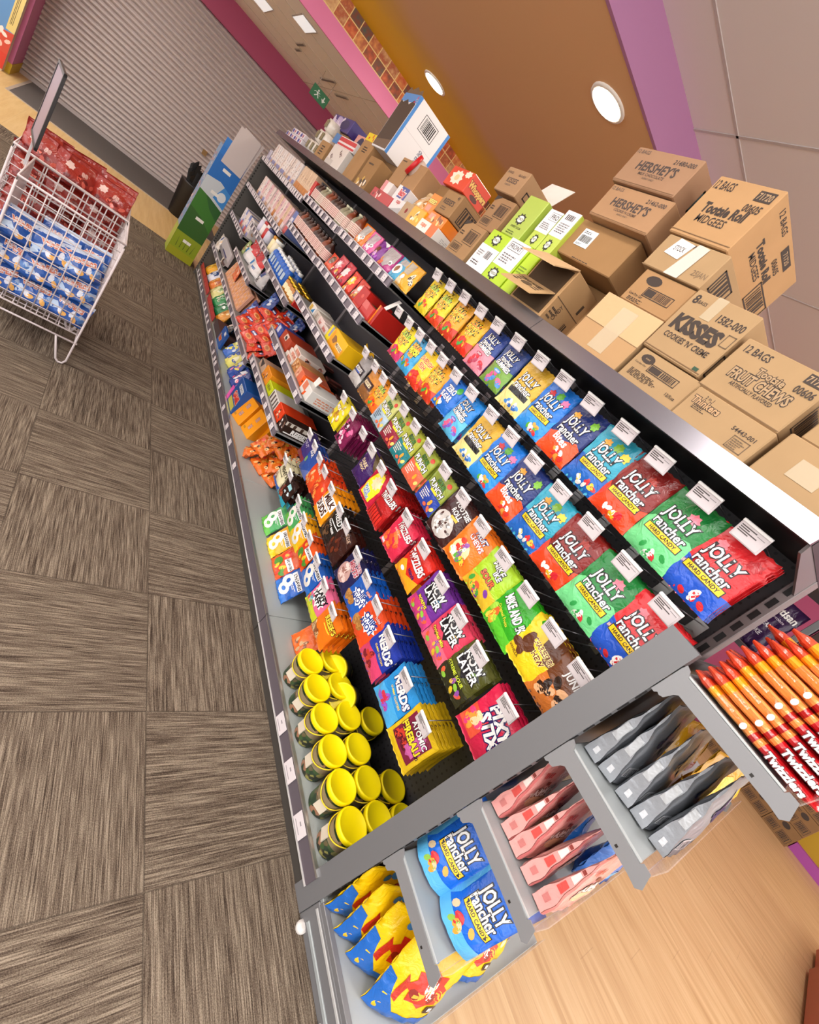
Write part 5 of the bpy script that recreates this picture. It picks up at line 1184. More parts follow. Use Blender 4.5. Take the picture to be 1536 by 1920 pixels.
stp('r4', 2.735, SZ[(2, 1)], .14, .13, .03, 'd83418', rp('f0c83a', 6), 'scarlet pouch with yellow star, fourth from the bottles', GR)
stp('r5', 2.59, SZ[(2, 1)], .15, .13, .03, 'd23a24', rp('d8a090', 8), 'red pouch with striped picture beside the red boxes', GR)
sbox(1.165, 2.42, 2.53, SZ[(2, 1)], .115, .18, 'b8231c', [('e', .6, .6, .14, .1, 'd8584a'), ('r', .0, .0, 1, .12, 'd8584a')], 'plain red box on the second shelf, farther of the pair')
q = sbox(1.165, 2.275, 2.41, SZ[(2, 1)], .075, .2, 'c03430', [('p', [(.0, .5), (.6, .5), (.5, 1), (0, 1)], 'd0605a')], 'open red display box with brown inside on the second shelf')
mb = MB(); mb.box((-.05, .03, .0751), (.05, .18, .0766), M('4a3418', 'card')); mb.build('inner_card', q)
q = sbox(1.18, 2.235, 2.272, SZ[(2, 1)], .11, .2, 'b02018', [('r', .0, .0, .4, 1, 'e8801c')], 'red box with orange edge at the near end of the second shelf')
mb = MB(); mb.prism([(0, 0), (.003, 0), (.05, .08), (.047, .08)], 'x', -.018, .018, M('ece6e0', 'card')); f = mb.build('flap', q, (0, .02, .108)); f['label'] = 'white raised flap'

# ---- third shelf of each bay
GB = 'blue sweet bottles with white caps on the middle shelf'
def bl():
    e = empty('sweet_bottle', (0, 0, 0))
    mb = MB(); mb.lathe([(.032, 0), (.036, .008), (.036, .10), (.03, .118), (.02, .124)], M('1c5ab4', 'gloss'), 12); mb.box((-.0375, -.016, .03), (-.0345, .016, .085), M('a8b8c8', 'paper')); mb.build('bottle', e)
    mb = MB(); mb.lathe([(.018, .122), (.022, .124), (.022, .146), (.018, .148)], M('e4e2e0', 'plastic'), 10); mb.build('cap', e)
    return e
for k in range(7): proto('blb', bl, (1.172, 4.14-.082*k, SZ[(3, 2)]), (0, 0, rf.uniform(-.3, .3)), 'blue bottle with white cap, %s from the far end of the front row' % ORDN[k], 'bottle', GB)
for k in range(6): proto('blb', bl, (1.262, 4.12-.083*k, SZ[(3, 2)]), (0, 0, rf.uniform(-.3, .3)), 'blue bottle with white cap, %s from the far end of the rear row' % ORDN[k], 'bottle', GB)
def gold():
    e = empty('spread_jar', (0, 0, 0))
    mb = MB(); mb.lathe([(.03, 0), (.034, .006), (.034, .075), (.028, .086)], M('b8742a', 'gloss'), 12); mb.build('jar', e)
    mb = MB(); mb.lathe([(.03, .085), (.034, .087), (.034, .105), (.03, .107)], M('c8a02a', 'steel'), 12); mb.build('lid', e)
    mb = MB(); mb.lathe([(.0347, .02), (.0347, .06)], M('e8d8b0', 'paper'), 12, cap=False); mb.build('paper_label', e)
    return e
for k in range(4): proto('gold', gold, (1.172, 3.52-.078*k, SZ[(3, 2)]), (0, 0, 0), 'amber jar with gold lid, %s from the blue bottles in the front row' % ORDN[k], 'jar', 'amber jars with gold lids')
for k in range(4): proto('gold', gold, (1.255, 3.54-.078*k, SZ[(3, 2)]), (0, 0, 0), 'amber jar with gold lid, %s from the blue bottles in the rear row' % ORDN[k], 'jar', 'amber jars with gold lids')
sbox(1.16, 3.225, 3.245, SZ[(3, 2)], .09, .16, 'c8241c', [], 'narrow red pack at the near end of the blue bottle shelf')
def jar2(b, lid):
    e = empty('spread_jar', (0, 0, 0))
    mb = MB(); mb.lathe([(.036, 0), (.042, .008), (.042, .09), (.034, .10)], M(b, 'gloss'), 14); mb.build('jar', e)
    mb = MB(); mb.lathe([(.036, .10), (.04, .102), (.04, .125), (.036, .127)], M(lid, 'plastic'), 14); mb.build('lid', e)
    return e
for k, (y, b, l_, t_) in enumerate(((4.28, 'e2d6b8', 'f0ece4', 'cream spread jar with white lid nearest the bay division'), (4.38, 'e8d8a8', 'd8902a', 'cream spread jar with amber lid, third shelf'), (4.62, 'c8c4d0', '3a3a6a', 'grey spread jar with navy lid, third shelf'), (4.72, 'b82a2a', 'ece4e0', 'red spread jar with white lid, third shelf'), (4.85, 'e4dcd8', 'b82a2a', 'white spread jar with red lid, third shelf'), (5.0, 'd0c8d8', 'e4e0e4', 'pale violet spread jar with white lid, third shelf'))):
    proto(('j2', k), lambda: jar2(b, l_), (1.185, y, SZ[(4, 2)]), (0, 0, 0), t_, 'jar', 'spread jars on the third shelf')
sbox(1.16, 2.86, 2.97, SZ[(2, 2)], .055, .14, 'd8d0c8', [('r', .1, .2, .5, .8, 'c8a03a'), ('p', [(.5, .2), (.95, .2), (.95, .8)], '2a7ab0')], 'white packet with gold and blue patches, third shelf')
sbox(1.17, 2.76, 2.855, SZ[(2, 2)], .05, .14, 'c0b4a8', [('lines', .2, .2, .8, .8, '7a5a4a', 3, 3)], 'grey-brown packet beside the white and gold packet')
sbox(1.165, 2.66, 2.755, SZ[(2, 2)], .05, .15, 'd8c2bc', [('t', 'bar', .5, .5, .5, .6, 'b85a50', None, 0, 0, .03)], 'pale pink packet with red lettering, third shelf')
sbox(1.165, 2.56, 2.655, SZ[(2, 2)], .045, .15, 'cdbcb4', [('t', 'bites', .5, .5, .5, .7, 'b8483c', None, 0, 0, .03)], 'pale packet with red lettering beside the yellow box')
q = sbox(1.165, 2.47, 2.553, SZ[(2, 2)], .085, .24, 'e4cf1c', [('r', .4, .3, .7, 1, '8a8ab0')], 'lemon yellow open box with grey stripe, third shelf')
q = kbox(1.155, 2.24, 2.462, SZ[(2, 2)], SZ[(2, 2)]+.10, .26, 'amber yellow caramel display box with cut-out front, third shelf', [('p', [(0, 0), (1, 0), (1, .55), (.5, .58), (.36, .3), (.16, .4), (.14, .8), (0, 1)], 'dd9408'), ('r', .5, .3, .92, .56, 'e8d8b0'), ('t', 'MILK DUDS', .71, .43, .16, .4, '5a2a14', None, 0, 0, .04), ('p', [(.18, .34), (.34, .3), (.46, .56), (.3, .72), (.18, .7)], '8a5a34')], base='e2b010', name='sweet_carton', group=G_SM, kind='gloss')
mb = MB(); mb.prism([(-.104, .10), (-.104, .135), (-.02, .11), (.02, .135), (.06, .115), (.10, .10)], 'y', .20, .203, M('d8a81c', 'card')); mb.build('flap', q)

# ---- fourth shelf and lower
GW = 'large red and white bags on the fourth shelf'
big = [('p', [(0, .62), (1, .5), (1, .9), (0, 1)], 'c8201c'), ('p', [(.1, .3), (.42, .26), (.42, .5), (.1, .52)], '2a78b8'), ('t', 'H', .26, .22, .2, .2, '1c1c2a', None, 0, 0, .05), ('r', .5, .55, .7, .62, 'e8e4e4')]
foilbag(1.23, 4.98, SZ[(4, 3)], .34, .20, .11, 'dad6d4', big, 'large white bag with red band and blue patch, farthest of the big bags', 301, name='sweet_bag', group=GW)
foilbag(1.23, 4.62, SZ[(4, 3)], .34, .20, .11, 'dcd8d6', big[:2] + [('t', 'SWEET', .7, .3, .1, .4, '2a6ab0', None, 0, 0, .04)], 'large white bag with red band and blue letters, middle big bag', 302, name='sweet_bag', group=GW)
foilbag(1.24, 4.30, SZ[(4, 3)], .2, .16, .10, 'b8b4b4', [('r', .1, .5, .6, .8, '24407a'), ('t', 'H', .5, .28, .26, .3, '1c1c24', None, 0, 0, .05)], 'grey-white bag with black letter at the near end of its shelf', 303, name='sweet_bag', group=GW)
foilbag(1.20, 5.14, SZ[(4, 3)], .12, .15, .05, '8a9a5a', [('c', .5, .5, .4, .3, ['c8d0a0', 'a83a3a', 'e8e0c8'], 9, 3, .1)], 'green and white packet at the far end of the big bag shelf', 304, name='sweet_bag', group=GW)
sbox(1.155, 3.08, 3.205, SZ[(2, 3)], .065, .2, '34489a', [('r', .2, .2, .6, .9, 'd0ccd8')], 'blue box with silver front on the fourth shelf, farthest')
sbox(1.155, 2.86, 3.06, SZ[(2, 3)], .085, .22, 'a8381c', [('p', [(.3, .5), (.6, .5), (.7, 1), (.4, 1)], 'e0c8b8'), ('e', .5, .7, .1, .16, '2a2a3a')], 'red-brown chocolate box on the fourth shelf')
for k in range(3):
    sbox(1.158+.012*k, 2.69-.0*k, 2.845, SZ[(2, 3)]+.031*k, .029, .2, 'e0d2c8', [('r', .35, .1, .95, .9, 'cf8a76'), ('c', .6, .5, .26, .3, ['e8b09a', '6a3a2a'], 6, k, .04)], 'flat white and salmon wafer pack, %s of its stack' % ('bottom', 'middle', 'top')[k], [('c', .5, .5, .4, .3, ['4a2a20', '8a4a3a', 'd8a090'], 10, k, .05)])
sbox(1.165, 2.575, 2.675, SZ[(2, 3)], .07, .2, 'c0824a', [('c', .5, .5, .4, .4, ['e8c8a0', '8a4a24'], 8, 5, .1)], 'brown nutty wafer pack beside the salmon stack')
sbox(1.165, 2.46, 2.57, SZ[(2, 3)], .068, .2, 'd86a4a', [('r', .0, .0, .5, 1, 'd89a7a'), ('c', .3, .5, .24, .34, ['f0c0a8', 'a84a2a'], 7, 6, .08)], 'salmon and brown wafer pack, fourth shelf')
sbox(1.165, 2.395, 2.455, SZ[(2, 3)], .065, .22, 'ea5a10', [('r', .3, .4, .6, .6, '7a2a08')], 'bright orange wafer box, fourth shelf')
q = sbox(1.155, 2.24, 2.39, SZ[(2, 3)], .075, .24, 'dcd8d2', [('r', .12, .35, .5, 1, 'd87a5a'), ('p', [(.42, .0), (.6, .1), (.66, .5), (.5, .4)], 'ea5a14')], 'white wafer display box with orange corner at the near end, fourth shelf', [('lines', .2, .2, .9, .8, 'd88a6a', 3, 3)])
mb = MB(); mb.prism([(-.07, .0), (-.02, .0), (.0, .055), (-.06, .05)], 'y', .05, .053, M('e0dcd6', 'card')); mb.build('flap', q, (0, 0, .075))
rr_ = random.Random(6)
wf = None
for k in range(9):
    lab = 'dark chocolate wafer bar lying behind the wafer boxes, %s from the far end' % ORDN[k]
    if wf is None: wf = carton('wafer_bar', .05, .15, .014, '4a2018', [], [], [('r', .2, .2, .8, .8, 'a85a50')], kind='gloss'); o = wf
    else: o = dup(wf)
    o.location = (1.37, 2.98-.075*k, SZ[(2, 3)]+.002+.034*(k % 3)); o.rotation_euler = (0, 0, RZ+PI/2*0+rr_.uniform(-.3, .3)); setp(o, lab, 'chocolate bar', 'loose wafer bars behind the boxes')
# lowest shelf of the nearest far bay
sbox(1.155, 2.96, 3.1, SZ[(2, 4)], .06, .16, 'b89a84', [('p', [(0, 1), (.5, .2), (.7, 1)], '3a3230')], 'tan and black card box at the far end of the lowest shelf')
sbox(1.152, 2.79, 2.945, SZ[(2, 4)], .085, .18, 'e08a1c', [('c', .4, .4, .24, .26, ['d87a4a', '5a3a3a', 'f0c090'], 8, 3, .09)], 'orange display box with brown cut-out, lowest shelf')
sbox(1.152, 2.655, 2.78, SZ[(2, 4)], .06, .18, 'c0c814', [('t', 'NEW', .5, .5, .4, .7, '3a3a10', None, 0, 0, .02)], 'lime yellow box on the lowest shelf')
sbox(1.155, 2.475, 2.645, SZ[(2, 4)], .07, .2, 'cfcac4', [('r', .1+.2*k, .05, .2+.2*k, .95, '5a4a44') for k in ()] + [('r', .08, .1, .2, .9, '5a4a44'), ('r', .35, .1, .47, .9, '5a4a44'), ('r', .62, .1, .72, .9, '5a4a44'), ('r', .84, .1, .94, .9, '5a4a44')], 'white box with dark stripes on the lowest shelf')
sbox(1.15, 2.335, 2.465, SZ[(2, 4)], .085, .24, 'd83c14', [('c', .5, .5, .34, .36, ['e8c8a8', '6a2a14'], 8, 4, .09)], 'orange-red cup box, lowest shelf, second from the near end', [('p', [(0, .6), (1, .3), (1, 1), (0, 1)], 'd83c14'), ('r', 0, 0, 1, .3, '3a1c14')])
sbox(1.152, 2.245, 2.328, SZ[(2, 4)], .085, .24, '2a1712', [('c', .5, .5, .4, .4, ['e0dcd6', '7a5a4a'], 6, 2, .14)], 'dark brown box lettered in white at the near end of the lowest shelf', [('r', .0, .7, 1, 1, 'cfc6ba'), ('bars', .05, .68, .95, .98, '4a342a', 6, 2), ('t', "REESE'S", .5, .4, .34, .5, WHT, None, 0, 0, .05), ('r', .06, .12, .7, .2, WHT)])
# egg-patterned peach packs
EG = 'peach sweet blister packs on the lower shelf'
def eggpack(): return carton('blister_pack', .155, .03, .20, 'd29a7c', [('e', .2+.3*i, .14+.18*j, .11, .07, ('e6b088', 'e09a50')[(i+j) % 2]) for i in range(3) for j in range(5)], kind='gloss')
for k in range(6): proto('egg', eggpack, (1.165, 5.12-.162*k, SZ[(4, 4)]), (R(-12), 0, RZ), 'peach blister pack with rows of orange ovals, %s from the far end in front' % ORDN[k], 'blister pack', EG)
for k in range(6): proto('egg', eggpack, (1.215, 5.10-.162*k, SZ[(4, 4)]+.004), (R(-12), 0, RZ), 'peach blister pack with rows of orange ovals, %s from the far end behind' % ORDN[k], 'blister pack', EG)
foilbag(1.17, 4.86, SZ[(4, 4)]+.08, .2, .17, .02, 'e0704c', [('r', .0, .7, 1, 1, '9a1c1c'), ('c', .5, .4, .4, .3, ['e8a070', 'f0c0a0'], 9, 3, .08)], 'salmon bag leaning on the peach blister packs', 310, name='sweet_bag')
# red bags pile and blue bags behind
RP = 'glossy red biscuit bags piled on the lower shelf'
def redbag(): return pouch('biscuit_bag', .19, .14, .06, 'd03418', [('r', .06, .3, .2, .7, '9a2414'), ('e', .62, .3, .2, .14, 'd88a4a'), ('e', .62, .3, .12, .08, 'a85a2a'), ('p', [(.36, .55), (.86, .6), (.84, .82), (.34, .76)], '2a3a7a'), ('r', .42, .62, .78, .72, 'd8dce8')], 'film', 320, hole=False, stand=True, rough=1.6)
spots = []
for k in range(5): spots.append((1.16, 3.94-.155*k, 0, 'front bottom'))
for k in range(5): spots.append((1.22, 3.96-.155*k, .09, 'front middle'))
for k in range(4): spots.append((1.26, 3.90-.155*k, .175, 'front upper'))
for k in range(4): spots.append((1.34, 3.82-.155*k, .215, 'rear topmost'))
cnt = {}
for (x, y, dz, nm) in spots:
    i = cnt.get(nm, 0); cnt[nm] = i+1
    proto('redbag', redbag, (x, y, SZ[(3, 3)]+dz), (R(-38+rf.uniform(-12, 12)), R(rf.uniform(-10, 10)), RZ+R(rf.uniform(-28, 28))), 'glossy red biscuit bag in the pile, %s row, %s from the far end' % (nm, ORDN[i]), 'biscuit bag', RP)
BLG = 'dark blue biscuit bags behind the red pile'
def bluebag(): return pouch('biscuit_bag', .20, .19, .08, '123a86', [('c', .5, .5, .3, .24, ['8aa8d8', '1c5ab0', 'd8dce4'], 7, 3, .12), ('r', .1, .7, .8, .78, '3a6ab8')], 'film', 321, hole=False, stand=True, rough=1.6)
for k, (x, y, z, t_) in enumerate(((1.22, 4.10, 0, 'farthest upright'), (1.33, 4.06, .06, 'rear far'), (1.28, 4.0, .17, 'upper far'), (1.40, 3.84, .2, 'upper middle'), (1.42, 3.62, .2, 'upper near'))):
    proto('bluebag', bluebag, (x, y, SZ[(3, 3)]+z), (R(-8), 0, RZ), 'dark blue biscuit bag behind the red bag pile, %s' % t_, 'biscuit bag', BLG)
# farthest bay, lowest shelf: white long packs
sbox(1.145, 5.25, 5.9, SZ[(5, 3)]+.05, .13, .03, 'b9b2b4', [('r', 0, 0, 1, .3, '8a8488'), ('r', .3, .3, .8, .4, '24246a')], 'long grey-white shelf card leaning on the lowest far shelf')
foilbag(1.16, 6.02, SZ[(5, 3)], .22, .16, .05, 'd8d0c8', [('c', .5, .5, .4, .3, ['3a4a9a', 'e8c8a0', 'e8e4e0'], 9, 3, .1)], 'white and blue packet at the far end of the lowest shelf', 330, name='sweet_bag')
foilbag(1.16, 5.45, SZ[(5, 3)], .2, .14, .04, 'd6c6bc', [('r', .5, .0, 1, .5, '3a2a2a'), ('c', .3, .5, .2, .3, ['e8d8c8', 'a87a6a'], 6, 3, .1)], 'cream packet with dark corner on the lowest far shelf', 331, name='sweet_bag')

# ---- base deck goods
ZD = .1186
BG = 'crisp bags along the far base deck'
for k, (y, c, a, t_, w) in enumerate(((6.05, 'e8a81c', ['f4d060', 'c87a1c'], 'golden yellow crisp bag at the far end of the base deck', .24), (5.80, 'd8dce8', ['24407a', 'e8ecf4', '24407a'], 'white and blue crisp bag on the base deck', .24), (5.56, 'd87a2c', ['e8b06a', 'a8501c'], 'orange crisp bag on the far base deck', .24), (5.32, 'd8d28a', ['f0ecc0', '7aa05a'], 'cream and green crisp bag on the base deck', .24), (5.08, '2a8a4a', ['d8e0c0', '1c6a34'], 'green and cream crisp bag, fifth from the far end', .22), (4.85, '1c7a44', ['e8f0e8', '0f5a2c'], 'dark green crisp bag with white band on the base deck', .22), (4.66, 'd8902a', ['e8c070', 'a8641c'], 'tan orange crisp bag beside the dark open carton', .18))):
    foilbag(1.21, y, ZD, w, .19, .09, c, [('c', .5, .55, .34, .26, a, 9, k, .12), ('r', .0, .86, 1, .94, a[0])], t_, 340+k, rot=(R(-18), 0, RZ), name='crisp_bag', group=BG)
for k, (y0, y1) in enumerate(((5.25, 6.17), (4.57, 5.17))):
    kbox(1.138, y0, y1, ZD, ZD+.055, .006, 'low red card strip along the base deck front, %s' % ('farther length', 'nearer length')[k], [('c', .5, .5, .48, .3, ['c84a44', '7a1c1a'], 14, k, .02)], base='a83230', name='card_strip', group='red card strips on the base deck', kind='gloss')
GBX = 'blue display cartons on the base deck'
q = kbox(1.15, 4.14, 4.52, ZD, ZD+.07, .26, 'dark open carton with sweets at the start of the blue displays', [('r', 0, 0, 1, 1, '3a2a2a')], base='5a3a34', name='display_carton', group=GBX)
kbox(1.148, 4.0, 4.19, ZD, ZD+.15, .02, 'upright blue card carton front with red lettering on the base deck', [('r', .55, .74, .85, .94, 'd8d8dc'), ('t', 'bar', .4, .4, .3, .5, 'c82a2a', 'e8c84a', 0, 0, .05)], base='1c4f9a', name='display_carton', group=GBX, kind='gloss')
q = kbox(1.31, 3.3, 4.45, ZD, ZD+.125, .15, 'long light blue display carton behind the navy bags', [('p', [(0, 1), (.3, .7), (.6, .85), (1, .3), (1, 0), (0, 0)], '3a8ad0')], base='58aee8', name='display_carton', group=GBX, kind='gloss')
mb = MB(); mb.prism([(-.57, 0), (.55, 0), (.3, .05), (.1, .03), (-.2, .075), (-.5, .06)], 'y', 0, .004, M('7cc4f0', 'gloss')); mb.build('torn_edge', q, (0, 0, .125))
q = kbox(1.138, 2.95, 3.155, ZD, ZD+.215, .20, 'deep blue carton with red game lettering at the near end of the blue displays', [('r', .3, .72, .9, .88, 'd8dce4'), ('t', '12 BAGS', .6, .8, .1, .5, '24304a'), ('t', 'GAME', .6, .46, .22, .7, 'd8322a', 'f0d8c0', 0, 0, .06), ('p', [(.1, .06), (.9, .04), (.9, .26), (.14, .28)], 'c0b84a')], base='1d4f96', name='display_carton', group=GBX, kind='gloss')
kbox(1.135, 3.16, 3.205, ZD, ZD+.10, .012, 'pink star-shaped shelf card beside the deep blue carton', [('s', .5, .5, .3, .3, 'f07ac0', 6, 3, .7)], base='ee5ab0', name='shelf_card', kind='gloss')
for k, (y, c, a, t_) in enumerate(((4.33, '1c1c20', ['e8d0c8', '3a5a2a'], 'black bag with pink print in the dark open carton'), (3.93, '3a6ac0', ['e8e070', 'dce4f0'], 'blue and yellow bag just beyond the upright blue card'), (3.76, 'e0d870', ['2a4a9a', 'f0ecc0'], 'yellow topped bag in the light blue display'), (3.59, '24469a', ['e8e8ec', 'd87a9a', 'e8d84a'], 'navy bag with white patches, middle of the display'), (3.42, '1a3a8a', ['e8e8ec', 'e85a7a'], 'navy bag with white patches, near the pink card'), (3.27, '142c74', ['d85a7a', '3a6ad0'], 'darkest navy bag at the near end of the display'))):
    foilbag(1.215, y, ZD, .165, .18, .09, c, [('c', .5, .5, .36, .3, a, 9, k, .12), ('p', [(.2, .6), (.6, .7), (.5, .9), (.2, .85)], a[0])], t_, 360+k, rot=(R(-14), 0, RZ+R(rf.uniform(-10, 10))), name='sweet_bag', group='bags in the blue displays')
# amber boxes and the orange pile
GA = 'amber caramel boxes on the base deck'
A1 = [('t', 'MILK', .5, .34, .12, .3, 'c8a0a0', '7a4a3a', 90, 0, .03), ('t', 'DUDS', .5, .7, .12, .3, 'c8a0a0', '7a4a3a', 90, 0, .03), ('r', .1, .12, .3, .2, 'b8801c')]
def amber(): return carton('caramel_box', .125, .07, .20, 'ec940c', A1, kind='gloss')
for k, (x, y, z, rz_, tl, t_) in enumerate(((1.165, 2.90, ZD, 20, -14, 'amber caramel box with pale lettering, front far corner of the heap'), (1.215, 2.77, ZD, 14, -14, 'amber caramel box with pale lettering, front near side of the heap'), (1.26, 2.90, ZD+.01, 10, -10, 'amber caramel box standing behind the front pair, far side'), (1.30, 2.76, ZD+.01, 6, -8, 'amber caramel box standing behind the front pair, near side'))):
    proto('amber', amber, (x, y, z), (R(tl), 0, RZ+R(rz_)), t_, 'box', GA)
GO = 'crinkled orange cup bags heaped on the base deck'
def orbag(): return pouch('cup_bag', .17, .13, .055, 'de6a1c', [('c', .5, .45, .36, .3, ['e89a3a', 'c8441c', 'f0c080', '3a1c14'], 12, 3, .1), ('p', [(.2, .6), (.7, .66), (.7, .8), (.2, .76)], 'e8402a'), ('t', 'REESE', .5, .7, .1, .5, 'f2d43a', '6a2a10', 0, 0, .03)], 'film', 380, hole=False, stand=True, rough=2.2)
pile = [(1.19, 2.52, 0), (1.24, 2.40, 0), (1.30, 2.29, 0), (1.33, 2.5, 0), (1.40, 2.38, 0), (1.22, 2.47, .07), (1.29, 2.36, .075), (1.38, 2.5, .085), (1.40, 2.3, .08), (1.28, 2.53, .14), (1.30, 2.42, .15), (1.37, 2.36, .16), (1.38, 2.5, .2)]
for k, (x, y, dz) in enumerate(pile):
    proto('orbag', orbag, (x, y, ZD+dz), (R(-42+rf.uniform(-14, 14)), R(rf.uniform(-14, 14)), RZ+R(rf.uniform(-35, 35))), 'crinkled orange cup bag in the heap, %s layer, %s from the far left' % (('bottom', 'bottom', 'bottom', 'bottom', 'bottom', 'second', 'second', 'second', 'second', 'third', 'third', 'third', 'top')[k], ORDN[(k, k, k, k, k, k-5, k-5, k-5, k-5, k-9, k-9, k-9, 0)[k]]), 'candy bag', GO)
# bags standing on the deck under the pegs
GL = 'ring mint bags standing on the base deck'
for k, (key, y, t_) in enumerate((('ls_g', 1.84, 'green ring mints bag slumped on the base deck'), ('ls_y', 1.675, 'yellow ring mints bag slumped on the base deck'), ('ls_r', 1.525, 'red fruit rings bag slumped on the base deck'), ('ls_b', 1.38, 'blue ring mints bag slumped on the base deck'))):
    w, h, t, base, art = DES[key]
    foilbag(1.215, y, ZD, .15, .155, .035, base, art, t_, 400+k, rot=(R(-24), 0, RZ), name='candy_bag', group=GL)
foilbag(1.235, 1.07, ZD, .13, .13, .04, 'ea6414', [('c', .6, .3, .3, .2, ['c8a070', '8a4a20'], 9, 3, .1)], 'glossy orange bag slumped on the deck beside the first yellow-lidded tub', 410, rot=(R(-26), 0, RZ), name='candy_bag', group=GL)
# yellow lidded tubs
def camo():
    m, nt, b = node_mat('leafy_print', .4); g = NG(nt)
    tc = nt.nodes.new('ShaderNodeTexCoord')
    n = nt.nodes.new('ShaderNodeTexVoronoi'); n.inputs['Scale'].default_value = 55; nt.links.new(tc.outputs['Object'], n.inputs['Vector'])
    sp = nt.nodes.new('ShaderNodeSeparateColor'); nt.links.new(n.outputs['Color'], sp.inputs[0])
    c = g.ramp(sp.outputs[0], [(.1, '1f3a1c'), (.3, '3c5a24'), (.5, '6a5a34'), (.62, 'b07a5a'), (.75, '2a2a14'), (.9, 'a8a050')])
    n.feature = 'F1'
    for e_ in nt.nodes:
        if e_.type == 'VALTORGB': e_.color_ramp.interpolation = 'CONSTANT'
    nt.links.new(c, b.inputs['Base Color']); return m
CAMO = camo()
def tub():
    e = empty('sweet_tub', (0, 0, 0))
    mb = MB(); mb.lathe([(.045, 0), (.0485, .004), (.054, .125), (.055, .128)], CAMO, 28)
    mb.lathe([(.0512, .062), (.0545, .104), (.0546, .106)], M('8a7a5c', 'gloss'), 28, cap=False); mb.build('tub', e)
    mb = MB(); mb.box((-.0535, -.02, .035), (-.0488, .02, .075), M('d0c4b0', 'paper')); mb.build('paper_label', e)
    mb = MB(); mb.lathe([(.056, .118), (.0585, .12), (.0585, .136), (.056, .139), (.052, .139), (.0505, .1372), (.0, .1370)], M('fce400', 'plastic'), 32, cap=False); mb.build('lid', e)
    mb = MB(); mb.tube([(.0575*math.cos(R(a)), .0575*math.sin(R(a)), .116 - .035*math.sin(R(a-90))*(1 if 90 <= a <= 270 else 0)) for a in range(90, 271, 12)], .0022, M('e6c814', 'plastic'), 6); mb.build('handle', e)
    return e
TG = 'yellow-lidded tubs on the base deck'
for j, (x, ys, nm) in enumerate(((1.19, (.915, .797, .676, .554, .434, .314), 'front row'), (1.312, (.932, .812, .684, .555, .434, .316), 'middle row'), (1.43, (.41, .292), 'back row'))):
    for k, y in enumerate(ys):
        proto('tub', tub, (x, y, ZD), (0, 0, rf.uniform(-.5, .5)), 'yellow-lidded tub with leafy print, %s, %s from the far end' % (nm, ORDN[k]), 'tub', TG)
for k, (y, t_) in enumerate(((.93, 'tub tipped on its side below the pink crunchy gummies'), (.80, 'tub tipped on its side below the sky blue gummies'))):
    proto('tub', tub, (1.425, y, ZD+.06), (R(0), R(-62), .3), 'yellow-lidded ' + t_, 'tub', TG)
proto('tub', tub, (1.43, .66, ZD), (0, 0, 1), 'upright yellow-lidded tub alone at the back under the sky blue gummies', 'tub', TG)
# ================================================================ END-CAP SHELVING (faces -Y)
EG_ = M('737375', 'metal'); EGL = M('9da3a4', 'metal'); EGD = M('565456', 'metal')
X0, X1 = 1.124, 2.115
ec = empty('end_cap_shelving', (X0, .18, 0), 0, 'grey end-cap shelving at the near end of the long run, over pale wood floor', 'shelving')
def epart(mb, name, lab=None):
    o = mb.build(name, ec, (-X0, -.18, 0))
    if lab: o['label'] = lab
    return o
mb = MB(); mb.box((X0, .179, 0), (X0+.004, .2545, 1.43), EG_, .0008); mb.box((X0+.004, .179, 0), (X0+.035, .183, 1.428), EG_); mb.box((X0+.004, .184, 1.424), (X0+.035, .222, 1.4285), EG_)
for k in range(26): mb.box((X0+.008, .1765, .16+k*.048), (X0+.016, .1785, .16+k*.048+.03), M('1c1a1a', 'metal'))
epart(mb, 'upright')
mb = MB(); mb.box((X1-.035, .178, 0), (X1, .222, 1.43), EG_, .001); epart(mb, 'upright')
mb = MB(); mb.box((X0+.035, .196, .09), (X1-.035, .206, 1.40), M('4c4a4b', 'metal')); epart(mb, 'back_panel')
mb = MB(); mb.box((X0, -.2, 0), (X0+.012, .178, .105), EG_, .003); mb.box((X0-.004, -.19, .03), (X0+.002, .15, .045), EGL, .002); mb.box((X0-.003, -.195, .084), (X0+.004, .165, .094), M('b5b5b4', 'metal'), .001)
mb.box((X0, -.2, 0), (X1, -.188, .085), M('8f8f8e', 'metal'), .002); mb.box((X1-.012, -.2, 0), (X1, .178, .105), EG_); epart(mb, 'base_plinth')
mb = MB(); mb.box((X0+.006, -.195, .095), (X1-.006, .19, .118), EGL, .002); mb.box((X0+.001, -.199, .09), (X0+.02, .17, .122), EG_, .002); epart(mb, 'base_deck')
mb = MB(); mb.box((X0+.02, -.197, .118), (X1-.02, -.194, .165), M('d8cfc8', 'clear')); epart(mb, 'clear_riser')
for y in (.145, -.085):
    mb = MB(); mb.lathe([(.016, 0), (.018, .004), (.018, .016), (.008, .02)], M('d8d4d0', 'plastic'), 14, X0-.006, y); epart(mb, 'levelling_foot', 'white plastic levelling foot')
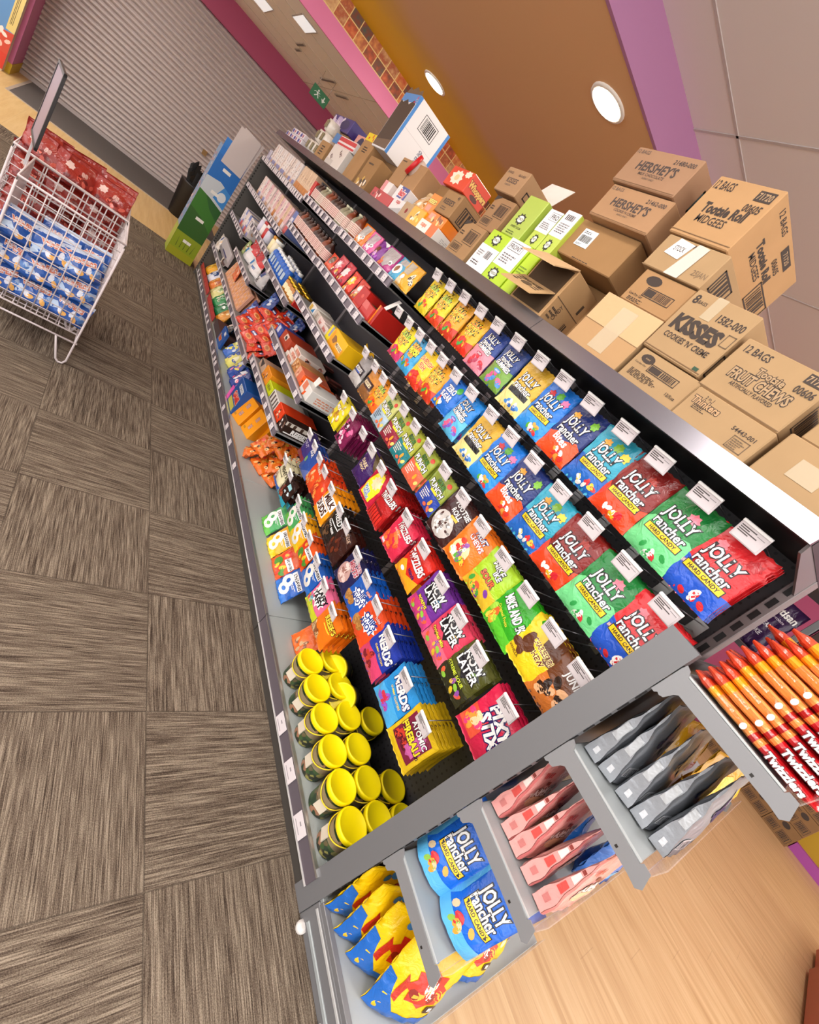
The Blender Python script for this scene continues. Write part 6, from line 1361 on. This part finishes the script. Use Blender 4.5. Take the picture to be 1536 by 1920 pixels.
def cap_shelf(z, label):
    """shelf surface at z"""
    e = empty('metal_shelf', (X0+.004, .175, z), 0, label, 'shelf', 'lift-off shelves of the end-cap shelving')
    br = [(.002, -.002), (.002, -.078), (-.006, -.078), (-.010, -.072), (-.016, -.074), (-.024, -.070), (-.030, -.050), (-.036, -.042), (-.245, -.038), (-.268, -.040), (-.276, -.028), (-.262, .004), (-.243, .004), (-.240, -.004), (-.02, -.004), (-.012, .008), (.0, .012)]
    for xx in (0.0, X1-X0-.012):
        mb = MB(); mb.prism(br, 'x', xx, xx+.003, M('88888a', 'metal')); mb.box((xx-.0006, -.203, -.0315), (xx+.0005, -.197, -.0255), M('2a2622', 'metal')); mb.build('bracket', e)
    mb = MB(); mb.box((.004, -.24, -.028), (X1-X0-.012, -.004, -.003), EGL, .002); mb.box((.004, -.24, -.003), (.008, -.01, .001), M('b9bdbd', 'metal')); mb.build('shelf_tray', e)
    mb = MB(); mb.prism([(-.262, -.03), (-.2595, -.03), (-.2665, .036), (-.269, .036)], 'x', .006, X1-X0-.014, M('e0d4cc', 'clear')); mb.prism([(-.262, -.034), (-.240, -.034), (-.240, -.031), (-.262, -.031)], 'x', .006, X1-X0-.014, M('b8a498', 'clear')); mb.build('clear_riser', e)
for z, l_ in ((.48, 'grey bracketed shelf holding big bright blue bags, lowest lift-off one of the end cap'), (.78, 'grey bracketed shelf holding pink pouches on the end cap'), (1.08, 'grey bracketed shelf holding silver pouches on the end cap'), (1.385, 'grey bracketed shelf holding orange liquorice packs, topmost of the end cap')):
    cap_shelf(z, l_)
# -- orange and red liquorice packs lying front to back
TW = 'orange and red liquorice packs on the top end-cap shelf'
def twz():
    """flat pack lying along Y: red end towards the floor, orange strands behind; left edge faces the aisle"""
    mb = MB(); N = 16; L = .275; secs = []
    def ring(y, sx, sz, wob=0):
        return [(sx*math.copysign(abs(math.cos(2*PI*k/N))**.8, math.cos(2*PI*k/N)) + .0, y, sz*math.copysign(abs(math.sin(2*PI*k/N))**.8, math.sin(2*PI*k/N)) + wob*math.sin(5*k+y*90)) for k in range(N)]
    ys = [0, .012, .02, .04, .06, .08, .10, .112, .124, .136, .148, .16, .18, .20, .215, .235, .25, .262, .275]
    for i, y in enumerate(ys):
        e = 1.0
        if y < .02 or y > .255: e = .35 if y in (0, .275) else .62
        secs.append(ring(y-.14, .052*(.96+.04*math.sin(i*1.7)) if e == 1 else .05, .0125*e, .0006))
    for i in range(len(ys)-1):
        y = (ys[i]+ys[i+1])/2
        for k in range(N):
            l = (k+1) % N
            if y < .108: c = 'c01a22'
            elif y < .122: c = 'ea8a42'
            elif y < .135: c = 'b4201e'
            elif y < .150: c = 'ee9850'
            elif y < .215: c = ('f0a860', 'd8702a', 'e88c40')[k % 3]
            elif y < .242: c = 'f0981c'
            else: c = 'd8482a'
            mb.add([secs[i][k], secs[i][l], secs[i+1][l], secs[i+1][k]], [(3, 2, 1, 0)], M(c, 'film'), True)
    for s_ in (secs[0], secs[-1]): mb.add(s_, [tuple(range(N))], M('c01a22', 'film'))
    for tris, mat, Ly in art_tris([('t', 'Twizzlers', .5, .5, .74, .92, WHT, '5a1014', 0, .1, .05)], .085, .019, 'film'):
        mb.add([(-.0535-.0003*Ly, -.035-p[0]+0*Ly, -.0095+p[1]) for t_ in tris for p in t_], [(3*q, 3*q+1, 3*q+2) for q in range(len(tris))], mat)
    for tris, mat, Ly in art_tris([('e', .5, .5, .4, .4, 'f6ece2')], .014, .018, 'film'):
        mb.add([(-.0535, .02-p[0], -.009+p[1]) for t_ in tris for p in t_], [(3*q, 3*q+1, 3*q+2) for q in range(len(tris))], mat)
    return mb.build('liquorice_pack')
for k in range(9):
    proto('twz', twz, (1.215+.004*k+rf.uniform(-.003, .003), .030-.003*k+rf.uniform(-.012, .012), 1.399+.0245*k), (R(rf.uniform(-1.2, 1.2)), R(rf.uniform(-3, 3)), R(rf.uniform(-3, 3))), 'orange liquorice pack with red end lying flat, %s from the bottom of the stack' % ORDN[k], 'liquorice pack', TW)
for k in range(8):
    proto('twz', twz, (1.335+.004*k+rf.uniform(-.003, .003), .040+rf.uniform(-.012, .012), 1.399+.0245*k), (R(rf.uniform(-1.2, 1.2)), 0, R(rf.uniform(-2, 2))), 'orange liquorice pack in the rear stack, %s from its bottom' % ORDN[k], 'liquorice pack', TW)
# -- silver pouches (face the wood floor, seen from their side)
GS = 'silver grey pouches on the end cap'
def silver():
    art = [('r', .0, .0, 1, .12, '7c8088'), ('c', .5, .56, .3, .2, ['1c2a6a', '2a3a8a'], 5, 4, .16), ('t', 'choc', .55, .56, .14, .5, '1c2a6a', None, 0, 0, .05), ('r', .1, .1, .4, .22, 'd8dade'), ('bars', .12, .11, .38, .2, '4a4a54', 9, 2)]
    return pouch('foil_pouch', .21, .24, .05, '9ea2a8', art, 'foil', 510, hole=False, stand=True, rough=1.2, gus=.75, side_rects=((.32, .52, .75, 'c4c8cc'), (.06, .13, .3, 'd8dade')))
for k, y in enumerate((.142, .092, .040, -.010, -.060)):
    proto('silver', silver, (1.285+.012*k, y, 1.083), (R(-5+rf.uniform(-3, 3)), 0, R(rf.uniform(-9, 3))), 'silver grey foil pouch, %s from the back of its shelf' % ORDN[k], 'foil pouch', GS)
GD = 'gold yellow bags right of the silver pouches'
for k, (x, y, z_, a) in enumerate(((1.56, .08, -10, 'rear'), (1.60, -.02, -20, 'middle'), (1.72, -.04, -15, 'front right'), (1.80, .08, 10, 'rear right'))):
    foilbag(x, y, 1.083, .2, .19, .07, 'd09a10', [('r', .1, .1, .5, .3, 'c83a1c'), ('p', [(.3, .4), (.8, .5), (.7, .8), (.3, .7)], 'e8b81c'), ('c', .6, .25, .2, .12, ['3a1c10', 'f0d060'], 5, 3, .1)], 'gold yellow bag right of the silver pouches, %s' % a, 520+k, rot=(R(-8), 0, R(z_)), name='sweet_bag', group=GD)
foilbag(1.50, -.06, 1.083, .13, .1, .05, 'e2bc10', [('r', .0, .0, .4, .4, 'f0d020')], 'small yellow bag lying before the silver pouches', 526, rot=(R(-50), 0, R(20)), name='sweet_bag')
# -- pink pouches
GPK = 'pink wafer pouches on the end cap'
def pinkp():
    art = [('r', .0, .0, .06, 1, 'd87a78'), ('s', .5, .36, .34, .18, 'f4e4da', 9, 4, .8), ('e', .5, .3, .26, .1, 'f0c8a0'), ('t', 'KitKat', .52, .46, .12, .5, WHT, '8a5a4a', 10, 0, .05), ('r', .4, .55, .5, .6, '8a3a34'), ('e', .8, .84, .14, .06, 'c8c83a'), ('bars', .15, .66, .4, .74, 'c83a3a', 6, 3), ('e', .5, .9, .04, .018, '2a1c1c')]
    return pouch('wafer_pouch', .175, .235, .046, 'eba7a0', art, 'film', 530, hole=False, stand=True, rough=1.0, side='e6a09a', back='dcaaa4', gus=.85, side_rects=((.1, .18, .4, 'c87a76'), (.3, .42, .7, 'd8544e'), (.48, .6, .8, 'f0e0d8'), (.62, .66, .8, '8a3a34')))
for k, y in enumerate((.142, .098, .050, .004, -.058)):
    proto('pinkp', pinkp, (1.262, y, .783), (R(-3+rf.uniform(-3, 3)), 0, R(rf.uniform(-6, 2))), 'pink wafer pouch with pale lettering, %s from the back of its shelf' % ORDN[k], 'pouch', GPK)
for k, (x, y, r_) in enumerate(((1.46, .05, 6), (1.50, -.05, -10))):
    foilbag(x, y, .783, .2, .18, .07, '1f5fae', [('e', .5, .5, .3, .2, '2a78d0'), ('r', .2, .2, .8, .3, '58aee0')], 'mid blue bag right of the pink pouches, %s' % ('rear', 'front')[k], 540+k, rot=(R(-6), 0, R(r_)), name='sweet_bag', group='blue bags beside the pink pouches')
# -- big blue hard candy bags on the lowest lift-off shelf
BA = [('r', 0, 0, 1, .16, '5ab0e2'), ('p', [(0, .1), (.1, .3), (.06, .9), (0, 1)], '5ab0e2'), ('c', .45, .2, .3, .1, ['e8a03a', 'd6343c', 'e0c8a0', '8ab84a'], 10, 6, .09), ('t', 'JOLLY', .52, .56, .15, .6, WHT, BLK, 0, 0, .03), ('t', 'rancher', .53, .45, .12, .62, WHT, BLK, 0, 0, .03), ('r', .2, .31, .9, .395, BLK), ('r', .215, .318, .885, .387, 'f2c61c'), ('t', 'HARD CANDY', .55, .352, .04, .62, BLK, None, 0, 0, .02)]
GBB = 'big bright blue hard candy bags on the end cap'
def bigblue(): return pouch('candy_bag', .150, .24, .105, '1266d4', BA, 'film', 550, hole=False, stand=True, rough=.7, sag=.3, back='1a4fae', head=.14, gus=.35)
for k, (x, y, r_, z_, t_) in enumerate(((1.20, .118, -10, 0, 'rear left'), (1.215, -.018, -10, 0, 'front left, beside the clear lip'), (1.46, -.01, -12, 38, 'front right, turned to the floor'), (1.42, .12, -8, 10, 'rear right, mostly hidden'))):
    proto('bigblue', bigblue, (x+.03, y, .483), (R(r_), 0, RZ+R(z_+8)), 'big bright blue hard candy bag, %s' % t_, 'candy bag', GBB)
# -- yellow red and blue bags on the base
YB = [('r', 0, 0, .24, 1, '1c62b8'), ('p', [(0, 0), (1, 0), (1, .14), (.3, .2), (0, .3)], '1c62b8'), ('s', .58, .5, .34, .26, 'c8281c', 8, 4, .8), ('t', 'treat', .6, .56, .14, .5, WHT, '8a1014', 18, .1, .04), ('t', 'sized', .6, .42, .14, .5, WHT, '8a1014', 18, .1, .04), ('e', .36, .8, .06, .05, '3a8ad0'), ('e', .46, .84, .05, .05, '3a8ad0'), ('c', .8, .24, .16, .08, ['3a1c14', 'e8761c'], 4, 3, .1)]
YB = [('p', [(0, 0), (1, 0), (1, .1), (.3, .13), (.16, .3), (.12, .5), (0, .55)], '1c62b8'), ('p', [(.16, .3), (.24, .26), (.3, .5), (.22, .62)], 'b8281c'), ('s', .58, .5, .34, .26, 'c8281c', 8, 4, .8), ('c', .58, .5, .26, .14, [WHT, 'e8b03a', 'c8281c', '8a1014'], 12, 4, .09), ('e', .36, .8, .06, .05, '3a8ad0'), ('e', .46, .84, .05, .05, '3a8ad0'), ('r', .72, .2, .9, .3, '2a1610'), ('t', 'm', .81, .25, .07, .12, WHT, None, 0, 0, .05)]
GY = 'yellow red and blue bags on the end-cap base'
def yb(): return pouch('candy_bag', .25, .24, .07, 'ecc20e', YB, 'film', 560, hole=False, stand=True, rough=1.5)
for k, (x, y, rz_, tl, t_) in enumerate(((1.25, .135, -12, -4, 'rearmost on the base'), (1.26, .062, -18, -8, 'second from the back on the base'), (1.275, -.022, -30, -12, 'third from the back, its red print facing out'), (1.30, -.115, -26, -16, 'frontmost at the left, leaning back'), (1.50, .05, -10, -6, 'rear right under the blue bags'), (1.60, -.13, -20, -25, 'front right behind the clear lip'))):
    proto('yb', yb, (x, y, .121), (R(tl), 0, R(rz_)), 'yellow red and blue candy bag, %s' % t_, 'candy bag', GY)
foilbag(1.76, -.13, .121, .2, .19, .06, 'e8c41c', [('c', .5, .5, .36, .3, ['c8281c', 'f4e8a0', 'e8962a', '2a5ab0'], 14, 5, .08)], 'bright yellow speckled bag at the right end of the base', 566, rot=(R(-20), 0, R(-8)), name='candy_bag')
# -- things glimpsed beyond the end cap
rk = empty('narrow_rack', (2.2, .23, 0), 0, 'narrow grey rack behind the end cap holding the purple pouch', 'rack')
mb = MB(); mb.box((0, -.012, 0), (.06, .012, 1.78), EG_, .002); mb.build('post', rk)
mb = MB(); mb.box((.0, -.22, 1.455), (.16, .24, 1.475), EGD); mb.build('shelf_tray', rk)
mb = MB(); mb.box((.0, -.1, 0), (.3, .2, .03), EGD); mb.build('foot_plate', rk)
foilbag(2.222, .315, 1.477, .115, .225, .03, '3a2048', [('p', [(.5, 0), (1, 0), (1, .62), (.72, .7), (.62, .4)], '3a2048'), ('t', 'Artisan', .5, .8, .13, .82, WHT, None, 0, 0, .03), ('t', 'chocolate', .5, .66, .05, .5, 'd8c8d8'), ('t', 'CREAM', .4, .48, .08, .46, 'e0d8e0'), ('t', 'COOKIE', .36, .3, .08, .5, 'e0d8e0'), ('lines', .1, .06, .5, .2, 'e0d8e0', 2, 3)], 'dark purple artisan pouch standing on the narrow rack', 570, name='chocolate_pouch')
kbox(2.205, .02, .212, 1.477, 1.79, .08, 'dark brown carton lettered double decadent beyond the liquorice packs', [('t', 'Double', .6, .66, .09, .5, 'e4d4c8', None, 0, 0, .02), ('t', 'decadent', .62, .5, .08, .6, 'e4d4c8', None, 0, .2, .01), ('lines', .06, .38, .4, .5, 'a89488', 3, 3), ('r', .4, .78, 1, 1, 'c8321c')], base='3a1c18', name='biscuit_carton', group='', kind='gloss')
bc = [q for q in COL.objects if q.name.startswith('biscuit_carton')][-1]
if 'group' in bc: del bc['group']

# ================================================================ RIGHT BACKGROUND
CB = barc(.06, .1, .46, .5, 3) + barc(.54, .1, .94, .5, 5) + [('e', .5, .78, .14, .14, PRN), ('lines', .08, .64, .34, .9, PRN, 3, 4)]
n = 0
for r_ in range(5):
    for c_ in range(4):
        y0 = -.9 + .33*c_; z0 = .24*r_
        nm = ('bottom', 'second', 'third', 'fourth', 'top')[r_], ('nearest the counter', 'second from the counter', 'third from the counter', 'farthest from the counter')[c_]
        key = 'stockbox'
        def fn(): return carton('stock_box', .325, .3, .236, '8a6a48', CB)
        proto(key, fn, (8.0, y0+.165, z0), (0, 0, RZ), 'brown stock box with printed barcodes, %s layer, %s' % nm, 'box', 'stock boxes stacked by the yellow counter')
dd = empty('floor_display', (4.4, -1.3, 0), 0, 'red-brown floor display with orange shells at the bottom right edge', 'display')
mb = MB(); mb.box((0, -.7, .02), (1.2, 0, .75), M('a8442e', 'gloss'), .01); mb.box((1.2, -.7, .02), (1.75, -.04, .75), M('b04434', 'gloss'), .01); mb.build('carton_body', dd)
mb = MB(); mb.box((-.01, -.71, .75), (1.76, -.03, .79), M('e2d2c4', 'paper'), .004); mb.build('white_top', dd)
for k, (x, z) in enumerate(((.25, .30), (.55, .42), (.85, .34))):
    mb = MB()
    for a in range(5):
        an = R(50+20*a); mb.tube([(x, .008, z), (x+.09*math.cos(an), .02, z+.1*math.sin(an))], .012, M('e0983a', 'gloss'), 6)
    mb.build('orange_shell', dd)
for k, x in enumerate((1.25, 1.42, 1.58)):
    mb = MB(); mb.lathe([(.012, 0), (.016, .02), (.008, .04)], M('c8c0bc', 'steel'), 8, x, -.02); o = mb.build('metal_clip', dd, (0, 0, .3))
# ================================================================ LEFT AND FAR: BASKETS, CARD DISPLAY, BIN, POSTER
WW = M('c9bdbd', 'plastic')
def basket(x0, x1, y0, y1, zb, zr, label):
    cx, cy = (x0+x1)/2, (y0+y1)/2
    e = empty('wire_basket', (cx, cy, 0), 0, label, 'basket', 'white wire dump baskets on the carpet')
    a, b = (x1-x0)/2, (y1-y0)/2
    mb = MB(); mb.tube([(-a, -b, zr), (a, -b, zr), (a, b, zr), (-a, b, zr)], .006, WW, 6, True); mb.build('rim', e)
    def side(p, q, nm, nv, nh=12):
        mb = MB()
        for k in range(nv+1):
            t = k/nv; x = p[0]+(q[0]-p[0])*t; y = p[1]+(q[1]-p[1])*t
            mb.tube([(x, y, zb), (x, y, zr)], .0028, WW, 5)
        for k in range(nh):
            z = zb + (zr-zb)*k/nh
            mb.tube([(p[0], p[1], z), (q[0], q[1], z)], .0026, WW, 5)
        mb.build(nm, e)
    side((-a, -b), (a, -b), 'wire_side', 8); side((-a, b), (a, b), 'wire_side', 8); side((-a, -b), (-a, b), 'wire_side', 8); side((a, -b), (a, b), 'wire_side', 8)
    mb = MB()
    for k in range(10):
        t = -a+2*a*k/9; mb.tube([(t, -b, zb), (t, b, zb)], .0028, WW, 5)
    for k in range(10):
        t = -b+2*b*k/9; mb.tube([(-a, t, zb-.004), (a, t, zb-.004)], .0028, WW, 5)
    mb.build('wire_floor', e)
    for sx in (-1, 1):
        for sy in (-1, 1):
            mb = MB()
            mb.tube([(sx*a, sy*b, zr-.02), (sx*a, sy*b, .03), (sx*(a-.012), sy*b, .008), (sx*(a-.03), sy*b, .006), (sx*(a-.045), sy*b, .02), (sx*(a-.085), sy*b, .15)], .0055, WW, 6); mb.build('leg', e)
    mb = MB(); mb.tube([(-a, -b, .15), (a+.01, -b, .15)], .005, WW, 6); mb.tube([(-a, b, .15), (a, b, .15)], .005, WW, 6); mb.tube([(-a, -b, .15), (-a, b, .15)], .005, WW, 6); mb.tube([(a, -b, .15), (a, b, .15)], .005, WW, 6); mb.build('lower_frame', e)
    return e
bs1 = basket(-.215, .208, 2.825, 3.25, .205, .76, 'nearer white wire basket with blue bags low inside it')
bs2 = basket(-.30, .205, 3.265, 3.70, .205, .76, 'farther white wire basket heaped with red bags')
mb = MB(); mb.box((-.2105, -.21, .0), (-.2085, .21, .555), M('d8cccc', 'milky')); o = mb.build('side_sheet', bs1, (0, 0, .205)); o['label'] = 'pale sheet on the left side'
sg = empty('sign_holder', (-.225, 3.02, .765), 0, 'tall black-framed sign holder clipped to the near wire basket', 'sign')
mb = MB(); mb.box((-.004, -.008, 0), (.004, .008, .11), M('b5aeb0', 'plastic')); mb.build('stem', sg)
mb = MB()
for a_, b_ in (((-.006, -.15, .11), (.006, -.135, .44)), ((-.006, .135, .11), (.006, .15, .44)), ((-.006, -.15, .11), (.006, .15, .124)), ((-.006, -.15, .426), (.006, .15, .44))): mb.box(a_, b_, M('1c1618', 'plastic'), .001)
mb.build('frame', sg)
mb = MB(); mb.box((-.003, -.135, .124), (.003, .135, .426), M('8d7a86', 'plastic')); mb.build('sign_panel', sg)
sg.rotation_euler = (0, 0, R(10))
GRD = 'glossy red bags heaped in the farther basket'
def rbag(): return pouch('snack_bag', .20, .15, .09, '922a22', [('s', .3, .62, .12, .15, 'd8b8b0', 7, 3, .4), ('t', '88', .64, .56, .14, .24, 'c89a90', None, 0, 0, .05), ('r', .1, .1, .9, .2, '7a1a18'), ('c', .5, .3, .4, .1, ['c8584a', '6a1414'], 6, 3, .08)], 'film', 600, hole=False, stand=True, rough=1.8)
ri = random.Random(9); c_ = 0
for L in range(5):
    for j in range(2):
        for i in range(3):
            x = -.225+.155*i + ri.uniform(-.01, .01); y = 3.36+.15*j + ri.uniform(-.01, .02); z = .215+.125*L
            nm = 'glossy red snack bag in the farther basket, %s layer, %s row, %s' % (('lowest', 'second', 'middle', 'fourth', 'top')[L], ('front', 'back')[j], ('leftmost', 'central', 'rightmost')[i])
            proto('rbag', rbag, (x+.02, y, z), (R(ri.uniform(-30, -8)), R(ri.uniform(-8, 8)), R(ri.uniform(-20, 20))), nm, 'snack bag', GRD)
GBL = 'blue and white bags in the nearer basket'
def blbag(): return pouch('snack_bag', .19, .14, .085, '2456a8', [('t', 'WAFERS', .5, .62, .16, .7, 'd87a5a', 'e8e0e0', 0, 0, .06), ('p', [(0, .1), (.3, .3), (.2, .5), (0, .4)], 'b8cce4'), ('p', [(1, .2), (.7, .35), (.8, .5), (1, .45)], 'a8c0e0'), ('r', .0, .86, 1, 1, 'c8d4e8'), ('c', .6, .26, .3, .12, ['d8dce8', 'e8b060', '5a8ad0'], 7, 3, .1)], 'film', 610, hole=False, stand=True, rough=1.8)
for L in range(3):
    for j in range(2):
        for i in range(3):
            if L == 2 and i == 0 and j == 1: continue
            x = -.14+.13*i + ri.uniform(-.01, .01); y = 2.91+.16*j + ri.uniform(-.015, .02); z = .215+.12*L
            nm = 'blue and white snack bag in the nearer basket, %s layer, %s row, %s' % (('bottom', 'middle', 'top')[L], ('front', 'back')[j], ('leftmost', 'central', 'rightmost')[i])
            proto('blbag', blbag, (x, y, z), (R(ri.uniform(-26, -6)), R(ri.uniform(-10, 10)), R(ri.uniform(-22, 22))), nm, 'snack bag', GBL)
# ---- green and blue card display
F = [('r', 0, 0, 1, .22, '8a9a1c'), ('r', 0, 0, 1, .07, '9a9a1c'), ('p', [(0, .22), (1, .22), (1, .34), (.5, .42), (0, .46)], '2c5a1a'), ('p', [(0, .46), (.5, .42), (1, .34), (1, .5), (.45, .6), (0, .62)], '34701c'), ('p', [(.3, .6), (.6, .52), (1, .46), (1, .58), (.6, .62)], '245a20'),
     ('p', [(0, .62), (.45, .6), (1, .56), (1, .72), (.5, .76), (0, .74)], 'c2c8cc'), ('p', [(.5, .62), (1, .58), (1, .84), (.72, .76)], '3a86cc'), ('e', .76, .66, .16, .04, 'd8dce0'), ('p', [(0, .74), (.5, .76), (1, .72), (1, .94), (0, .97)], '1568b8'), ('r', 0, .94, 1, 1, '1a70c4')]
F += [('r', .36, v, .66, v+.026, 'e8e4dc') for v in (.15, .38, .64, .84)]
F += [('p', [(.2+.14*i, .09), (.225+.14*i, .09), (.19+.16*i, .19)], '4a5a14') for i in range(5)]
LS = [('r', 0, 0, 1, .25, '9aa83a'), ('c', .5, .62, .4, .34, ['c87a6a', 'd8c8c8', '5a86b8', 'e0a08a', 'c8ccd8'], 26, 4, .12)]
e = put(carton('card_display', .285, .26, 1.27, '7a94b0', F, [], kind='gloss'), 6.34, .79, 0, 'card_display', 'tall green and blue card display with slot handles before the shutter', 'display', None, 1.075)
e.location = (.935, 6.34, 0); e.rotation_euler = (0, 0, 0)
mb = MB()
for tris, mat, L in art_tris(LS, .26, 1.27, 'gloss'):
    mb.add([(-.1435-.0002*L, .26-p[0], p[1]) for t_ in tris for p in t_], [(3*i, 3*i+1, 3*i+2) for i in range(len(tris))], mat)
mb.build('side_panel', e)
mb = MB(); mb.prism([(-.142, 1.27), (-.142, 1.36), (-.085, 1.36), (-.085, 1.27)], 'y', .0, .006, M('2a78c8', 'gloss')); mb.prism([(.0, 1.27), (.0, 1.30), (.09, 1.30), (.09, 1.27)], 'y', .0, .006, M('1a70c4', 'gloss')); mb.build('top_tab', e)
for k, (dx, dy, a, t_) in enumerate(((0, .05, 2, 'front'), (.015, .075, 5, 'rear'))):
    mb = MB(); mb.box((-.115, 0, 0), (.115, .003, .40), M('c9bdba', 'paper')); o = mb.build('blank_card', None, (.955+dx, 6.345+dy*0+(.0 if k else .0)-.012+.006*k, 1.13+.012*k), (0, R(a), 0)); setp(o, 'large blank white card leaning in the top of the card display, %s one' % t_, 'card', 'blank white cards in the display')
# ---- black bin with black strips
e = empty('waste_bin', (.98, 8.45, 0), 0, 'black waste bin before the roller shutter, stuffed with black strips', 'bin')
mb = MB(); mb.lathe([(.12, 0), (.13, .01), (.165, .48), (.17, .5), (.16, .5)], M('15110f', 'plastic'), 22); mb.build('bin', e)
for k in range(30):
    an = ri.uniform(0, 2*PI); d = ri.uniform(0, .12); lx = d*math.cos(an); ly = d*math.sin(an)
    o_ = (lx*1.6-.05+ri.uniform(-.06, .06), ly*1.6+ri.uniform(-.05, .05), ri.uniform(.62, .80))
    mb = MB(); mb.prism([(-.035, 0), (.035, 0), (.04, .6), (.01, 1.0), (-.03, .92)], 'y', -.004, .004, M('121010', 'gloss'))
    o = mb.build('strip', e, (lx, ly, .3)); v = Vector(o_) - Vector((lx, ly, .3)); o.rotation_euler = (R(ri.uniform(-12, 12)), math.atan2(v.x, v.z), R(ri.uniform(0, 180))*0); o.scale = (1, 1, v.length)
# ---- poster on the left pillar and hanging exit sign
mb = MB(); mb.box((-2.6, 9.2, 0), (-1.16, 9.34, 3.0), M('d8c8b0', 'paint')); struct(mb.build('wall_pillar'))
PA = [('r', 0, 0, 1, .12, 'c8341c'), ('p', [(.4, .1), (1, .1), (1, .24), (.7, .2)], 'c8442c'), ('c', .85, .17, .12, .05, ['e8c0b0', 'f0e0d8'], 6, 3, .04), ('r', .9, .24, 1, .56, 'd8c47a'), ('bars', .92, .28, .98, .5, '5a4a1c', 5, 2), ('p', [(.84, .5), (1, .56), (1, .72), (.9, .66)], 'a8c4dc')]
o = carton('wall_poster', .82, .012, 1.75, '5a8cc0', PA, kind='gloss', bev=.001)
o.location = (-1.57, 9.187, .02); setp(o, 'blue and red poster with yellow barcode panel, top left by the shutter', 'poster')
e = empty('exit_sign', (1.545, 7.5, 2.42), 0, 'green emergency exit sign hanging from the cream ceiling', 'sign')
mb = MB(); mb.box((-.115, -.006, -.065), (.115, .006, .065), M('12703a', 'gloss'), .002); mb.build('sign_panel', e)
mb = MB()
mb.lathe([(.0, -.001), (.012, -.001), (.012, .001), (.0, .001)], M(WHT, 'gloss'), 10, cap=False)
for p in ([(-.06, .012), (-.035, .02), (-.02, -.002), (-.03, -.008)], [(-.03, -.008), (-.02, -.002), (.0, -.03), (-.01, -.034)], [(-.035, -.004), (-.028, -.01), (-.055, -.038), (-.064, -.034)], [(-.06, .014), (-.054, .018), (-.075, -.004), (-.08, .0)], [(-.036, .018), (-.03, .012), (-.006, .016), (-.008, .022)], [(.03, .0), (.052, .0), (.052, .034), (.064, .034), (.064, .0), (.086, .0), (.058, -.034)]):
    mb.prism(p, 'y', -.0078, -.006, M('e8f0e8', 'gloss'))
mb.prism(ell(-.036, .034, .011, .011, 12), 'y', -.0078, -.006, M('e8f0e8', 'gloss')); o = mb.build('pictogram', e)
mb = MB(); mb.tube([(-.08, 0, .065), (-.08, 0, .24)], .003, M('b8b0a8', 'steel')); mb.tube([(.08, 0, .065), (.08, 0, .24)], .003, M('b8b0a8', 'steel')); mb.build('hanger', e)
bpy.context.view_layer.update()
